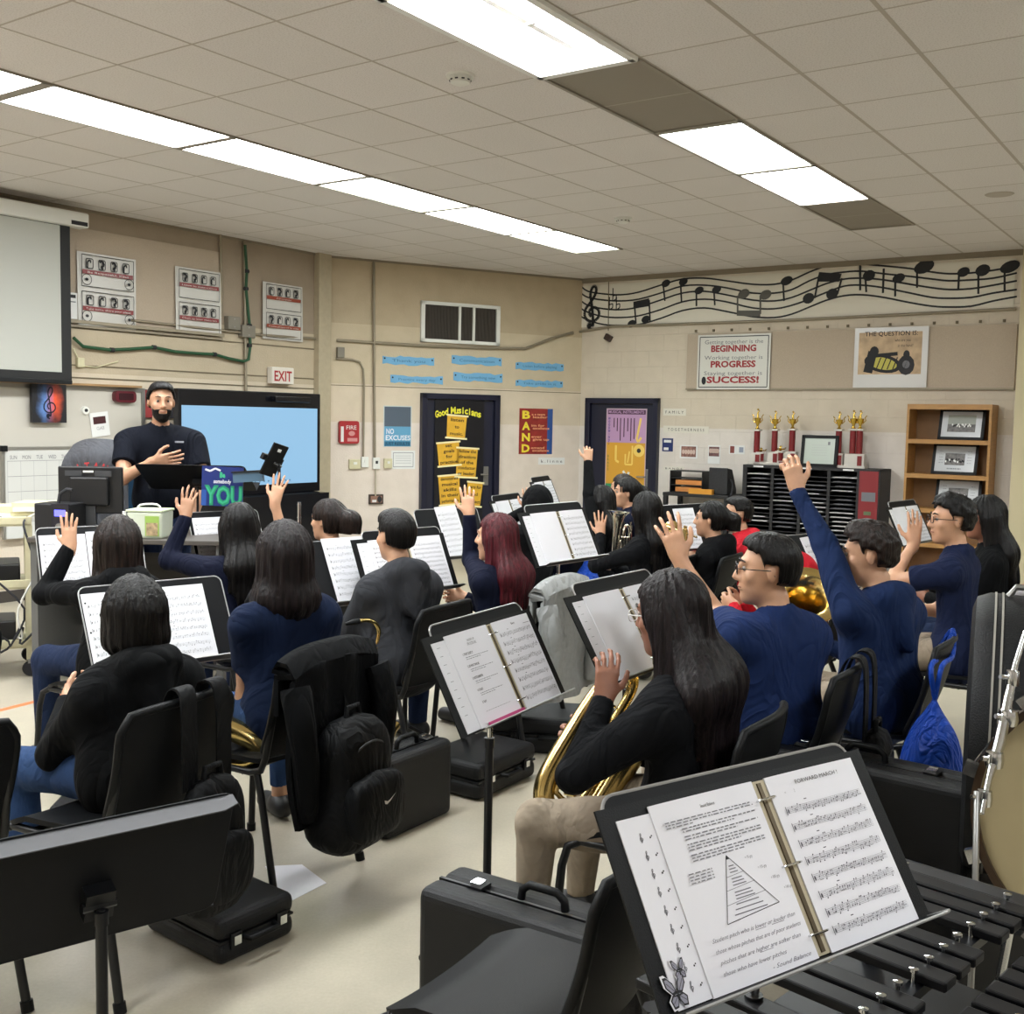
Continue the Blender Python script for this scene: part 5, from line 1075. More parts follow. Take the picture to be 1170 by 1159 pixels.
def sdf_obj(name, prims, h, m, parent, label=None, relax=1):
    v, q = surface(prims, h)
    if len(v) == 0: return None
    for _ in range(relax):   # light smoothing
        s = np.zeros_like(v); c = np.zeros(len(v))
        for i in range(4): np.add.at(s, q[:, i], v[q[:, (i + 1) % 4]] + v[q[:, (i + 3) % 4]]); np.add.at(c, q[:, i], 2)
        v = v * .5 + .5 * s / np.maximum(c, 1)[:, None]
    v = v - np.array(parent.location); me = bpy.data.meshes.new(name)
    me.vertices.add(len(v)); me.vertices.foreach_set('co', v.astype(np.float32).ravel()); me.loops.add(len(q) * 4); me.loops.foreach_set('vertex_index', q.astype(np.int32).ravel())
    me.polygons.add(len(q)); me.polygons.foreach_set('loop_start', np.arange(0, len(q) * 4, 4, dtype=np.int32)); me.update(calc_edges=True); me.validate(); me.shade_smooth(); me.materials.append(m)
    o = bpy.data.objects.new(name, me); COL.objects.link(o); o.parent = parent
    if label: o['label'] = label
    return o
def wrinkle(amp, sc_=1.0, seed=0):
    r = np.random.RandomState(seed); K = r.normal(size=(6, 3)) * [22, 22, 9] * sc_; ph = r.uniform(0, 6, 6)
    def f(X):
        s = 0
        w = .35 * np.sin(X @ (r2 * 6) + ph[0])
        for k, p in zip(K, ph): s = s + np.sin(X @ k + p + w * 3)
        return (s * amp / 3).astype(np.float32)
    r2 = r.normal(size=3)
    return fn(f, op='d')
# ---- materials
def fabric(name, hexc, wr=.7, scale=5, rough=.85, fine=.15):
    if name in MATS: return MATS[name]
    m = bpy.data.materials.new(name); m.use_nodes = True; nt = m.node_tree; b = nt.nodes['Principled BSDF']; N, L = nt.nodes.new, nt.links.new; c = srgb(hexc)
    b.inputs['Roughness'].default_value = rough; b.inputs['Specular IOR Level'].default_value = .12
    tc = N('ShaderNodeTexCoord'); mp = N('ShaderNodeMapping'); mp.inputs['Scale'].default_value = (1, 1, .45); mp.inputs['Rotation'].default_value = (.2, .3, .1); L(tc.outputs['Object'], mp.inputs[0])
    n = N('ShaderNodeTexNoise'); n.inputs['Scale'].default_value = scale; n.inputs['Detail'].default_value = 3; n.inputs['Distortion'].default_value = 1.2; L(mp.outputs[0], n.inputs['Vector'])
    rd = N('ShaderNodeMath'); rd.operation = 'PINGPONG'; rd.inputs[1].default_value = .12; L(n.outputs['Fac'], rd.inputs[0])
    b1 = N('ShaderNodeBump'); b1.inputs['Strength'].default_value = wr; b1.inputs['Distance'].default_value = .09; L(rd.outputs[0], b1.inputs['Height'])
    n2 = N('ShaderNodeTexNoise'); n2.inputs['Scale'].default_value = 300; L(tc.outputs['Object'], n2.inputs['Vector'])
    b2 = N('ShaderNodeBump'); b2.inputs['Strength'].default_value = fine; b2.inputs['Distance'].default_value = .004; L(n2.outputs['Fac'], b2.inputs['Height']); L(b1.outputs[0], b2.inputs['Normal']); L(b2.outputs[0], b.inputs['Normal'])
    r = N('ShaderNodeValToRGB'); r.color_ramp.elements[0].color = (*[x * .82 for x in c], 1); r.color_ramp.elements[1].color = (*[min(1, x * 1.15) for x in c], 1); n3 = N('ShaderNodeTexNoise'); n3.inputs['Scale'].default_value = 40; n3.inputs['Detail'].default_value = 5; L(tc.outputs['Object'], n3.inputs['Vector']); L(n3.outputs['Fac'], r.inputs[0]); L(r.outputs[0], b.inputs['Base Color'])
    MATS[name] = m; return m
def hairmat(name, hexc, hex2=None):
    if name in MATS: return MATS[name]
    m = bpy.data.materials.new(name); m.use_nodes = True; nt = m.node_tree; b = nt.nodes['Principled BSDF']; N, L = nt.nodes.new, nt.links.new; c = srgb(hexc); c2 = srgb(hex2) if hex2 else tuple(min(1, x * 1.8) for x in c)
    b.inputs['Roughness'].default_value = .45; b.inputs['Specular IOR Level'].default_value = .22; b.inputs['Anisotropic'].default_value = .5
    tc = N('ShaderNodeTexCoord'); mp = N('ShaderNodeMapping'); mp.inputs['Scale'].default_value = (1, 1, .06); L(tc.outputs['Object'], mp.inputs[0])
    n = N('ShaderNodeTexNoise'); n.inputs['Scale'].default_value = 110; n.inputs['Detail'].default_value = 4; n.inputs['Distortion'].default_value = .4; L(mp.outputs[0], n.inputs['Vector'])
    r = N('ShaderNodeValToRGB'); r.color_ramp.elements[0].position = .35; r.color_ramp.elements[1].position = .75; r.color_ramp.elements[0].color = (*[x * .7 for x in c], 1); r.color_ramp.elements[1].color = (*c2, 1); L(n.outputs['Fac'], r.inputs[0]); L(r.outputs[0], b.inputs['Base Color'])
    b2 = N('ShaderNodeBump'); b2.inputs['Strength'].default_value = .8; b2.inputs['Distance'].default_value = .008; L(n.outputs['Fac'], b2.inputs['Height']); L(b2.outputs[0], b.inputs['Normal']); MATS[name] = m; return m
def skin(name, hexc):
    if name in MATS: return MATS[name]
    m = M(name, hexc, rough=.5, noise=.06, nscale=30, bump=.08, bscale=200); b = m.node_tree.nodes['Principled BSDF']; b.inputs['Subsurface Weight'].default_value = .08; b.inputs['Subsurface Radius'].default_value = (.02, .008, .004); b.inputs['Subsurface Scale'].default_value = .4; return m
SK1, SK2, SK3 = skin('skin_tan', '#b08468'), skin('skin_light', '#c49678'), skin('skin_brown', '#8f604b')
EYEW, EYEB = M('eye_white', '#8f857d', rough=.35), M('eye_dark', '#1c110c', rough=.15)
def hand_prims(W, D, Nn, T, curl=.35, spread=.12, s=1.0, point=False):
    """W wrist, D finger direction, Nn palm normal (fingers curl towards it), T thumb side"""
    D = Vector(D).normalized(); T = (Vector(T) - D * Vector(T).dot(D)).normalized(); Nn_ = D.cross(T).normalized()
    if Nn_.dot(Vector(Nn)) < 0: Nn_ = -Nn_
    N_ = Nn_; P = []; W = Vector(W)
    kn = W + D * .085 * s
    P.append(cone(W - D * .02, W + D * .03 * s, .024 * s, .028 * s, .02, (N_, .7)))
    for i, off in enumerate((.027, .009, -.009, -.026)):
        P.append(cone(W + D * .02 * s + T * off * .6 * s, kn + T * off * s - D * (.004 * abs(i - 1.2)), .016 * s, .0125 * s, .012, (N_, .8)))
    Ls = [(.040, .024, .020), (.045, .028, .021), (.041, .026, .020), (.032, .020, .018)]
    for i, off in enumerate((.029, .0095, -.010, -.028)):
        p = kn + T * off * s - D * (.004 * abs(i - 1.2)); ang = (1.5 - i) * spread; c = curl * (1 + .12 * i)
        if point and i > 0: c = 1.35
        if point and i == 0: c = .1
        d = (D * math.cos(ang) + T * math.sin(ang)).normalized(); r = .0088 * s; acc = c * .5
        for j, l in enumerate(Ls[i]):
            dd = d * math.cos(acc) + N_ * math.sin(acc); q = p + dd * l * s; P.append(cone(p, q, r, r * .92, .004)); p = q; r *= .93; acc += c
    p = W + D * .025 * s + T * .022 * s; d = (D * .55 + T * .75 + N_ * .25).normalized(); q = p + d * .042 * s; P.append(cone(p, q, .0145 * s, .011 * s, .012))
    d = (D * .8 + T * .45 + N_ * .35).normalized(); q2 = q + d * .03 * s; P.append(cone(q, q2, .0105 * s, .0095 * s, .006)); d = (D * .9 + T * .2 + N_ * .4).normalized(); P.append(cone(q2, q2 + d * .022 * s, .0095 * s, .008 * s, .005))
    return P
def ik(S, W, L1, L2, pole):
    S, W, pole = Vector(S), Vector(W), Vector(pole); v = W - S; d = v.length
    if d > (L1 + L2) * .999: k = d / (L1 + L2) * 1.002; L1 *= k; L2 *= k
    a = (L1 * L1 - L2 * L2 + d * d) / (2 * d); hh = math.sqrt(max(L1 * L1 - a * a, 0)); n = v / d; p = pole - n * pole.dot(n); p.normalize(); return S + n * a + p * hh
def head_frame(yaw, pitch=0, roll=0):
    f = Vector((math.cos(yaw) * math.cos(pitch), math.sin(yaw) * math.cos(pitch), math.sin(pitch))); r = Vector((math.sin(yaw), -math.cos(yaw), 0)); u = r.cross(f)
    if roll: r, u = r * math.cos(roll) + u * math.sin(roll), u * math.cos(roll) - r * math.sin(roll)
    return f, r, u
def person(label, top, yaw, hip=None, hs=1.0, skinm=SK1, hair='short', hairm=None, shirt=None, sleeve='long', pants=None, hyaw=None, hpitch=0, hroll=0, armL=None, armR=None, female=False,
           hood=False, glasses=False, beard=False, standing=False, group=None, hairlen=.3, h=.006, build=1.0, foot_z=0, knees=None, collar=False, extra_shirt=None, ponydir=None, hoodup=False, shoe=None, ankles=False, seat=.47, legyaw=None, hairvol=1.0, curly=False):
    """top = highest point of the head; yaw = body facing; armX = dict(w=wrist, pole, d=finger dir, n=palm normal, t=thumb dir)"""
    F, R, U = head_frame(yaw); hf, hr, hu = head_frame(yaw if hyaw is None else hyaw, hpitch, hroll)
    top = Vector(top); Hc = top - hu * .128 * hs
    neck = Hc - hu * .125 * hs - hf * .028 * hs; nb = neck - ZV * .055 * hs - F * .015
    sw = (.160 if female else .180) * hs * build
    if hip is None: hip = Vector((nb.x, nb.y, 0)) - F * .02
    hip = Vector((hip[0], hip[1], (seat + .10) if not standing else hip[2]))
    root = thing('person', label, 'person', (hip.x, hip.y, foot_z), group=group)
    sh = nb - ZV * .045 * hs; SL = sh - R * sw; SR = sh + R * sw; spine = (sh - hip)
    ch = hip + spine * .72; wa = hip + spine * .34
    def torso(g, shirtmode=False):
        fl = (F, .66); P = []
        P.append(cone(sh - R * sw * .62 - spine * .06, sh + R * sw * .62 - spine * .06, .062 * hs + g, .062 * hs + g, .06))
        P.append(cone(ch - R * sw * .34, ch + R * sw * .34, (.110 if not female else .094) * hs * build + g, (.110 if not female else .094) * hs * build + g, .07, fl))
        P.append(cone(wa - R * .045 * build, wa + R * .045 * build, (.104 if not female else .088) * (1 + (build - 1) * .7) + g - .006 * standing, (.104 if not female else .088) * (1 + (build - 1) * .7) + g - .006 * standing, .08, fl))
        P.append(cone(hip - R * .06 * build, hip + R * .06 * build, (.118 - .010 * female) * build + g, (.118 - .010 * female) * build + g, .08, (F, .85)))
        if female: P.append(cone(ch + F * .06 - R * .06, ch + F * .06 + R * .06, .05 + g, .05 + g, .05))
        P.append(cone(sh - R * sw * .8, nb + ZV * .02, .034 + g, .036 + g * .6, .06)); P.append(cone(sh + R * sw * .8, nb + ZV * .02, .034 + g, .036 + g * .6, .06)); return P
    arms = {}
    L1, L2 = .285 * hs, .245 * hs
    for sd, S, sg, ar in (('L', SL, -1, armL), ('R', SR, 1, armR)):
        ar = ar or dict(w=hip + F * .34 + R * sg * .07 + ZV * .17, pole=R * sg * .6 - ZV - F * .2, d=F + ZV * .1 - R * sg * .5, n=R * -sg, t=ZV, curl=.9)
        S2 = S - ZV * .03 * hs; W = Vector(ar['w']); 
        if (W - S2).z > .2: S2 = S2 + ZV * .045
        E = ik(S2, W, L1, L2, ar['pole']); arms[sd] = (S2, E, W, ar, sg)
    # body
    B = torso(-.008)
    B += [cone(nb - ZV * .03, neck + hu * .03, .056 * hs, .050 * hs, .03)]
    B += [ell(Hc + hf * -.012 * hs + hu * .028 * hs, (.076 * hs, .096 * hs, .088 * hs), (hr, hf, hu), .02), ell(Hc + hf * .028 * hs - hu * .045 * hs, (.058 * hs, .066 * hs, .076 * hs), (hr, hf, hu), .03),
          ell(Hc + hf * .066 * hs - hu * .098 * hs, (.024 * hs, .022 * hs, .02 * hs), (hr, hf, hu), .025), cone(Hc + hf * .082 * hs - hr * .03 * hs + hu * .03 * hs, Hc + hf * .082 * hs + hr * .03 * hs + hu * .03 * hs, .011 * hs, .011 * hs, .02),
          cone(Hc + hf * .09 * hs + hu * .018 * hs, Hc + hf * .108 * hs - hu * .024 * hs, .008 * hs, .0125 * hs, .012), cone(Hc + hf * .096 * hs - hu * .028 * hs - hr * .011, Hc + hf * .096 * hs - hu * .028 * hs + hr * .011, .009 * hs, .009 * hs, .008)]
    B += [ell(Hc + hf * .088 * hs - hu * z_ * hs, (.023 * hs, .010 * hs, .0062 * hs), (hr, hf, hu), .004) for z_ in (.053, .064)]
    for s_ in (-1, 1):
        B += [ell(Hc + hr * s_ * .076 * hs - hf * .010 * hs - hu * .004 * hs, (.009 * hs, .017 * hs, .029 * hs), ((hr * s_ + hf * -.35).normalized(), (hf + hr * s_ * .35).normalized(), hu), .006)]
        B += [ell(Hc + hr * s_ * .04 * hs + hf * .062 * hs - hu * .02 * hs, (.022 * hs, .018 * hs, .02 * hs), (hr, hf, hu), .02)]
    B += [dict(ell(Hc + hr * s_ * .032 * hs + hf * .102 * hs + hu * .010 * hs, (.018 * hs, .02 * hs, .012 * hs), (hr, hf, hu), .012), op='s') for s_ in ()]
    for sd in 'LR':
        S, E, W, ar, sg = arms[sd]
        B += [cone(S, E, .046 * hs * build, .037 * hs * build, .03), cone(E, W, .038 * hs * build, .0235 * hs, .02)]
        B += hand_prims(W, ar.get('d', W - E), ar.get('n', F), ar.get('t', R * -sg), ar.get('curl', .3), ar.get('spread', .12), ar.get('hs', 1.0) * hs * (.95 if female else 1.02), ar.get('point', False))
    LF, LR, _ = head_frame(yaw if legyaw is None else legyaw)
    legs = []
    for sg in (-1, 1):
        if standing:
            Hj = hip + R * sg * .09 - ZV * .05; K = Vector((Hj.x, Hj.y, foot_z + .50)) + F * .02 + R * sg * .01; An = Vector((Hj.x, Hj.y, foot_z + .09)) + R * sg * .02 - F * .02
        else:
            Hj = hip + R * sg * .085; kk = (knees or {}).get(sg, (.42, .09)); K = Vector((Hj.x, Hj.y, seat + .055)) + LF * kk[0] + LR * sg * kk[1]; fo = (knees or {}).get('f', .02); An = Vector((K.x, K.y, foot_z + .09)) + LF * fo
        legs.append((Hj, K, An, sg))
        B += [cone(Hj, K, .078 * build, .054, .03), cone(K, An, .053, .034, .03), cone(An - ZV * .03, An + LF * .13 - ZV * .055, .036, .026, .02)]
    body = sdf_obj('body', B, h, skinm, root, relax=1)
    if DEBUG: dbg(label, arms)
    # eyes, brows
    if hair != 'hidden':
        for s_ in (-1, 1):
            b = MB(); c = Hc + hr * s_ * .031 * hs + hf * .0775 * hs + hu * .010 * hs
            b.T = Matrix.Translation(c) @ Matrix(((hr.x, hu.x, hf.x, 0), (hr.y, hu.y, hf.y, 0), (hr.z, hu.z, hf.z, 0), (0, 0, 0, 1)))
            b.lathe([(0, .0112), (.004, .0105)], EYEB, n=8); b.lathe([(.004, .0105), (.0058, .0096)], EYEB, n=8); b.lathe([(.0058, .0096), (.008, .0079), (.0106, .003), (.0112, 0)], EYEW, n=10); b.T = Matrix.Diagonal((1, 1, 1, 1))
            b.build('eye', root, smooth=60, world=True)
            b = MB(); b.tube([Hc + hr * s_ * x * hs + hf * y * hs + hu * z * hs for x, y, z in ((.014, .096, .034), (.03, .093, .040), (.048, .080, .034))], [.003, .004, .002], hairm or INK, n=6); b.build('eyebrow', root, smooth=60, world=True)
        b = MB(); b.tube([Hc + hr * x * hs + hf * y * hs - hu * .0585 * hs for x, y in ((-.022, .088), (-.01, .098), (.01, .098), (.022, .088))], .0022, M('lip_line', '#7a4238', rough=.5), n=6); b.build('mouth', root, smooth=60, world=True)
    # pants
    PM = pants or fabric('jeans_dark', '#1f2a44'); P = [cone(hip - R * .07, hip + R * .07, .122 * build, .122 * build, .06, (F, .85))]
    for Hj, K, An, sg in legs:
        P += [cone(Hj, K, .088 * build, .066, .04), cone(K, An + (ZV * .05 if ankles else ZV * -.0), .065, .05 if not ankles else .042, .03, cap=True)]
    P.append(wrinkle(.004, 1, 3)); sdf_obj('trousers', P, .010, PM, root)
    for Hj, K, An, sg in legs:
        q = [cone(An - ZV * .035 - LF * .03, An + LF * .14 - ZV * .05, .046, .038, .02), cone(An - ZV * .02, An - ZV * .03, .045, .045, .02), fn(lambda X, z=foot_z + .004: X[:, 2] - z, k=.002)]
        sdf_obj('shoe', q, .009, shoe or M('shoe_black', '#17171a', rough=.5), root)
    # shirt
    g = .016 if sleeve == 'long' else .012
    P = torso(g); P += [cone(nb - ZV * .02, nb + ZV * .012, .07 * hs, .062 * hs, .03)]
    if hood: g += .004
    bb = 1 + (build - 1) * .3
    P.append(cone(hip - R * .05 * bb - ZV * .02, hip + R * .05 * bb - ZV * .02, (.13 - .015 * female if not standing else .112) * bb + g, (.13 - .015 * female if not standing else .112) * bb + g, .06, (F, .86)))
    for sd in 'LR':
        S, E, W, ar, sg = arms[sd]
        if sleeve == 'long':
            Wc = W - (W - E).normalized() * ar.get('cuff', .0)
            P += [cone(S, E, .062 * hs * build, .05 * hs, .05), cone(E, Wc, .05 * hs, .034, .02, cap=True)]
        else:
            c = S + (E - S) * .62; P += [cone(S, c, .066 * hs * build, .062 * hs * build, .05, cap=True)]
    if hood and not hoodup:
        P += [cone(nb - F * .085 + ZV * .02, nb - F * .14 - ZV * .17, .062, .022, .035, (F, .8)), cone(nb - F * .06 - R * .06 + ZV * .025, nb - F * .06 + R * .06 + ZV * .025, .052, .052, .03), cone(nb - F * .07 - R * .06, nb - F * .115 - ZV * .13, .045, .028, .03, (F, .7)), cone(nb - F * .07 + R * .06, nb - F * .115 - ZV * .13, .045, .028, .03, (F, .7)), cone(nb - R * .07 - F * .03 + ZV * .02, nb - R * .05 + F * .07 - ZV * .03, .038, .024, .02), cone(nb + R * .07 - F * .03 + ZV * .02, nb + R * .05 + F * .07 - ZV * .03, .038, .024, .02)]
    if collar: P += [cone(nb - R * .045 - F * .04 + ZV * .025, nb + R * .045 - F * .04 + ZV * .025, .026, .026, .01)] + [cone(nb + R * s_ * .05 - F * .03 + ZV * .025, nb + R * s_ * .035 + F * .06 - ZV * .01, .022, .017, .012) for s_ in (-1, 1)]
    P.append(wrinkle(.0035 if sleeve == 'long' else .0045, 1, int(abs(top.x * 100)) % 50))
    if not hoodup: P.append(dict(cone(neck + hu * .05, nb + ZV * .028 + F * .012, .056 * hs, .05 * hs, .006), op='s'))
    sh_o = sdf_obj('hoodie' if hood else ('long_sleeve_top' if sleeve == 'long' else 't_shirt'), P, .007 if h < .007 else .009, shirt, root)
    # hair
    HM = hairm or hairmat('hair_black', '#100d0d'); C = Hc
    def loc(X): q = X - A(C); return q @ A(hr) / hs, q @ A(hf) / hs, q @ A(hu) / hs
    if hair in ('short', 'bob', 'long', 'pony', 'hooded'):
        v = .014 * hairvol
        Hp = [ell(C - hf * .014 * hs + hu * .032 * hs, ((.080 + v * .7) * hs, (.100 + v * .6) * hs, (.088 + v) * hs), (hr, hf, hu), .02), ell(C - hf * .03 * hs - hu * .02 * hs, ((.072 + v * .5 - .012 * (hair == 'short')) * hs, (.075 + v * .5 - .014 * (hair == 'short')) * hs, .085 * hs), (hr, hf, hu), .03)]
        cut = []
        if hair == 'short':
            Hp += [ell(C + hf * .03 * hs + hu * .095 * hs, (.06 * hs, .05 * hs, .028 * hs * hairvol), (hr, hf, hu), .04)]
            def face(X):
                x, y, z = loc(X); hl = np.where(y > .05, .062, np.where(y > -.005, .062 - (.05 - y) * 1.0, .005)); a = np.maximum(z - hl, -.03 - y); ear = np.maximum(np.maximum(z - .012, -.035 - y), -(np.abs(x) - .06)); nape = z + .065
                return np.minimum(a * .8, nape)
            def face2(X):   # region removed is where f<0
                x, y, z = loc(X); front = np.maximum(z - .086 + np.maximum(np.abs(x) - .03, 0) * .5, .014 + np.maximum(z - .01, 0) * .35 - y); side = np.minimum(np.maximum(np.maximum(z - .030, np.abs(y + .010) - .025), .05 - np.abs(x)), np.maximum(z - .004, .000 - y)); nape = z + .050 - np.maximum(np.abs(x) - .03, 0) * .4
                return (np.minimum(np.minimum(front, side), nape) * hs).astype(np.float32)
            cut = [fn(face2, .008)]
        else:
            def face3(X):
                x, y, z = loc(X); fr = np.maximum(np.maximum(z - np.clip(.078 - x * x * 6, .0, 1), .035 - y), np.abs(x) - .066)
                if hair == 'pony': fr = np.minimum(fr, np.minimum(np.maximum(z - .01, -.02 - y), z + .07))
                return (fr * hs).astype(np.float32)
            cut = [fn(face3, .008)]
            bk = -F if hair != 'pony' else -hf
            if hair == 'bob':
                L = hairlen; o = C - hf * .02 * hs
                for s_, ww in ((-1, 1), (1, 1)):
                    Hp.append(cone(o + hr * s_ * .045 * hs + hu * .02, o + hr * s_ * .062 * hs - ZV * L * .8, .05 * hs, .042 * hairvol, .05, (hf, 1.0)))
                Hp.append(cone(o - hf * .045, o - hf * .055 - ZV * L * .85, .07, .05 * hairvol, .05)); Hp.append(cone(o - hf * .04 - hr * .05 - ZV * L * .8, o - hf * .04 + hr * .05 - ZV * L * .8, .045 * hairvol, .045 * hairvol, .04))
            if hair in ('long', 'hooded'):
                L = hairlen; o = C - hf * .03 * hs; sp = (hip - sh).normalized(); mid = nb - F * .085 - ZV * .02; end = mid + sp * max(L - .2, .02) - F * .015
                for s_ in (-1, 0, 1):
                    Hp.append(cone(o + hr * s_ * .045 * hs - ZV * .01, mid + R * s_ * .06 * hairvol, .052 * hs, .048 * hairvol, .05, (F, .9))); Hp.append(cone(mid + R * s_ * .06 * hairvol, end + R * s_ * .052 * hairvol + sp * .02 * (1 - abs(s_)), .05 * hairvol, .026 * hairvol, .05, (F, .6)))
                for s_ in (-1, 1): Hp.append(cone(o + hr * s_ * .07 * hs + hf * .03, nb + R * s_ * .085 + F * .01 - ZV * .04, .024 * hs, .03 * hairvol, .03)); Hp.append(cone(nb + R * s_ * .085 + F * .01 - ZV * .04, nb + R * s_ * .08 - F * .06 + sp * .12, .03 * hairvol, .03, .04))
            if hair == 'pony':
                pd = Vector(ponydir) if ponydir else -hf; p0 = C - hf * .10 * hs + hu * .035; p1 = p0 + pd.normalized() * .06 - ZV * .03; p2 = p1 - ZV * hairlen * .5 + pd.normalized() * .01; p3 = p2 - ZV * hairlen * .5
                pt = .03 * hairvol; Hp += [cone(C - hf * .05 * hs + hu * .03, p1, .06, pt * 1.3, .04), cone(p1, p2, pt * 1.3, pt * 1.2, .03), cone(p2, p3, pt * 1.2, pt * .5, .02)]
        r_ = np.random.RandomState(int(abs(top.y * 37)) % 99); k1 = r_.uniform(0, 6, 3)
        def strand(X):
            if curly:
                q = X * 95; return (.0065 * np.sin(q[:, 0] + 1.7 * np.sin(q[:, 1] * .7)) * np.sin(q[:, 1] * 1.1 + 1.3 * np.sin(q[:, 2] * .8)) * np.sin(q[:, 2] * .9 + k1[0])).astype(np.float32)
            x, y, z = loc(X); th = np.arctan2(x, -y + .0); return ((.4 if hair == 'short' else 1) * (.0028 * np.sin(th * 19 + 12 * z + k1[0]) + .0022 * np.sin(th * 41 - 9 * z + k1[1]) + .002 * np.sin(th * 7 + 25 * z + k1[2]))).astype(np.float32)
        sdf_obj('hair', Hp + cut + [fn(strand, op='d')], .006 if h < .007 else .008, HM, root)
    if hoodup:
        def opening(X):
            x, y, z = loc(X); return ((np.sqrt((x / .075) ** 2 + ((z - .0) / .105) ** 2) - 1) * .06 + np.maximum(.03 - y, 0) * 2).astype(np.float32)
        Hp = [ell(C - hf * .02 + hu * .02, (.102, .125, .128), (hr, hf, hu), .03), cone(C - hf * .02, nb - F * .02, .09, .085, .05), fn(opening, .01)]
        sdf_obj('hood', Hp, .008, shirt, root)
    if beard:
        def cutb(X):
            x, y, z = loc(X); m_ = np.maximum(np.abs(z + .058) - .011, np.abs(x) - .024) ; up = -(z + .030 + np.clip(.045 - y, -.02, .1) * -.55); return (np.minimum(np.minimum(m_, up), y - -.0) * hs).astype(np.float32)
        Hp = [ell(C + hf * .030 * hs - hu * .047 * hs, (.0605 * hs, .069 * hs, .080 * hs), (hr, hf, hu), .03), ell(C + hf * .066 * hs - hu * .102 * hs, (.030 * hs, .027 * hs, .024 * hs), (hr, hf, hu), .025), fn(cutb, .006)]
        sdf_obj('beard', Hp, .005, HM, root)
    if glasses:
        b = MB(); GM = M('glasses_dark', '#1a1618', rough=.3) if glasses is True else glasses
        for s_ in (-1, 1):
            c = Hc + hr * s_ * .034 * hs + hf * .106 * hs + hu * .008 * hs
            b.tube([c + hr * a_ * hs + hu * z_ * hs for a_, z_ in rrect(.05, .034, .014, 4)], .0018, GM, n=6, close=True)
            b.tube([c + hr * s_ * .025 * hs + hu * .004, Hc + hr * s_ * .080 * hs + hf * .06 * hs + hu * .012 * hs, Hc + hr * s_ * .083 * hs - hf * .005 * hs + hu * .010 * hs, Hc + hr * s_ * .08 * hs - hf * .02 * hs - hu * .01 * hs], .002, GM, n=6)
        b.tube([Hc + hr * -.009 + hf * .108 * hs + hu * .012, Hc + hr * .009 + hf * .108 * hs + hu * .012], .002, GM, n=6); b.build('glasses', root, smooth=60, world=True)
    return root, dict(F=F, R=R, hip=hip, nb=nb, sh=sh, Hc=Hc, hf=hf, hr=hr, hu=hu, arms=arms, legs=legs)
# ============ right wall furniture ============
WOOD = M('shelf_oak', '#a77b45', rough=.45, noise=.12, nscale=6, stretch=(1, 1, 8)); WOODB = M('shelf_back', '#7d5a35', rough=.6, noise=.12, nscale=5)
def floor_item(W, name, label, cat, x0, x1, depth, ypx, group=None):
    """item standing on the floor against a wall; x0,x1,ypx measured on its front top edge"""
    a, c = W.sz(x0, ypx[0], depth), W.sz(x1, ypx[1], depth); u0, u1 = a[0], c[0]; z = (a[1] + c[1]) / 2
    t = thing(name, label, cat, W.at((u0 + u1) / 2, 0, 0), W.rz, group); return t, u1 - u0, z
t, wd, ht = floor_item(WR, 'bookcase', 'tall oak bookcase against the right wall holding three framed photos', 'bookcase', 1037, 1134, .32, (462, 462)); D_ = .32; BCX = t
for s, nm in ((-1, 'side_panel'), (1, 'side_panel')): b = MB(); b.box((s * (wd / 2 - .012), -D_ / 2, ht / 2), (.025, D_, ht), WOOD); b.build(nm, t)
b = MB(); b.box((0, -D_ / 2, ht - .0275), (wd - .05, D_, .055), WOOD); b.build('top_panel', t); b = MB(); b.box((0, -.006, ht / 2), (wd - .05, .01, ht), WOODB); b.build('back_panel', t)
zs = [WR.sz(1080, y, .32)[1] for y in (503, 543)]; gapz = zs[0] - zs[1]; shelves = [zs[0], zs[1], zs[1] - gapz, zs[1] - gapz * 2, zs[1] - gapz * 3 + .05]; shelves = [z for z in shelves if z > .1] + [.08]
for z in shelves: b = MB(); b.box((0, -D_ / 2 - .001, z - .02), (wd - .05, D_, .045), WOOD); b.build('shelf', t)
FR = M('frame_black', '#08080a', rough=.45, spec=.2); GL = M('photo_mat', '#b9bcc0', rough=.25)
for k, (zz, lab) in enumerate(((shelves[0], 'framed black and white group photo on the top shelf of the bookcase'), (shelves[1], 'framed certificate with group photo on the second shelf'), (shelves[2], 'framed certificate with group photo on the third shelf, half hidden by heads'))):
    loc = WR.at(0, 0, 0) ; base = Vector(BCX.location) + WR.n * .2 + WR.r * (.10 - .05 * (k == 1)) + ZV * (zz + .004)
    q = thing('framed_photo', lab, 'framed photo', base, WR.rz, 'framed photos on the bookcase'); q.rotation_euler = (-.28, 0, WR.rz)
    fw, fh = .46, .34; b = MB(); 
    for s in (-1, 1): b.box((s * (fw / 2 - .015), 0, fh / 2), (.03, .02, fh), FR); b.box((0, 0, fh / 2 + s * (fh / 2 - .015)), (fw, .02, .03), FR)
    b.build('frame', q); b = MB(); b.box((0, 0, fh / 2), (fw - .05, .008, fh - .05), GL); b.rect(-.1, fh * .3, .1, fh * .68, -.006, M('group_photo', '#5a5654', noise=.6, nscale=30, rough=.4))
    rnd = random.Random(k)
    if k == 0: b.rect(-.14, fh * .25, .14, fh * .8, -.0065, M('group_photo_sky', '#8d9188', rough=.4)); b.rect(-.14, fh * .25, .14, fh * .5, -.007, M('group_photo', '#5a5654'))
    for i in range(16): b.disc(-.09 + .012 * i, fh * (.4 + .1 * rnd.random()), .008, .012, -.0085, FR if rnd.random() < .5 else PAPER2, 7)
    if k: text_page(b, -.18, .04, .36, .26, -.0075, k, [(.05, .8 - .12 * i, .12, .02) for i in range(5)] + [(.85, .8 - .12 * i, .12, .02) for i in range(5)] + [(.3, .06, .4, .05)])
    b.build('photo', q)
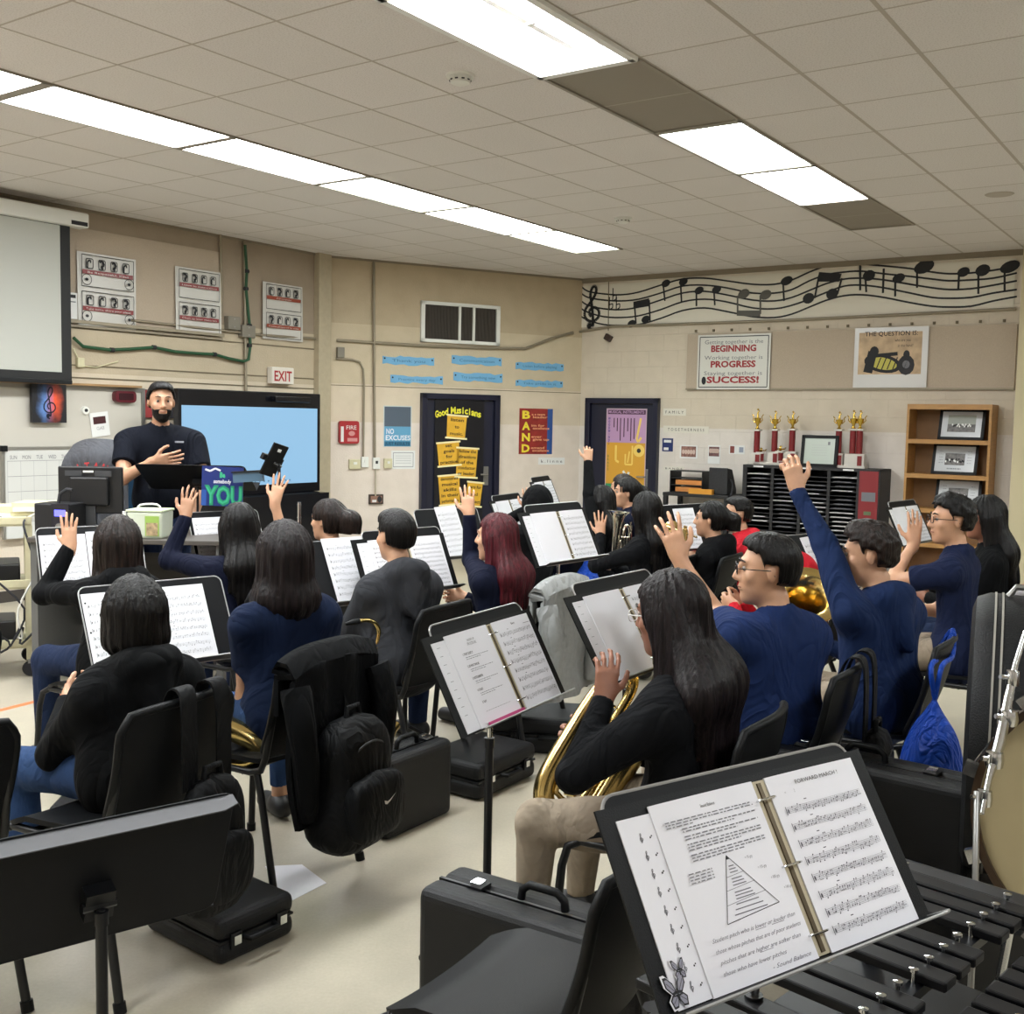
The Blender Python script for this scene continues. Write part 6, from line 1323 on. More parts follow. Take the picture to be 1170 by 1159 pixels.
# ---- music sorter cabinet
t, wd, ht = floor_item(WR, 'music_sorter', 'large black music sorter cabinet with many paper slots', 'cabinet', 849, 1006, .42, (531, 537)); SRT = t; D_ = .42
SB = M('sorter_black', '#18171a', rough=.5)
for s in (-1, 1): b = MB(); b.box((s * (wd / 2 - .015), -D_ / 2, ht / 2), (.03, D_, ht), SB); b.build('side_panel', t)
b = MB(); b.box((0, -D_ / 2, ht - .015), (wd, D_, .03), SB); b.build('top_panel', t); b = MB(); b.box((0, -.01, ht / 2), (wd, .02, ht), SB); b.build('back_panel', t)
RW = wd * .13; iw = wd - RW - .06
b = MB(); b.box((wd / 2 - RW / 2 - .015, -D_ - .002, ht / 2), (RW, .012, ht - .04), M('sorter_red', '#7e1a20', rough=.5)); b.build('end_board', t, label='dark red side board')
for a4, m4 in (((wd / 2 - RW * .85 - .015, ht - .35, wd / 2 - .04, ht - .25), GREYINK), ((wd / 2 - RW * .7 - .015, ht - .5, wd / 2 - .08, ht - .46), M('green_print', '#5a6a4a')), ((wd / 2 - RW * .9, ht - .95, wd / 2 - .03, ht - .85), M('cream_print', '#b9ab8c'))): b = MB(); b.rect(*a4, -D_ - .010, m4); b.build('end_board_label', t)
for k in range(5): b = MB(); b.box((-wd / 2 + .03 + iw * k / 4, -D_ / 2, ht / 2), (.035, D_ - .01, ht - .04), SB); b.build('divider', t)
nr = 22; rnd = random.Random(4)
for k in range(4):
    b = MB(); pb = MB(); x0 = -wd / 2 + .03 + iw * (k + .5) / 4
    for r in range(nr): z = .08 + (ht - .14) * r / nr; b.box((x0, -D_ / 2, z), (iw / 4 - .04, D_ - .02, .008), SB)
    for r in range(nr):
        z = .08 + (ht - .14) * r / nr
        if rnd.random() < .8: pw_ = iw / 4 * (.5 + .35 * rnd.random()); pb.box((x0 + rnd.uniform(-.03, .02), -D_ / 2 - .02, z + .008), (pw_, D_ - .06, .006), GREYINK if rnd.random() < .5 else PAPER2)
    b.build('slot_shelves', t); pb.build('music_papers', t, kind='stuff')
b = MB()
for x in (-.38, -.02, .28): b.rect(x * wd - .06, ht - .024, x * wd + .06, ht - .006, -D_ - .003, PAPER2)
b.build('label_strip', t)
SZ = ht
# ---- trophies
TR = M('trophy_red', '#741a1e', rough=.3, noise=.1, nscale=30); TG = M('trophy_gold', '#c9a94e', rough=.2, metal=1); MARB = M('trophy_base', '#c9c3bb', rough=.3)
def on_sorter(px, py, off=.22): p = WR.hit(px, py, off); u = (p - WR.A).dot(WR.r); return WR.at(u, SZ, off)
def trophy(label, px, ytop, ycol0, ycol1, ybase, cols=1, plate=True):
    p = on_sorter(px, ybase); mpp = (Vector((p.x, p.y, 0)).length) / FPX
    H = (ybase - ytop) * mpp; h1 = (ybase - ycol1) * mpp; h2 = (ybase - ycol0) * mpp
    t = thing('trophy', label, 'trophy', p, WR.rz, 'trophies on the music sorter')
    b = MB(); w_ = .1 + .09 * (cols - 1); b.box((0, 0, .015), (w_ + .06, .14, .03), MARB); b.box((0, 0, h1 / 2 + .01), (w_ + .03, .1, h1 - .03), MARB); b.build('base', t, bevel=.004)
    b = MB(); b.box((w_ * .32, -.052, h1 * .5), (.05, .01, h1 * .7), TR); b.build('base_plaque', t)
    for i in range(cols):
        x = (i - (cols - 1) / 2) * .075; b = MB(); b.lathe([(0, h1), (.035, h1), (.035, h2), (0, h2)], TR, c=(x, 0, 0), n=16); b.build('column', t, smooth=40)
    b = MB(); b.box((0, 0, h2 + .01), (w_ * .9, .09, .02), MARB); b.build('cap', t)
    for i in range(cols):
        x = (i - (cols - 1) / 2) * .075; k = H - h2 - .02; z = h2 + .02; b = MB(); b.lathe([(.03, z), (.012, z + k * .12), (.016, z + k * .2), (.038, z + k * .42), (.042, z + k * .55), (.036, z + k * .55), (.01, z + k * .3)], TG, c=(x, 0, 0), n=14); b.build('cup', t, smooth=50)
        for s in (-1, 1): b = MB(); b.tube([(x + s * .03, 0, z + k * .3), (x + s * .06, 0, z + k * .45), (x + s * .05, 0, z + k * .6), (x + s * .07, 0, z + k * .72)], .006, TG, n=6); b.build('handle', t, smooth=50)
        b = MB(); b.tube([(x, 0, z + k * .5), (x, 0, z + k * .8), (x + .02, 0, z + k * .9)], [.014, .010, .006], TG, n=8); b.lathe([(0, -.014), (.012, -.006), (.012, .006), (0, .014)], TG, c=(x, 0, z + k * .95), n=10); b.build('figure', t, smooth=50)
    return t
trophy('leftmost red column trophy on the black sorter', 864, 467, 492, 516, 529); trophy('second red column trophy from the left on the sorter', 884, 470, 492, 515, 530); trophy('third trophy, just left of the framed certificate', 904, 471, 492, 515, 531)
trophy('red column trophy just right of the framed certificate', 957, 471, 492, 516, 532); trophy('wide double column trophy at the right end of the sorter', 977, 470, 492, 517, 533, 2)
trophy('small short red trophy at the foot of the leftmost trophy', 869, 512, 518, 526, 530, 1); trophy('small short trophy in front of the second trophy', 891, 510, 517, 526, 531)
p = on_sorter(935, 532, .3); q = thing('framed_certificate', 'large black framed certificate standing between the trophies', 'framed certificate', p, WR.rz); q.rotation_euler = (-.12, 0, WR.rz); mpp = Vector((p.x, p.y, 0)).length / FPX
fw, fh = 41 * mpp, 35 * mpp; b = MB()
for s in (-1, 1): b.box((s * (fw / 2 - .018), 0, fh / 2), (.036, .03, fh), FR); b.box((0, 0, fh / 2 + s * (fh / 2 - .018)), (fw, .03, .036), FR)
b.build('frame', q); b = MB(); b.box((0, 0, fh / 2), (fw - .06, .01, fh - .06), M('cert_paper', '#b7c0b8', rough=.15)); b.rect(fw * .22, fh * .7, fw * .28, fh * .8, -.007, GREYINK); text_page(b, -fw * .35, fh * .2, fw * .7, fh * .6, -.007, 4, [(.2, .8 - .13 * i, .6, .02) for i in range(5)], M('pale_line', '#a5a6a8')); b.build('certificate', q)
# ---- cart table with letter trays
t, wd, ht = floor_item(WR, 'utility_cart', 'black utility cart with letter trays beside the right door', 'cart', 757, 832, .5, (563, 566)); CT = t; CB = M('cart_black', '#141416', rough=.5)
for zz in (ht, ht * .55, .15): b = MB(); b.box((0, -.27, zz - .02), (wd, .46, .04), CB); b.build('shelf', t, bevel=.006)
for sx in (-1, 1):
    for sy in (-.07, -.47): b = MB(); b.box((sx * (wd / 2 - .03), sy, ht / 2 + .03), (.05, .05, ht - .08), CB); b.lathe([(0, .0), (.03, .0), (.03, .03), (0, .03)], INK, c=(sx * (wd / 2 - .03), sy, 0), n=10, axis='z'); b.build('leg', t)
cw = wd; base = Vector(CT.location); P_ = lambda u, d, z: base + WR.r * u + WR.n * d + ZV * z
q = thing('letter_tray', 'black three-tier letter tray on the utility cart', 'letter tray', P_(-cw * .18, .28, ht), WR.rz); b = MB()
for k in range(4): b.box((0, 0, .005 + k * .085), (.42, .3, .008), CB)
for s in (-1, 1): b.box((s * .21, 0, .13), (.01, .3, .27), CB)
b.build('tray', q)
for k in range(2): q2 = thing('paper_stack', ['orange folders stacked in the middle tray', 'orange and cream folders in the lower tray'][k], 'folders', P_(-cw * .16, .30, ht + .012 + k * .085), WR.rz); b = MB(); b.box((.02, -.01, .03), (.34, .26, .055), M('folder_orange', '#b9773a', rough=.6, noise=.1, nscale=8)); b.build('stack', q2)
q = thing('yellow_box', 'small yellow and orange box at the cart edge', 'box', P_(cw * .08, .47, ht), WR.rz); b = MB(); b.box((0, 0, .03), (.3, .06, .06), M('box_yellow', '#c98a2a')); b.build('box', q)
q = thing('desk_speaker', 'black slanted desk device at the right end of the cart', 'telephone', P_(cw * .3, .28, ht), WR.rz); b = MB(); b.T = Matrix.Rotation(R_(90), 4, 'Z'); b.prism([(-.14, 0), (.14, 0), (.14, .06), (.0, .30), (-.14, .32)], -.12, .12, M('dark_device', '#1d1d20', noise=.3, nscale=60)); b.build('body', q, bevel=.01)
q = thing('cable_bundle', 'cable trailing off the right end of the utility cart', 'cable', P_(cw * .42, .3, ht)); b = MB(); b.tube(smooth([P_(cw * .38, .3, ht + .2), P_(cw * .48, .35, ht + .15), P_(cw * .5, .4, ht + .03), P_(cw * .46, .42, ht - .1)]), .012, INK); b.build('run', q, world=True, smooth=50)
# ============ left side: desk, monitor, cart with cables ============
def dpt(x, y, d): return atd(x, y, d)
# desk (cream top) behind the cart
DK = 7.0; a = atd(-40, 615, DK); zt = .92
t = thing('teacher_desk', 'dark desk carrying monitor, radio and white tub at the left', 'desk', (-2.36, 6.98, 0), 0); DSK = t
b = MB(); b.box((0, 0, zt - .015), (1.2, .82, .03), M('desk_laminate', '#4a4540', rough=.5)); b.build('desk_top', t, bevel=.005)
for sx in (-1, 1): b = MB(); b.box((sx * .57, 0, (zt - .03) / 2), (.04, .76, zt - .03), M('desk_grey', '#5a5a58', rough=.5)); b.build('side_panel', t)
b = MB(); b.box((0, .3, .5), (1.1, .02, .5), M('desk_dark', '#2a2826', rough=.6)); b.build('modesty_panel', t)
zt_ = zt
def mpx(d): return d / FPX
# monitor (back towards us)
p = atd(104, 560, 6.9); mw, mh = 72 * mpx(6.9), 54 * mpx(6.9); t = thing('computer_monitor', 'black computer monitor seen from the back in front of the teacher', 'monitor', (p.x, p.y, zt), R_(4)); b = MB(); zc = p.z - zt
b.box((0, 0, zc), (mw, .03, mh), M('monitor_black', '#111113', rough=.4)); b.build('housing', t, bevel=.008); b = MB(); b.box((0, -.03, zc - mh * .02), (mw * .6, .04, mh * .6), M('monitor_black', '#111113')); b.build('rear_cover', t, bevel=.01)
b = MB(); b.rect(-mw * .36, zc + mh * .3, -mw * .1, zc + mh * .42, -.052, M('monitor_grey', '#3c3d40', rough=.3)); b.rect(mw * .1, zc + mh * .3, mw * .36, zc + mh * .42, -.052, M('monitor_grey', '#3c3d40')); b.rect(-mw * .08, zc + mh * .38, mw * .08, zc + mh * .42, -.053, WHITE); b.build('rear_vents', t)
b = MB(); b.box((0, -.01, (zc - mh / 2) / 2 + .02), (.07, .04, max(.05, zc - mh / 2 + .06)), M('monitor_grey', '#3c3d40')); b.build('neck', t); b = MB(); b.box((0, -.02, .008), (.26, .18, .016), M('monitor_grey', '#3c3d40')); b.build('foot', t, bevel=.006)
# radio box with blue display
p = atd(61, 599, 6.7); t = thing('radio_speaker', 'black box speaker with glowing blue display on the desk', 'radio', (p.x, p.y, zt), R_(-8)); rw, rh = 43 * mpx(6.7), 37 * mpx(6.7); b = MB(); b.box((0, .08, rh / 2), (rw, .2, rh), M('radio_black', '#131316', rough=.45)); b.build('cabinet', t, bevel=.008)
b = MB(); b.box((rw * .26, -.022, rh * .55), (rw * .5, .008, rh * .9), M('radio_panel', '#1c1b24', rough=.25)); b.build('control_panel', t); b = MB(); b.rect(rw * .1, rh * .62, rw * .42, rh * .82, -.0275, mat('lcd_blue', srgb('#5b5bf0'), emit=1.3)); b.build('display', t, label='glowing blue display'); b = MB(); b.lathe([(.022, -.045), (.022, -.026)], STEEL, c=(rw * .26, 0, rh * .3), n=16, axis='y'); b.disc(rw * .26, rh * .3, .022, .022, -.045, STEEL, 16); b.build('knob', t, smooth=40)
b = MB(); b.tube([(rw * .1, .02, 0 + rh), (rw * .15, .02, rh + .06), (rw * .35, .02, rh + .09), (rw * .5, .02, rh + .085)], .011, INK); b.build('carry_strap', t, smooth=50)
# paper stacks
rnd = random.Random(2)
for px, py, n_, lab, s in ((40, 596, 4, 'tall stack of white and cream paper pads left of the radio', .26), (8, 600, 2, 'low stack of papers at the far left edge of the photo', .26)):
    d = 6.95; p = atd(px, py, d); t = thing('paper_stack', lab, 'papers', (p.x, p.y + .05, .995), R_(10)); b = MB(); H_ = max(.05, atd(px, py - 22, d).z - .995); k = 0; z = 0
    for i in range(n_): h_ = H_ / n_; b.box((rnd.uniform(-.02, .02), rnd.uniform(-.02, .02), z + h_ / 2), (s, .24, h_ * .92), [PAPER2, CREAM, M('folder_brown', '#8a6748')][i % 3 if 'brown' in lab else (i % 2)], rot=(0, 0, rnd.uniform(-.1, .1))); z += h_
    b.build('stack', t)
# white tub with green label, mouse
p = atd(172, 607, 6.72); t = thing('storage_tub', 'white plastic tub with green label right of the wavy-haired girl', 'tub', (p.x, p.y, zt), R_(-4)); tw, th_ = 40 * mpx(6.6), .165; b = MB(); b.box((0, 0, th_ / 2), (tw, .18, th_), M('tub_white', '#c3cab8', rough=.35), taper=1.06); b.build('tub', t, bevel=.012)
b = MB(); b.box((0, 0, th_ + .006), (tw * 1.1, .2, .014), M('tub_lid', '#bcc7a8', rough=.35)); b.build('lid', t, bevel=.005); b = MB(); b.rect(tw * .02, th_ * .1, tw * .44, th_ * .85, -.096, M('tub_label', '#8fae52', rough=.4)); b.rect(tw * .06, th_ * .12, tw * .4, th_ * .6, -.0975, M('tub_picture', '#a08a6a', noise=.5, nscale=40)); b.build('label', t)
b = MB(); b.tube(smooth([(-tw * .4, 0, th_), (-tw * .3, 0, th_ + .035), (tw * .2, 0, th_ + .04), (tw * .35, 0, th_)]), .006, WHITE); b.build('handle', t, smooth=50)
p = atd(142, 593, 6.7); t = thing('spray_bottle', 'small white bottle beside the monitor', 'bottle', (p.x, p.y, zt)); b = MB(); b.lathe([(0, 0), (.025, 0), (.025, .1), (.012, .13), (.012, .16), (0, .16)], WHITE, n=14); b.build('bottle', t, smooth=50)
# desk for tub extends right
# office chair with grey shirt
p = atd(113, 520, 7.9); t = thing('office_chair', 'office chair behind the monitor with a grey shirt over it', 'chair', (p.x, p.y, 0), R_(-100)); b = MB(); b.grid(lambda u, v: (-.2 - .03 * math.sin(v * 3), (u - .5) * .5 * (1 - .25 * max(0, v - .7)), .60 + .84 * v), 10, 10, M('office_blue', '#2b5a80', rough=.8), .05); b.build('backrest', t, smooth=50)
b = MB(); b.box((.03, 0, .5), (.5, .5, .08), M('office_blue', '#2b5a80')); b.build('seat', t, bevel=.03); b = MB(); b.tube([(0, 0, .06), (0, 0, .46)], .03, BLACKM); b.build('column', t)
for k in range(5): b = MB(); a_ = k * 1.257; b.tube([(0, 0, .09), (.3 * math.cos(a_), .3 * math.sin(a_), .06)], .02, BLACKP); b.lathe([(.0, -.015), (.03, -.015), (.03, .015), (0, .015)], INK, c=(.3 * math.cos(a_), .3 * math.sin(a_), .03), axis='y', n=12); b.build('caster_arm', t)
q = thing('grey_shirt', 'grey shirt with arched red lettering draped over the office chair', 'shirt', (p.x, p.y - .02, 1.07), R_(6)); b = MB(); GS = fabric('cloth_grey', '#4a4b4f', .5)
b.grid(lambda u, v: ((u - .5) * .46 * (1.0 - .35 * max(0, v - .75) * 2), -.10 + .02 * math.sin(u * 9) - .10 * (1 - (2 * u - 1) ** 2) * .4 + .16 * max(0, v - .85) / .15, -.25 + .68 * v - .05 * abs(2 * u - 1) ** 3 * v), 16, 16, GS, .02); b.build('fabric', q, smooth=60)
b = MB()
for i, ch in enumerate('TITANS'): a_ = (i - 2.5) * .28; b.text(ch, .19 * math.sin(a_), .09 + .12 * math.cos(a_), .055, -.165, M('shirt_red', '#a8292c'), rot=-a_, bold=.03)
b.build('lettering', q)
# cream cart with cables
p = atz(47, 771, 0); t = thing('av_cart', 'cream metal cart with shelves of electronics at the left edge', 'cart', (-3.53, 6.86, 0), R_(25)); CRT = t
cl, cd_, ch = .86, .5, .98
for zz in (.2, .58, ch): b = MB(); b.box((0, 0, zz), (cl, cd_, .03), CREAM); b.box((0, -cd_ / 2, zz + .02), (cl, .012, .05), CREAM); b.build('shelf', t, bevel=.004)
for sx in (-1, 1):
    for sy in (-1, 1):
        b = MB(); b.box((sx * (cl / 2 - .02), sy * (cd_ / 2 - .02), (.1 + ch) / 2), (.045, .045, ch - .12), CREAM); b.build('upright', t); b = MB(); b.lathe([(0, -.018), (.045, -.018), (.05, 0), (.045, .018), (0, .018)], INK, c=(sx * (cl / 2 - .02), sy * (cd_ / 2 - .02), .05), axis='y', n=18); b.build('caster', t, smooth=40); b = MB(); b.box((sx * (cl / 2 - .02), sy * (cd_ / 2 - .02), .10), (.03, .045, .03), STEEL); b.build('fork', t)
def on_cart(x, y, z): return Vector(CRT.location) + Matrix.Rotation(R_(25), 3, 'Z') @ Vector((x, y, z))
q = thing('equipment_box', 'flat black equipment box on the bottom shelf of the cream cart', 'equipment', on_cart(.08, -.02, .216), R_(25)); b = MB(); b.box((0, 0, .07), (.5, .34, .14), M('equip_black', '#17171a', rough=.4)); b.build('box', q, bevel=.01)
q = thing('equipment_box', 'grey device on the top shelf of the cream cart under the cables', 'equipment', on_cart(-.12, -.04, .996), R_(25)); b = MB(); b.box((0, 0, .08), (.45, .34, .16), M('equip_grey', '#56575c', rough=.4)); b.build('box', q, bevel=.04)
b = MB(); b.disc(.1, .1, .02, .02, -.175, GREYINK); b.build('button', q)
q = thing('equipment_box', 'dark receiver box on the middle shelf of the cream cart', 'equipment', on_cart(.05, .02, .596), R_(25)); b = MB(); b.box((0, 0, .06), (.62, .36, .12), M('equip_black', '#17171a')); b.build('box', q, bevel=.01)
q = thing('cable_tangle', 'tangle of black cables hanging over the cream cart', 'cables', on_cart(0, -.3, .8)); rnd = random.Random(11)
for i in range(9):
    x = rnd.uniform(-.38, .42); pts = [on_cart(x, -.20, 1.02), on_cart(x + rnd.uniform(-.1, .1), -.30, .96 + rnd.uniform(0, .1)), on_cart(x + rnd.uniform(-.15, .15), -.32, .75), on_cart(x + rnd.uniform(-.2, .2), -.31, .45), on_cart(x + rnd.uniform(-.1, .1), -.30, .3 + rnd.uniform(-.1, .15)), on_cart(x + rnd.uniform(-.1, .1), -.29, .14 + rnd.uniform(-.1, .2))]
    b = MB(); b.tube(smooth([tuple(p_) for p_ in pts], 4), .007, WHITE if i == 4 else INK, n=6); b.build('cable', q, world=True, smooth=50)
for i in range(3): b = MB(); c_ = on_cart(-.1 + .12 * i, -.32, .80 - .05 * i); b.tube([c_ + Vector((.07 * math.cos(a_), .02 * math.sin(a_ * 2), .09 * math.sin(a_))) for a_ in [k * .4 for k in range(20)]], .006, INK, n=6); b.build('coil', q, world=True, smooth=50)
q = thing('plastic_bin', 'pale lilac plastic sheet or bin beside the cart at the left edge', 'bin', on_cart(-.20, -.40, .0), R_(25)); b = MB(); b.box((0, 0, .3), (.5, .2, .6), M('bin_lilac', '#a9a5bd', rough=.4), taper=1.06); b.build('bin', q, bevel=.02); b = MB(); b.box((0, 0, .6), (.55, .24, .03), M('bin_lilac', '#a9a5bd')); b.build('rim', q, bevel=.01)
q = thing('stool', 'small round grey pedestal table under the desk behind the cart', 'stool', (-2.55, 7.35, 0)); b = MB(); b.lathe([(0, 0), (.2, 0), (.2, .03), (.03, .05), (.03, .42), (.18, .43), (.18, .46), (0, .46)], M('pedestal', '#7a7a70', rough=.5), n=24); b.build('pedestal', q, smooth=40)
# ============ teacher's stand, poster, tablet, podium ============
top_ = atd(184, 437, 7.5); fz = max(0.0, top_.z - 1.80)
if fz > .03:
    t = thing('podium', 'low dark carpeted podium under the teacher', 'podium', (top_.x, top_.y, 0), 0); b = MB(); b.box((0, 0, fz / 2), (1.1, .9, fz), M('podium_dark', '#26252a', rough=.9)); b.build('platform', t, bevel=.01)
dT = 7.0; L_, R__ = atd(268, 538, dT), atd(172, 541, dT)
sQ, mQ = stand('wide black conductor stand in front of the teacher, seen from behind', TLw=Vector((R__.x + .62 * (1) - .02, dT + .02, 1.36)), Xd=Vector((-1, .03, 0)), tilt=1.05, hh=.36, wid=.72, worn=False)
# poster hanging on its back side
x0, x1 = atd(231, 540, 7.0), atd(277, 540, 7.0); ct = (atd(231, 534, 7.0) + atd(277, 578, 7.0)) / 2
t = thing('poster_board', 'green and blue Be somebody YOU poster hanging on the conductor stand', 'poster', ct, R_(3)); wd = (x1 - x0).length * 1.02; ht = atd(254, 534, 7.0).z - atd(254, 579, 7.0).z
b = MB(); b.T = Matrix.Rotation(.03, 4, 'Y'); b.box((0, .004, 0), (wd, .008, ht), M('pb_navy', '#1c2c6e', rough=.35)); PG = M('pb_green', '#1f8a63', rough=.4); PG2 = M('pb_green_light', '#37a97c', rough=.4)
b.text('Be', 0, ht * .23, ht * .13, -.002, PG2, bold=.05); b.text('somebody', 0, ht * .08, ht * .1, -.002, PAPER, w=wd * .42, bold=.02); b.text('YOU', wd * .03, -ht * .45, ht * .46, -.002, PG, w=wd * .92, bold=.06); b.text('YOU', wd * .03, -ht * .44, ht * .44, -.003, PG2, w=wd * .86, bold=.0)
b.line([(-wd * .42, ht * .42), (-wd * .3, ht * .38), (-wd * .18, ht * .45), (-wd * .05, ht * .4)], .012, -.002, PAPER); b.rect(-wd * .5, -ht * .5, -wd * .38, -ht * .1, -.0015, M('pb_blue', '#24509a')); b.build('board', t)
b = MB(); b.box((0, 0, 0), (.01, .01, .01), BLACKM)
# shelf-like right wing with blue face
p = (atd(272, 545, 6.95) + atd(296, 545, 6.95)) / 2; t = thing('black_folder', 'black folder resting on the right end of the conductor stand', 'folder', (p.x, p.y, p.z), R_(-4)); b = MB(); b.T = Matrix.Rotation(-.08, 4, 'Y'); b.box((0, 0, 0), (.2, .02, .065), M('folder_slate', '#4e6a80', rough=.3)); b.box((0, 0, .035), (.21, .05, .008), BLACKM); b.build('folder', t)
p = atd(313, 526, 6.9); t = thing('tablet_holder', 'black tablet on a tilted stand mount in front of the display', 'tablet', (p.x, p.y, 0)); b = MB(); b.T = Matrix.Translation((0, 0, p.z)) @ Matrix.Rotation(R_(26), 4, 'Y') @ Matrix.Rotation(R_(55), 4, 'Z'); b.box((0, 0, 0), (.13, .012, .22), BLACKP); b.box((0, .02, 0), (.18, .025, .04), BLACKM); b.box((.0, -.008, .07), (.03, .002, .02), PAPER2); b.build('tablet', t, bevel=.004)
p2 = atd(319, 534, 6.9) - p; b = MB(); b.tube([(p2.x, 0, .1), (p2.x, 0, p.z - .04)], .01, BLACKM); b.tube([(p2.x, 0, p.z - .04), (0.0, 0, p.z - .02)], .012, BLACKM); b.lathe([(0, -.02), (.02, 0), (0, .02)], BLACKM, c=(p2.x, 0, p.z - .04), n=10); b.build('pole', t, smooth=50); b = MB(); b.lathe([(0, 0), (.14, 0), (.14, .02), (.02, .04), (.012, .1)], BLACKM, c=(p2.x, 0, 0), n=20); b.build('base', t, smooth=40)
# floor items
q = thing('floor_tape', 'orange tape line across the floor at the left edge', 'tape', (0, 0, 0)); a, c = atz(-60, 827, 0), atz(80, 792, 0); e = (c - a).normalized(); n_ = Vector((-e.y, e.x, 0)) * .022; b = MB(); b.add([v + ZV * .0015 for v in (a - n_, c - n_, c + n_, a + n_)] + [a - n_, c - n_, c + n_, a + n_], [(0, 1, 2, 3), (0, 4, 5, 1), (1, 5, 6, 2), (2, 6, 7, 3), (3, 7, 4, 0)], M('tape_orange', '#d8703f', rough=.6)); b.build('tape', q)
q = thing('paper_sheet', 'blank white sheet of paper lying on the floor', 'paper', (0, 0, 0)); P4 = [atz(*p_, .002) for p_ in ((303, 990), (345, 988), (373, 1009), (328, 1032))]; b = MB(); b.add([v for v in P4] + [v - ZV * .0015 for v in P4], [(3, 2, 1, 0), (4, 5, 6, 7), (0, 1, 5, 4), (1, 2, 6, 5), (2, 3, 7, 6), (3, 0, 4, 7)], PAPER); b.build('sheet', q)
# ============ right foreground: xylophone, bass drum, drum case ============
XZ = -.14; a0 = atz(1050, 1022, .74); XA = Vector((-.70, -.714, 0)); YB = Vector((.68, -.733, 0)); rz = math.atan2(XA.y, XA.x)
t = thing('xylophone', 'black bar xylophone with chrome posts in the lower right corner', 'xylophone', (a0.x, a0.y, 0), rz); t.scale = (1.17, 1.17, .74 / .88)  # local x along XA, local y = XA rotated +90
YL_ = Vector((-XA.y, XA.x, 0)); sgn = 1 if YL_.dot(YB) > 0 else -1
BAR = M('rosewood_black', '#0c0c0f', rough=.4, noise=.2, nscale=18, spec=.25)
def bar(x, y0, y1, z, w_=.040):
    b = MB(); b.box((x, sgn * (y0 + y1) / 2, z), (w_, y1 - y0, .022), BAR); b.build('bar', t, bevel=.004)
sp = .052
for i in range(-1, 12):
    L0 = .0 - .006 * i; x = i * sp
    bar(x, .20 - .0, .55 + .012 * i, .86)
acc = [0, 1, 3, 4, 5, 7, 8, 10, 11, 12]
for i in range(-1, 12):
    if i in acc or i == -1: bar(i * sp + .026, -.10 - .004 * i, .175, .895)
b = MB(); b.box((-.085, sgn * .2, .87), (.07, .85, .05), M('rail_black', '#1b1c20', rough=.35)); b.build('end_rail', t, bevel=.015)
for y in (-.02 - .06, .13, .26, .46): b = MB(); b.box((.28, sgn * y, .84 if y > .2 else .87), (.76, .022, .022), BLACKM); b.build('cord_rail', t)
for i in range(-1, 12):
    for y, z in ((.13, .892), (-.05, .892), (.27, .858), (.45, .858)):
        b = MB(); b.tube([(i * sp + (.0 if y < .2 else .026), sgn * y, z - .02), (i * sp + (.0 if y < .2 else .026), sgn * y, z + .02)], .0035, CHROME, n=8); b.lathe([(0, .006), (.007, .004), (.007, -.002), (0, -.004)], CHROME, c=(i * sp + (.0 if y < .2 else .026), sgn * y, z + .022), n=10); b.build('post', t, smooth=50)
for i in range(0, 9):
    b = MB(); b.lathe([(.022, .80), (.022, .45 + .03 * i), (.0, .45 + .03 * i)], M('resonator', '#2a2b30', rough=.3, metal=.6), c=(i * sp, sgn * .36, 0), n=16); b.build('resonator', t, smooth=40)
b = MB(); b.box((.27, sgn * .22, .60), (.78, .78, .02), BLACKM); b.build('dark_fill_board', t)  # added dark board, keeps the bright floor from showing between the bars
for x in (-.08, .6):
    for y in (-.12, .5): b = MB(); b.tube([(x, sgn * y, .0), (x, sgn * y, .85)], .018, BLACKM); b.build('leg', t, smooth=40)
# clothes-peg like clip on the rail
# bass drum
c_ = atd(1289, 950, 2.45); nrm = Vector((-.56, -.85, 0)).normalized(); t = thing('bass_drum', 'bass drum with tan head and chrome hardware at the right edge', 'drum', c_, math.atan2(nrm.y, nrm.x) + math.pi / 2)
HR = 169 * 2.45 / FPX; HEADM = M('drum_head', '#a89a76', rough=.55, noise=.08, nscale=5); HOOP = M('drum_hoop', '#3a2a1c', rough=.3)
b = MB(); b.lathe([(0, 0), (HR * .97, 0)], HEADM, axis='y', n=64); b.lathe([(0, .42), (HR * .97, .42)], HEADM, axis='y', n=64); b.build('drum_head', t, smooth=40)
b = MB(); b.lathe([(HR * .97, .0), (HR * .97, .42)], M('drum_shell', '#2b1b13', rough=.25), axis='y', n=64); b.build('shell', t, smooth=40)
for y in (-.012, .40): b = MB(); b.lathe([(HR * .965, y), (HR * 1.02, y), (HR * 1.02, y + .04), (HR * .965, y + .04), (HR * .965, y)], HOOP, axis='y', n=64); b.build('hoop', t, smooth=30)
for k in range(10):
    a_ = k * .628 + 2.9; x, z = math.cos(a_), math.sin(a_); r = HR * 1.06
    b = MB(); b.tube([(x * r, -.02, z * r), (x * r, .44, z * r)], .0045, CHROME, n=8); b.box((x * r, -.012, z * r), (.03, .02, .035), CHROME, rot=(0, -a_, 0)); b.box((x * r, .43, z * r), (.03, .02, .035), CHROME, rot=(0, -a_, 0)); b.box((x * HR, .2, z * HR), (.03, .07, .02), CHROME, rot=(0, -a_, 0)); b.build('tension_rod', t, smooth=30)
# its stand leg down to the floor
b = MB()
for s in (-1, 1): b.tube([(s * HR * .75, .2, -HR * .8), (s * HR * .9, .1 * s + .2, -c_.z)], .012, CHROME, n=8)
b.tube([(-HR * .78, .2, -HR * .75), (HR * .78, .2, -HR * .75)], .012, CHROME, n=8); b.build('drum_stand', t, smooth=40)
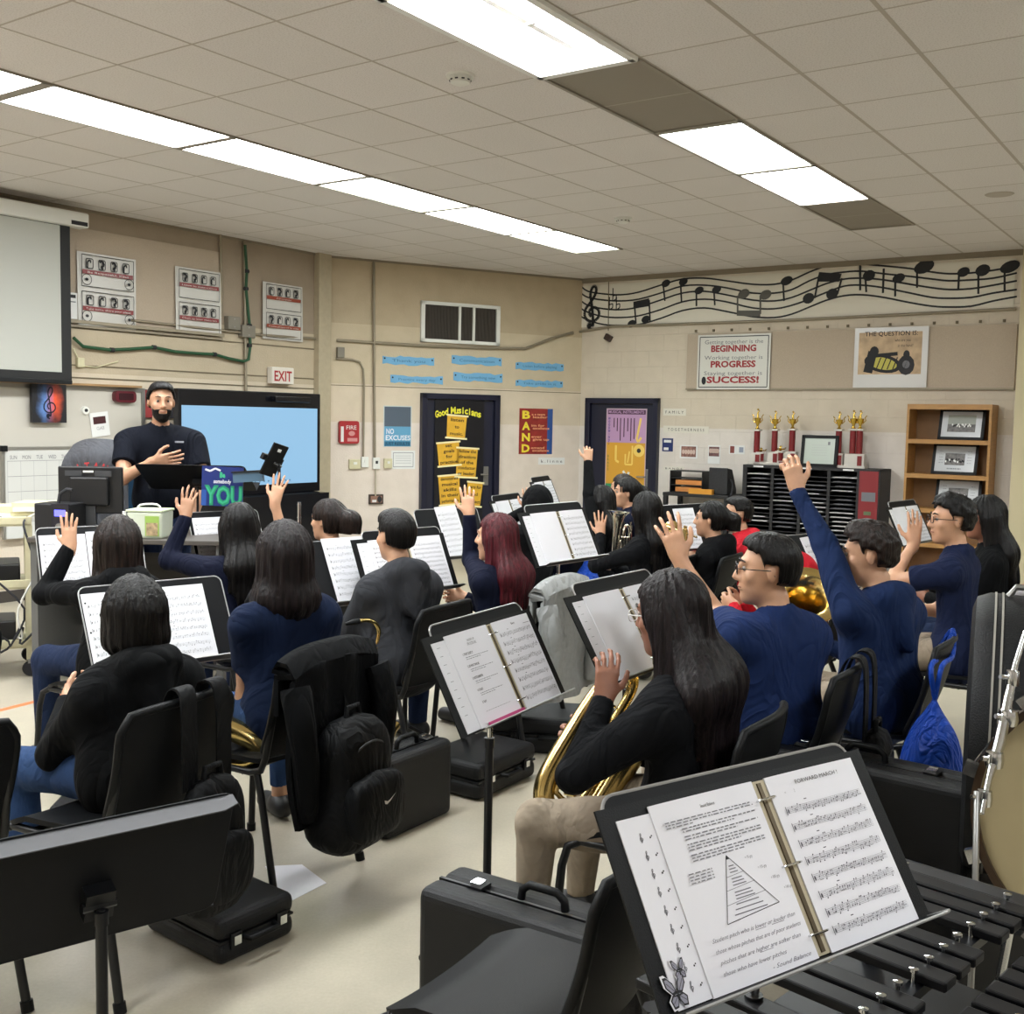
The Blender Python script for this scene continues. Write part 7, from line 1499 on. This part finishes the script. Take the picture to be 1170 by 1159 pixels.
# chrome arm in front of the drum case
a_, c2 = atd(1160, 740, 2.6), atd(1118, 985, 2.35); t = thing('hardware_stand', 'chrome percussion hardware rod leaning beside the bass drum', 'stand', (a_.x, a_.y, 0)); 
pts = [atd(1172, 722, 2.65), atd(1160, 760, 2.62), atd(1152, 800, 2.58), atd(1142, 850, 2.52), atd(1130, 890, 2.47), atd(1122, 930, 2.42)]
b = MB(); b.tube(pts, [.007, .007, .012, .014, .008, .006], CHROME, n=12); b.build('rod', t, world=True, smooth=50)
for (x, y, d, r) in ((1152, 820, 2.56, .022), (1136, 868, 2.5, .02), (1125, 912, 2.45, .016), (1157, 775, 2.6, .015)):
    b = MB(); p_ = atd(x, y, d); b.T = Matrix.Translation(p_); b.lathe([(0, -.02), (r, -.018), (r * 1.1, 0), (r, .018), (0, .02)], CHROME, n=12); b.tube([(0, 0, 0), (-.035, -.01, .005)], .006, CHROME); b.T = Matrix.Identity(4); b.build('clamp', t, world=True, smooth=40)
b = MB(); b.tube([atd(1116, 905, 2.45), atd(1114, 1040, 2.3), Vector((atd(1114, 1040, 2.3).x, 2.3, 0))], .007, STEEL, n=10); b.build('upright_rod', t, world=True, smooth=40)
# drum case
R0 = .43; pc = Vector((1.50, 3.42, .86)); t = thing('drum_case', 'large round black drum case with pale double trim bands standing on edge', 'drum case', pc, math.radians(-24))
pl = atd(1109, 740, 3.35); pr = atd(1185, 740, 3.25); pc = Vector((pl.x, pl.y, atd(1130, 686, 3.2).z - R0)); t.location = pc; CSM = M('drum_case_shell', '#111214', rough=.5, noise=.15, nscale=9, bump=.25, bscale=200, spec=.25)
b = MB(); b.lathe([(0, 0), (R0 - .05, 0), (R0 - .015, .012), (R0, .05), (R0, .26), (R0 - .015, .288), (R0 - .05, .30), (0, .30)], CSM, axis='x', n=64); b.build('shell', t, smooth=40)
for x in (.065, .085, .205, .225): b = MB(); b.lathe([(R0 - .002, x - .003), (R0 + .003, x - .003), (R0 + .003, x + .003), (R0 - .002, x + .003)], M('trim_band', '#8d8a82', rough=.5), axis='x', n=64); b.build('trim_band', t, smooth=30)
for a_ in (-R_(77), R_(72), R_(160)):
    b = MB(); b.T = Matrix.Rotation(a_ + R_(0), 4, 'X'); b.box((.14, 0, R0 + .004), (.06, .075, .012), CHROME); b.box((.14, 0, R0 + .012), (.035, .03, .01), STEEL); b.build('latch', t, bevel=.004)
b = MB(); b.tube([(.1, -.03, R0), (.12, -.03, R0 + .03), (.22, -.03, R0 + .03), (.24, -.03, R0)], .01, STEEL, n=8); b.build('handle', t, smooth=40)
zb = pc.z - R0; q = thing('storage_chest', 'low black chest carrying the round drum case', 'trunk', (pc.x + .19 * math.cos(R_(-16)), pc.y + .19 * math.sin(R_(-16)), 0), R_(-16)); b = MB(); b.box((0, 0, (zb - .06) / 2), (.44, .7, zb - .06), M('trunk_black', '#161719', rough=.45)); b.build('body', q, bevel=.01); b = MB()
for s in (-1, 1): b.box((0, s * .3, zb - .03 + .01), (.44, .06, .08), M('trunk_black', '#161719'))
b.build('cradle', q)
# ================= THE PEOPLE =================
BLK = fabric('cloth_black', '#0b0c0e', .6); BLK2 = fabric('cloth_black_soft', '#0e0f12', .6); NAVYT = fabric('cloth_navy_tee', '#101b33', .6); NAVYS = fabric('cloth_navy_sweat', '#182749', .8); NAVYB = fabric('cloth_navy_bright', '#1a2a52', .9)
NAVYK = fabric('cloth_navy_dark', '#0f1325', .5); GREYH = fabric('cloth_grey_hoodie', '#313236', .6); REDH = fabric('cloth_red', '#b3202c', .7); KHAKI = fabric('khaki', '#8f8272', .7); JEANS = fabric('jeans', '#2a3f62', .5); JEAND = fabric('jeans_dark', '#1f2a44', .5)
POLO = fabric('polo_dark', '#0d1019', .5); HB = hairmat('hair_black', '#0b0909'); HBR = hairmat('hair_brown', '#14100e', '#2e221e'); HDB = hairmat('hair_dark_brown', '#0f0b0c', '#241c1e'); HRED = hairmat('hair_red', '#3a1218', '#5e1f28')
SHWH = M('shoe_white', '#c9c6c0', rough=.5)
PPL = {}; BG = 'black music chairs'
def kid(key, label, px, d, yaw, chair_label=None, cz=.02, cyaw=150, coff=(0, 0), **k):
    """seated student: px = top of the head in the photo, d = distance; chair placed under the hips"""
    top = atd(px[0], px[1], d); k.setdefault('hs', .97); r, info = person(label, top, R_(yaw), **k); PPL[key] = (r, info)
    h_ = info['hip']; f = info['F']; c = h_ + f * .06
    sd = {'s2': 'wavy-haired girl at the left', 's3': 'girl in navy sweater below the green poster', 's5': 'ponytail girl near the display', 's6': 'boy in the grey hoodie', 'sx': 'mostly hidden student before the display', 's7': 'red-haired girl', 's8': 'hooded student', 's9': 'girl raising a fist', 's10': 'girl with a black ponytail', 's11': 'student behind the black ponytail girl', 's12': 'girl with very long straight hair', 's13': 'student beside the red hoodie', 's14': 'boy in the red hoodie', 's18': 'boy with raised palm at the right', 's19': 'student at the right edge', 's20': 'hidden student in red'}
    chair(chair_label or 'black music chair of the ' + sd[key], (c.x + coff[0], c.y + coff[1]), R_(cyaw if cyaw else yaw)); return info
def hw(x, y, d): return atd(x, y, d)
def LAP(info=None): return None
UPF = Vector((0, 0, 1))
# --- teacher
top = atd(184, 437, 7.5)
PPL['teacher'] = person('bearded man in a dark polo shirt standing in front of the class', top, -1.15, hip=(top.x + .0, top.y + .06, fz + .99), hs=1.08, build=1.16, skinm=SK1, hair='short', hairm=HB, shirt=POLO, sleeve='short', pants=JEAND, curly=False, beard=True, standing=True, foot_z=fz, collar=True, h=.006, hyaw=-1.12, hpitch=-.02,
    armR=dict(w=atd(176, 527, 7.22), pole=Vector((-1, .0, -.8)), d=Vector((.95, -.1, .12)), n=Vector((0, 0, 1)), t=Vector((0, -.3, 1)), curl=.25, spread=.08, hs=1.05), armL=dict(w=atd(222, 590, 7.4), pole=Vector((1, .5, -.2)), d=Vector((-.1, -.4, -.9)), n=Vector((-1, 0, 0)), t=Vector((-.3, -1, .3)), curl=.5))
b = MB(); pr_, inf = PPL['teacher']; fpl = inf['F']; q0 = inf['sh'] + fpl * .125 - inf['R'] * .11 - ZV * .03
b.T = Matrix.Translation(q0) @ Matrix.Rotation(math.atan2(inf['F'].y, inf['F'].x) + math.pi / 2, 4, 'Z'); b.rect(-.03, -.002, .03, .010, -.012, M('logo_pale', '#8f929c')); b.build('chest_logo', pr_, world=True)
def raise_arm(wx, wy, d, pole, dd=(0, 0, 1), n=(.3, 1, 0), t=(1, -.3, 0), **k): return dict(w=hw(wx, wy, d), pole=Vector(pole), d=Vector(dd), n=Vector(n), t=Vector(t), **k)
# --- left group
i1 = kid('s1', 'student with short black hair and black hoodie in the left foreground', (152, 657), 3.42, 140, 'black music chair of the left foreground student, with straps over its back', female=True, hair='bob', hairlen=.10, hairvol=.95, hairm=HB, shirt=BLK, pants=JEANS, hood=True, hyaw=R_(118), hpitch=-.1, skinm=SK1, h=.006, knees={-1: (.42, .12), 1: (.4, .1), 'f': -.1}, cyaw=152, hs=.94, build=1.08, coff=(-.02, -.12))
i2 = kid('s2', 'wavy-haired girl in a black hoodie raising her left hand at the left', (134, 590), 4.9, 135, female=True, hair='bob', hairlen=.24, hairvol=1.35, hairm=HBR, shirt=BLK, hood=True, skinm=SK2, hyaw=R_(115), armL=raise_arm(80, 626, 4.95, (-.5, -.3, -1), (-.08, .1, 1), (.2, 1, 0), (-1, 0, 0), curl=.1, spread=.1))
i3 = kid('s3', 'black-haired girl in a navy sweater raising her left hand below the green poster', (272, 575), 5.5, 130, female=True, hair='long', hairlen=.36, hairm=HB, shirt=NAVYK, skinm=SK1, hyaw=R_(120), armL=raise_arm(212, 590, 5.55, (-.6, -.2, -1), (.12, .1, 1), (.4, 1, 0), (-1, 0, 0), curl=.25, spread=.14))
i4 = kid('s4', 'girl with a thick dark brown bob in a navy t-shirt, back to us', (325, 597), 4.05, 128, 'black music chair carrying a black jacket and the backpack with a white tick', female=True, cyaw=150, coff=(-.06, -.08), hair='bob', hairlen=.20, hairvol=1.55, hairm=HDB, shirt=NAVYT, sleeve='short', pants=JEANS, skinm=SK1, hyaw=R_(112), ankles=True, build=1.05, armL=dict(w=hw(292, 850, 4.14), pole=Vector((-1, -.5, -.2)), d=Vector((.3, 1, -.2)), n=Vector((1, 0, 0)), t=Vector((0, 0, 1)), curl=.6))
i5 = kid('s5', 'girl with a long brown ponytail in a dark shirt facing left near the display', (374, 572), 6.5, 150, female=True, hair='pony', hairlen=.46, hairm=HBR, shirt=BLK2, skinm=SK2, hyaw=R_(155), ponydir=(.9, -.2, 0), hairvol=1.6)
i6 = kid('s6', 'boy with short black hair in a dark grey hoodie in the middle', (452, 583), 5.0, 128,  hair='short', hairm=HB, shirt=GREYH, hood=True, pants=JEAND, skinm=SK2, hyaw=R_(132), build=.98, shoe=SHWH)
iX = kid('sx', 'mostly hidden student raising a bare arm before the blue display', (303, 618), 5.95, 135, female=True, hair='long', hairlen=.3, hairm=HB, shirt=BLK, sleeve='short', skinm=SK2, armR=raise_arm(314, 574, 5.95, (.5, -.3, -1), (.22, .1, 1), (.2, 1, 0), (-1, 0, 0), curl=.12, spread=.16))
i7 = kid('s7', 'girl with long dark red hair raising her hand before the scroll poster', (567, 587), 5.5, 140, 'black music chair under the light grey jacket beside the red-haired girl', coff=(.04, 0),  female=True, hair='long', hairlen=.33, hairm=HRED, hairvol=1.05, shirt=NAVYK, skinm=SK2, hyaw=R_(160), armL=raise_arm(536, 588, 5.6, (.2, -.5, -1), (-.1, .1, 1), (.2, 1, 0), (-1, 0, 0), curl=.3, spread=.1))
i8 = kid('s8', 'student with a dark hood up behind the middle music stand', (613, 557), 7.6, 120, hair='hooded', hairlen=.2, hairm=HB, shirt=BLK, hood=True, hoodup=True, skinm=SK1, female=True, armL=raise_arm(602, 582, 7.6, (-.5, -.3, -1), (.05, .1, 1), (.2, 1, 0), (-1, 0, 0), curl=.3))
i9 = kid('s9', 'girl with long black hair raising a fist high before the right door', (686, 555), 8.0, 150, female=True, hair='long', hairlen=.42, hairm=HB, shirt=BLK, skinm=SK2, hyaw=R_(165), armL=raise_arm(672, 527, 8.1, (-.2, -.2, -1), (.0, .1, 1), (.2, 1, 0), (-1, 0, 0), curl=1.2, cuff=-.0))
i10 = kid('s10', 'girl with a black ponytail in profile before the instruments poster', (716, 546), 8.8, 165, female=True, hair='pony', hairlen=.2, hairm=HB, shirt=NAVYK, skinm=SK2, hyaw=R_(182), ponydir=(1, .2, 0))
i11 = kid('s11', 'student whose hair just shows behind the ponytail girl', (711, 542), 9.6, 160, female=True, hair='bob', hairlen=.12, hairm=HBR, shirt=NAVYK, skinm=SK2)
i12 = kid('s12', 'girl with very long straight black hair in a black sweater, palm raised', (738, 562), 6.9, 142, female=True, hair='long', hairlen=.62, hairm=HB, shirt=BLK2, skinm=SK2, hyaw=R_(122), armL=raise_arm(686, 612, 7.0, (-.8, -.3, -.9), (0, .1, 1), (.2, 1, 0), (-1, 0, 0), curl=.15, spread=.14))
i13 = kid('s13', 'student with tied black hair in a black hoodie beside the red hoodie', (812, 573), 7.0, 150, hs=.93, coff=(-.12, .04), female=True, hair='pony', hairlen=.25, ponydir=(.8, -.3, 0), hairvol=1.0, hairm=HB, shirt=BLK2, hood=True, skinm=SK2, hyaw=R_(160))
i14 = kid('s14', 'boy in a red hoodie in profile near the music sorter', (843, 568), 7.65, 165, hair='short', hairm=HB, shirt=REDH, hood=True, skinm=SK2, hyaw=R_(178))
i15 = kid('s15', 'boy with glasses in a navy t-shirt reaching his bare arm up', (878, 611), 3.85, 126, 'black music chair of the boy with raised bare arm', hair='short', hairm=HB, hairvol=1.15, shirt=NAVYB, sleeve='short', pants=KHAKI, skinm=SK2, hyaw=R_(172), glasses=True, build=1.12, hs=1.02, armL=raise_arm(777, 640, 4.06, (.4, -.5, -.6), (-.35, .1, 1), (.3, 1, 0), (1, 0, 0), curl=.28, spread=.16, hs=1.05))
i16 = kid('s16', 'girl with long glossy dark hair, black sweater and khaki trousers', (762, 655), 3.25, 150, 'black music chair under the girl with long glossy dark hair', female=True, hair='long', hairlen=.44, hairvol=1.6, hairm=HDB, hs=1.03, shirt=BLK2, pants=KHAKI, skinm=SK3, hyaw=R_(142), seat=.40, hpitch=-.12, glasses=M('glasses_pale', '#d8d6d6', rough=.3), build=1.2, armL=dict(w=hw(690, 800, 3.15), pole=Vector((-.7, -.7, -1)), d=Vector((.12, .2, 1)), n=Vector((.2, 1, 0)), t=Vector((1, .2, 0)), curl=.5, spread=.08))
i17 = kid('s17', 'boy in a navy sweatshirt stretching his arm high above the sorter', (990, 598), 4.4, 128, 'black music chair with the blue bag strap over its back', hair='short', hairm=HBR, hairvol=1.6, curly=True, shirt=NAVYS, hood=True, pants=KHAKI, skinm=SK2, hyaw=R_(160), hpitch=-.1, build=1.12, hs=1.02, armL=raise_arm(911, 560, 4.55, (.4, -.3, -.6), (-.25, .1, 1), (.3, 1, 0), (1, 0, 0), curl=.75, spread=.06, hs=1.05))
i18 = kid('s18', 'boy with glasses in a dark navy polo holding his palm up at the right', (1088, 567), 5.4, 145, hair='short', hairm=HB, hairvol=1.7, curly=True, shirt=NAVYK if False else fabric('cloth_navy_polo', '#171f3a', .6), sleeve='short', collar=True, pants=KHAKI, skinm=SK2, hyaw=R_(176), glasses=True, armL=raise_arm(1044, 622, 5.45, (-.6, -.5, -1), (.05, .1, 1), (.2, 1, 0), (-1, 0, 0), curl=.1, spread=.05))
i19 = kid('s19', 'student with long curly black hair in a black hoodie at the right edge', (1126, 567), 6.0, 160, female=False, hair='long', hairlen=.4, hairvol=1.2, hairm=HB, shirt=BLK, hood=True, skinm=SK3, hyaw=R_(172))
i20 = kid('s20', 'mostly hidden student in red behind the boy with glasses', (905, 636), 5.6, 150, hair='hooded', shirt=REDH, hood=True, hoodup=True, skinm=SK1, hs=.9)
# ============ empty chairs ============
p = atz(690, 985, .84); chair('empty black music chair in the front between case and foreground stand', (.05, 2.24), R_(147))
CF = bpy.data.objects[[o.name for o in bpy.data.objects if o.get('label', '').startswith('empty black music chair in the front')][0]]
c1 = atz(0, 850, .82); chair('black music chair cut by the left edge of the photo, nearer one', (c1.x - .38, c1.y + .16), R_(140))
c2 = atz(-14, 735, .82); chair('black music chair cut by the left edge of the photo, farther one', (c2.x - .45, c2.y + .3), R_(140))

# ============ hung clothes and bags ============
def back_frame(o): return Vector(o.location), o.rotation_euler.z
def on_chair(o, x, y, z): a = o.rotation_euler.z; return Vector(o.location) + Vector((math.cos(a) * x - math.sin(a) * y, math.sin(a) * x + math.cos(a) * y, z))
def find(txt): return [o for o in bpy.data.objects if o.get('label', '').startswith(txt)][0]
def drape(name, label, ch, m, wtop, L, cat='jacket', thick=.02, zt=.885, yoff=0, sleeves=True, flare=1.0, seed=0, xo=-.365):
    t = thing(name, label, cat, ch.location, ch.rotation_euler.z); b = MB(); rnd = random.Random(seed); p1, p2 = rnd.uniform(0, 6), rnd.uniform(0, 6)
    def f(u, v):   # v: 0 front hem over the back, up and over, down behind
        s = (u - .5) * 2; w_ = wtop / 2 * (1 + (flare - 1) * max(0, v - .3)); wr = .014 * math.sin(u * 17 + p1 + 3 * v) * min(1, v * 2)
        if v < .25: k = v / .25; return (xo + .10 + .0 * k - .01, yoff + s * w_ * .92, zt - .16 + .15 * k - .03 * abs(s) ** 3)
        if v < .4: k = (v - .25) / .15; a = math.pi * (1 - k); return (xo + .04 + .05 * math.cos(a) * -1 * -1 + .0, yoff + s * w_, zt - .01 + .035 * math.sin(a) - .035 * abs(s) ** 3)
        k = (v - .4) / .6; return (xo - .012 - .02 * k + wr + .02 * math.sin(k * 3), yoff + s * w_ * (1 + .06 * math.sin(k * 5 + p2)), zt - .01 - L * k * (1 - .10 * abs(s) ** 2) - .03 * abs(s) ** 3)
    b.grid(f, 26, 30, m, thick); b.build('cloth', t, smooth=80)
    if sleeves:
        for s in (-1, 1):
            b = MB(); y = yoff + s * wtop * .47; b.tube(smooth([(xo - .01, y, zt - .08), (xo - .045, y + s * .01, zt - .2), (xo - .05, y - s * .01, zt - .34), (xo - .04, y - s * .03, zt - L * .92)], 4), [.05, .054, .052, .05, .05, .048, .046, .046, .046, .044, .042, .04, .036], m, n=12); b.build('sleeve', t, smooth=60)
    return t
GJ = fabric('cloth_light_grey', '#8f9191', .9, rough=.8)
drape('grey_jacket', 'light grey jacket draped over the chair behind the middle stand', find('black music chair under the light grey'), GJ, .50, .56, seed=3, flare=1.1)
ch4 = find('black music chair carrying'); drape('black_jacket', 'black jacket hanging over the chair with the backpack', ch4, BLK, .47, .58, seed=5, sleeves=True, yoff=.02, zt=.86)
BP = fabric('nylon_black', '#0f1012', .5, scale=7, rough=.6, fine=.1)
def hang_pack(label, ch, y, w_, d, h, z, mark=None):
    p = on_chair(ch, -.30 - d * .62, y, z); a = ch.rotation_euler.z; t = backpack(label, p, a - math.pi / 2, w_, d, h, mark, m=BP)
    for s in (-1, 1):
        b = MB(); P_ = [on_chair(ch, -.33 - d * .2, y + s * .07, z + h * .9), on_chair(ch, -.355, y + s * .07, .80), on_chair(ch, -.34, y + s * .065, .885), on_chair(ch, -.29, y + s * .06, .885), on_chair(ch, -.255, y + s * .06, .80)]; P_ = [Vector(q) for q in smooth([tuple(q) for q in P_], 4)]
        side = Vector((-math.sin(a), math.cos(a), 0)) * .03; n = len(P_); vs = [q - side for q in P_] + [q + side for q in P_]; up = [q - side + ZV * .006 + Vector((math.cos(a), math.sin(a), 0)) * -.006 for q in P_] + [q + side + ZV * .006 + Vector((math.cos(a), math.sin(a), 0)) * -.006 for q in P_]
        fs = [(i, i + 1, n + i + 1, n + i) for i in range(n - 1)] + [(2 * n + i, 3 * n + i, 3 * n + i + 1, 2 * n + i + 1) for i in range(n - 1)] + [(i, 2 * n + i, 2 * n + i + 1, i + 1) for i in range(n - 1)] + [(n + i, n + i + 1, 3 * n + i + 1, 3 * n + i) for i in range(n - 1)]
        b.add(vs + up, fs, BP); b.build('shoulder_strap', t, world=True, smooth=60)
    return t
hang_pack('black backpack with a white curved tick hanging on the chair of the bob-haired girl', ch4, .02, .40, .23, .50, .16, 'swoosh')
hang_pack('slim black bag hanging by two straps on the left foreground chair', find('black music chair of the left foreground'), -.03, .28, .13, .44, .20)
hang_pack('black bag with tangled straps hanging on the chair of the boy with raised bare arm', find('black music chair of the boy with raised'), -.05, .28, .14, .45, .2)
# blue drawstring bags
BL = fabric('nylon_blue', '#173f9c', .8, scale=9, rough=.45)
def sack(label, ch, y, z, h, w_, x=-.40, mark=False, at_=None):
    p = on_chair(ch, x, y, 0) if at_ is None else at_; t = thing('drawstring_bag', label, 'bag', (p.x, p.y, z), ch.rotation_euler.z - math.pi / 2)
    P_ = [ell((0, 0, h * .32), (w_ * .5, w_ * .30, h * .36), None, .03), cone((0, 0, h * .3), (0, 0, h * .92), w_ * .34, w_ * .07, .06), cone((-w_ * .3, 0, h * .1), (w_ * .32, 0, h * .08), w_ * .16, w_ * .18, .05), wrinkle(.012, 1.2, 5)]
    v, q = surface(P_, .010); me = bpy.data.meshes.new('sack'); me.from_pydata(v.tolist(), [], q.tolist()); me.materials.append(BL); me.shade_smooth(); o = bpy.data.objects.new('sack', me); COL.objects.link(o); o.parent = t
    for s in (-1, 1):
        b = MB(); tp = on_chair(ch, -.31, y, .885); b.tube(smooth([tuple(q_) for q_ in (Vector((p.x, p.y, z + h * .9)), Vector((p.x, p.y, z + h * 1.0)) + Vector((s * .02, 0, .08)), Vector((tp.x, tp.y, .80)) + Vector((s * .02, 0, 0)) + (Vector((p.x, p.y, 0)) - Vector((tp.x, tp.y, 0))) * .3, tp, on_chair(ch, -.27, y + s * .02, .82))], 4), .010, BL, n=8); b.build('cord', t, world=True, smooth=50)
    return t
ch17 = find('black music chair with the blue bag'); sack('blue drawstring bag hanging from the chair of the boy in navy sweatshirt', ch17, -.05, .30, .42, .30, at_=hw(1064, 880, 4.0))
ch8 = find('black music chair of the hooded student'); sack('blue drawstring bag hanging behind the hooded student', ch8, -.02, .35, .45, .34)
# ============ instruments ============
p = hw(641, 925, 3.33); brass_horn('brass euphonium on the lap of the girl with long glossy dark hair', p, (R_(-8), R_(36), R_(15)), 1.06)
rr = Euler((R_(42), R_(-14), R_(10))); p = hw(922, 682, 4.75) - rr.to_matrix() @ (Vector((.10, 0, .60)) * 1.0); brass_horn('large brass horn bell and tubing between the two boys in blue', p, tuple(rr), 1.0, name='tuba', bell_r=.15, bell_h=.60)
p = hw(709, 640, 7.05); brass_horn('small silvery baritone horn held by the girl with very long hair', p, (R_(0), R_(-5), R_(200)), .5, name='baritone_horn', m=mat('silver_brass', (.75, .72, .62), rough=.2, metal=1))
saxophone('brass saxophone held by the bob-haired girl, neck showing at her left', hw(274, 706, 4.3) - Euler((0, R_(-28), 0)).to_matrix() @ Vector((0, 0, .50)), (0, R_(-28), 0), .72)
saxophone('brass saxophone of the left foreground student, mouthpiece end at the left', hw(86, 803, 3.85) - Euler((0, R_(-70), 0)).to_matrix() @ Vector((0, 0, .64)), (0, R_(-70), 0), .95)
saxophone('brass saxophone glinting between bob-haired girl and grey hoodie boy', hw(410, 722, 4.75) - Vector((0, 0, .62)), (R_(0), R_(10), R_(40)), .95)
straight_pipe('flute', 'silver flute held upright by the ponytail girl near the display', 'flute', hw(342, 606, 6.2), hw(342, 574, 6.2), .0105, CHROME)
p = hw(790, 612, 6.1); t = thing('trumpet', 'small brass trumpet held by the student beside the red hoodie', 'trumpet', p, R_(98)); t.scale = (.8, .8, .8); b = MB(); b.tube(smooth([(-.12, 0, 0), (.3, 0, 0), (.34, 0, -.02), (.34, 0, -.06), (.3, 0, -.08), (.05, 0, -.08), (.02, 0, -.06), (.02, 0, -.02), (.06, 0, 0)], 4), .007, BRASS, n=8); b.lathe([(.007, .3), (.01, .4), (.025, .46), (.06, .49)], BRASS, axis='x', n=20); b.build('tubing', t, smooth=50)
for k in range(3): b = MB(); b.lathe([(0, -.09), (.011, -.09), (.011, .03), (.004, .035), (.004, .05), (.009, .052), (0, .054)], BRASS, c=(.12 + .028 * k, 0, 0), n=12); b.build('valve', t, smooth=50)
t = thing('knit_cap', 'grey cap with a red patch resting on top of the round drum case', 'cap', (pc.x + .17, pc.y - .02, pc.z + R0 - .006), R_(-16)); b = MB(); b.lathe([(.052, 0), (.053, .008), (.045, .02), (.022, .03), (0, .032)], M('cap_grey', '#8a8688', rough=.9), n=20); b.build('crown', t, smooth=60); b = MB(); b.lathe([(.03, .026), (.018, .035), (0, .037)], M('cap_red', '#b3262c', rough=.8), n=14, c=(-.01, 0, 0)); b.build('patch', t, smooth=60)
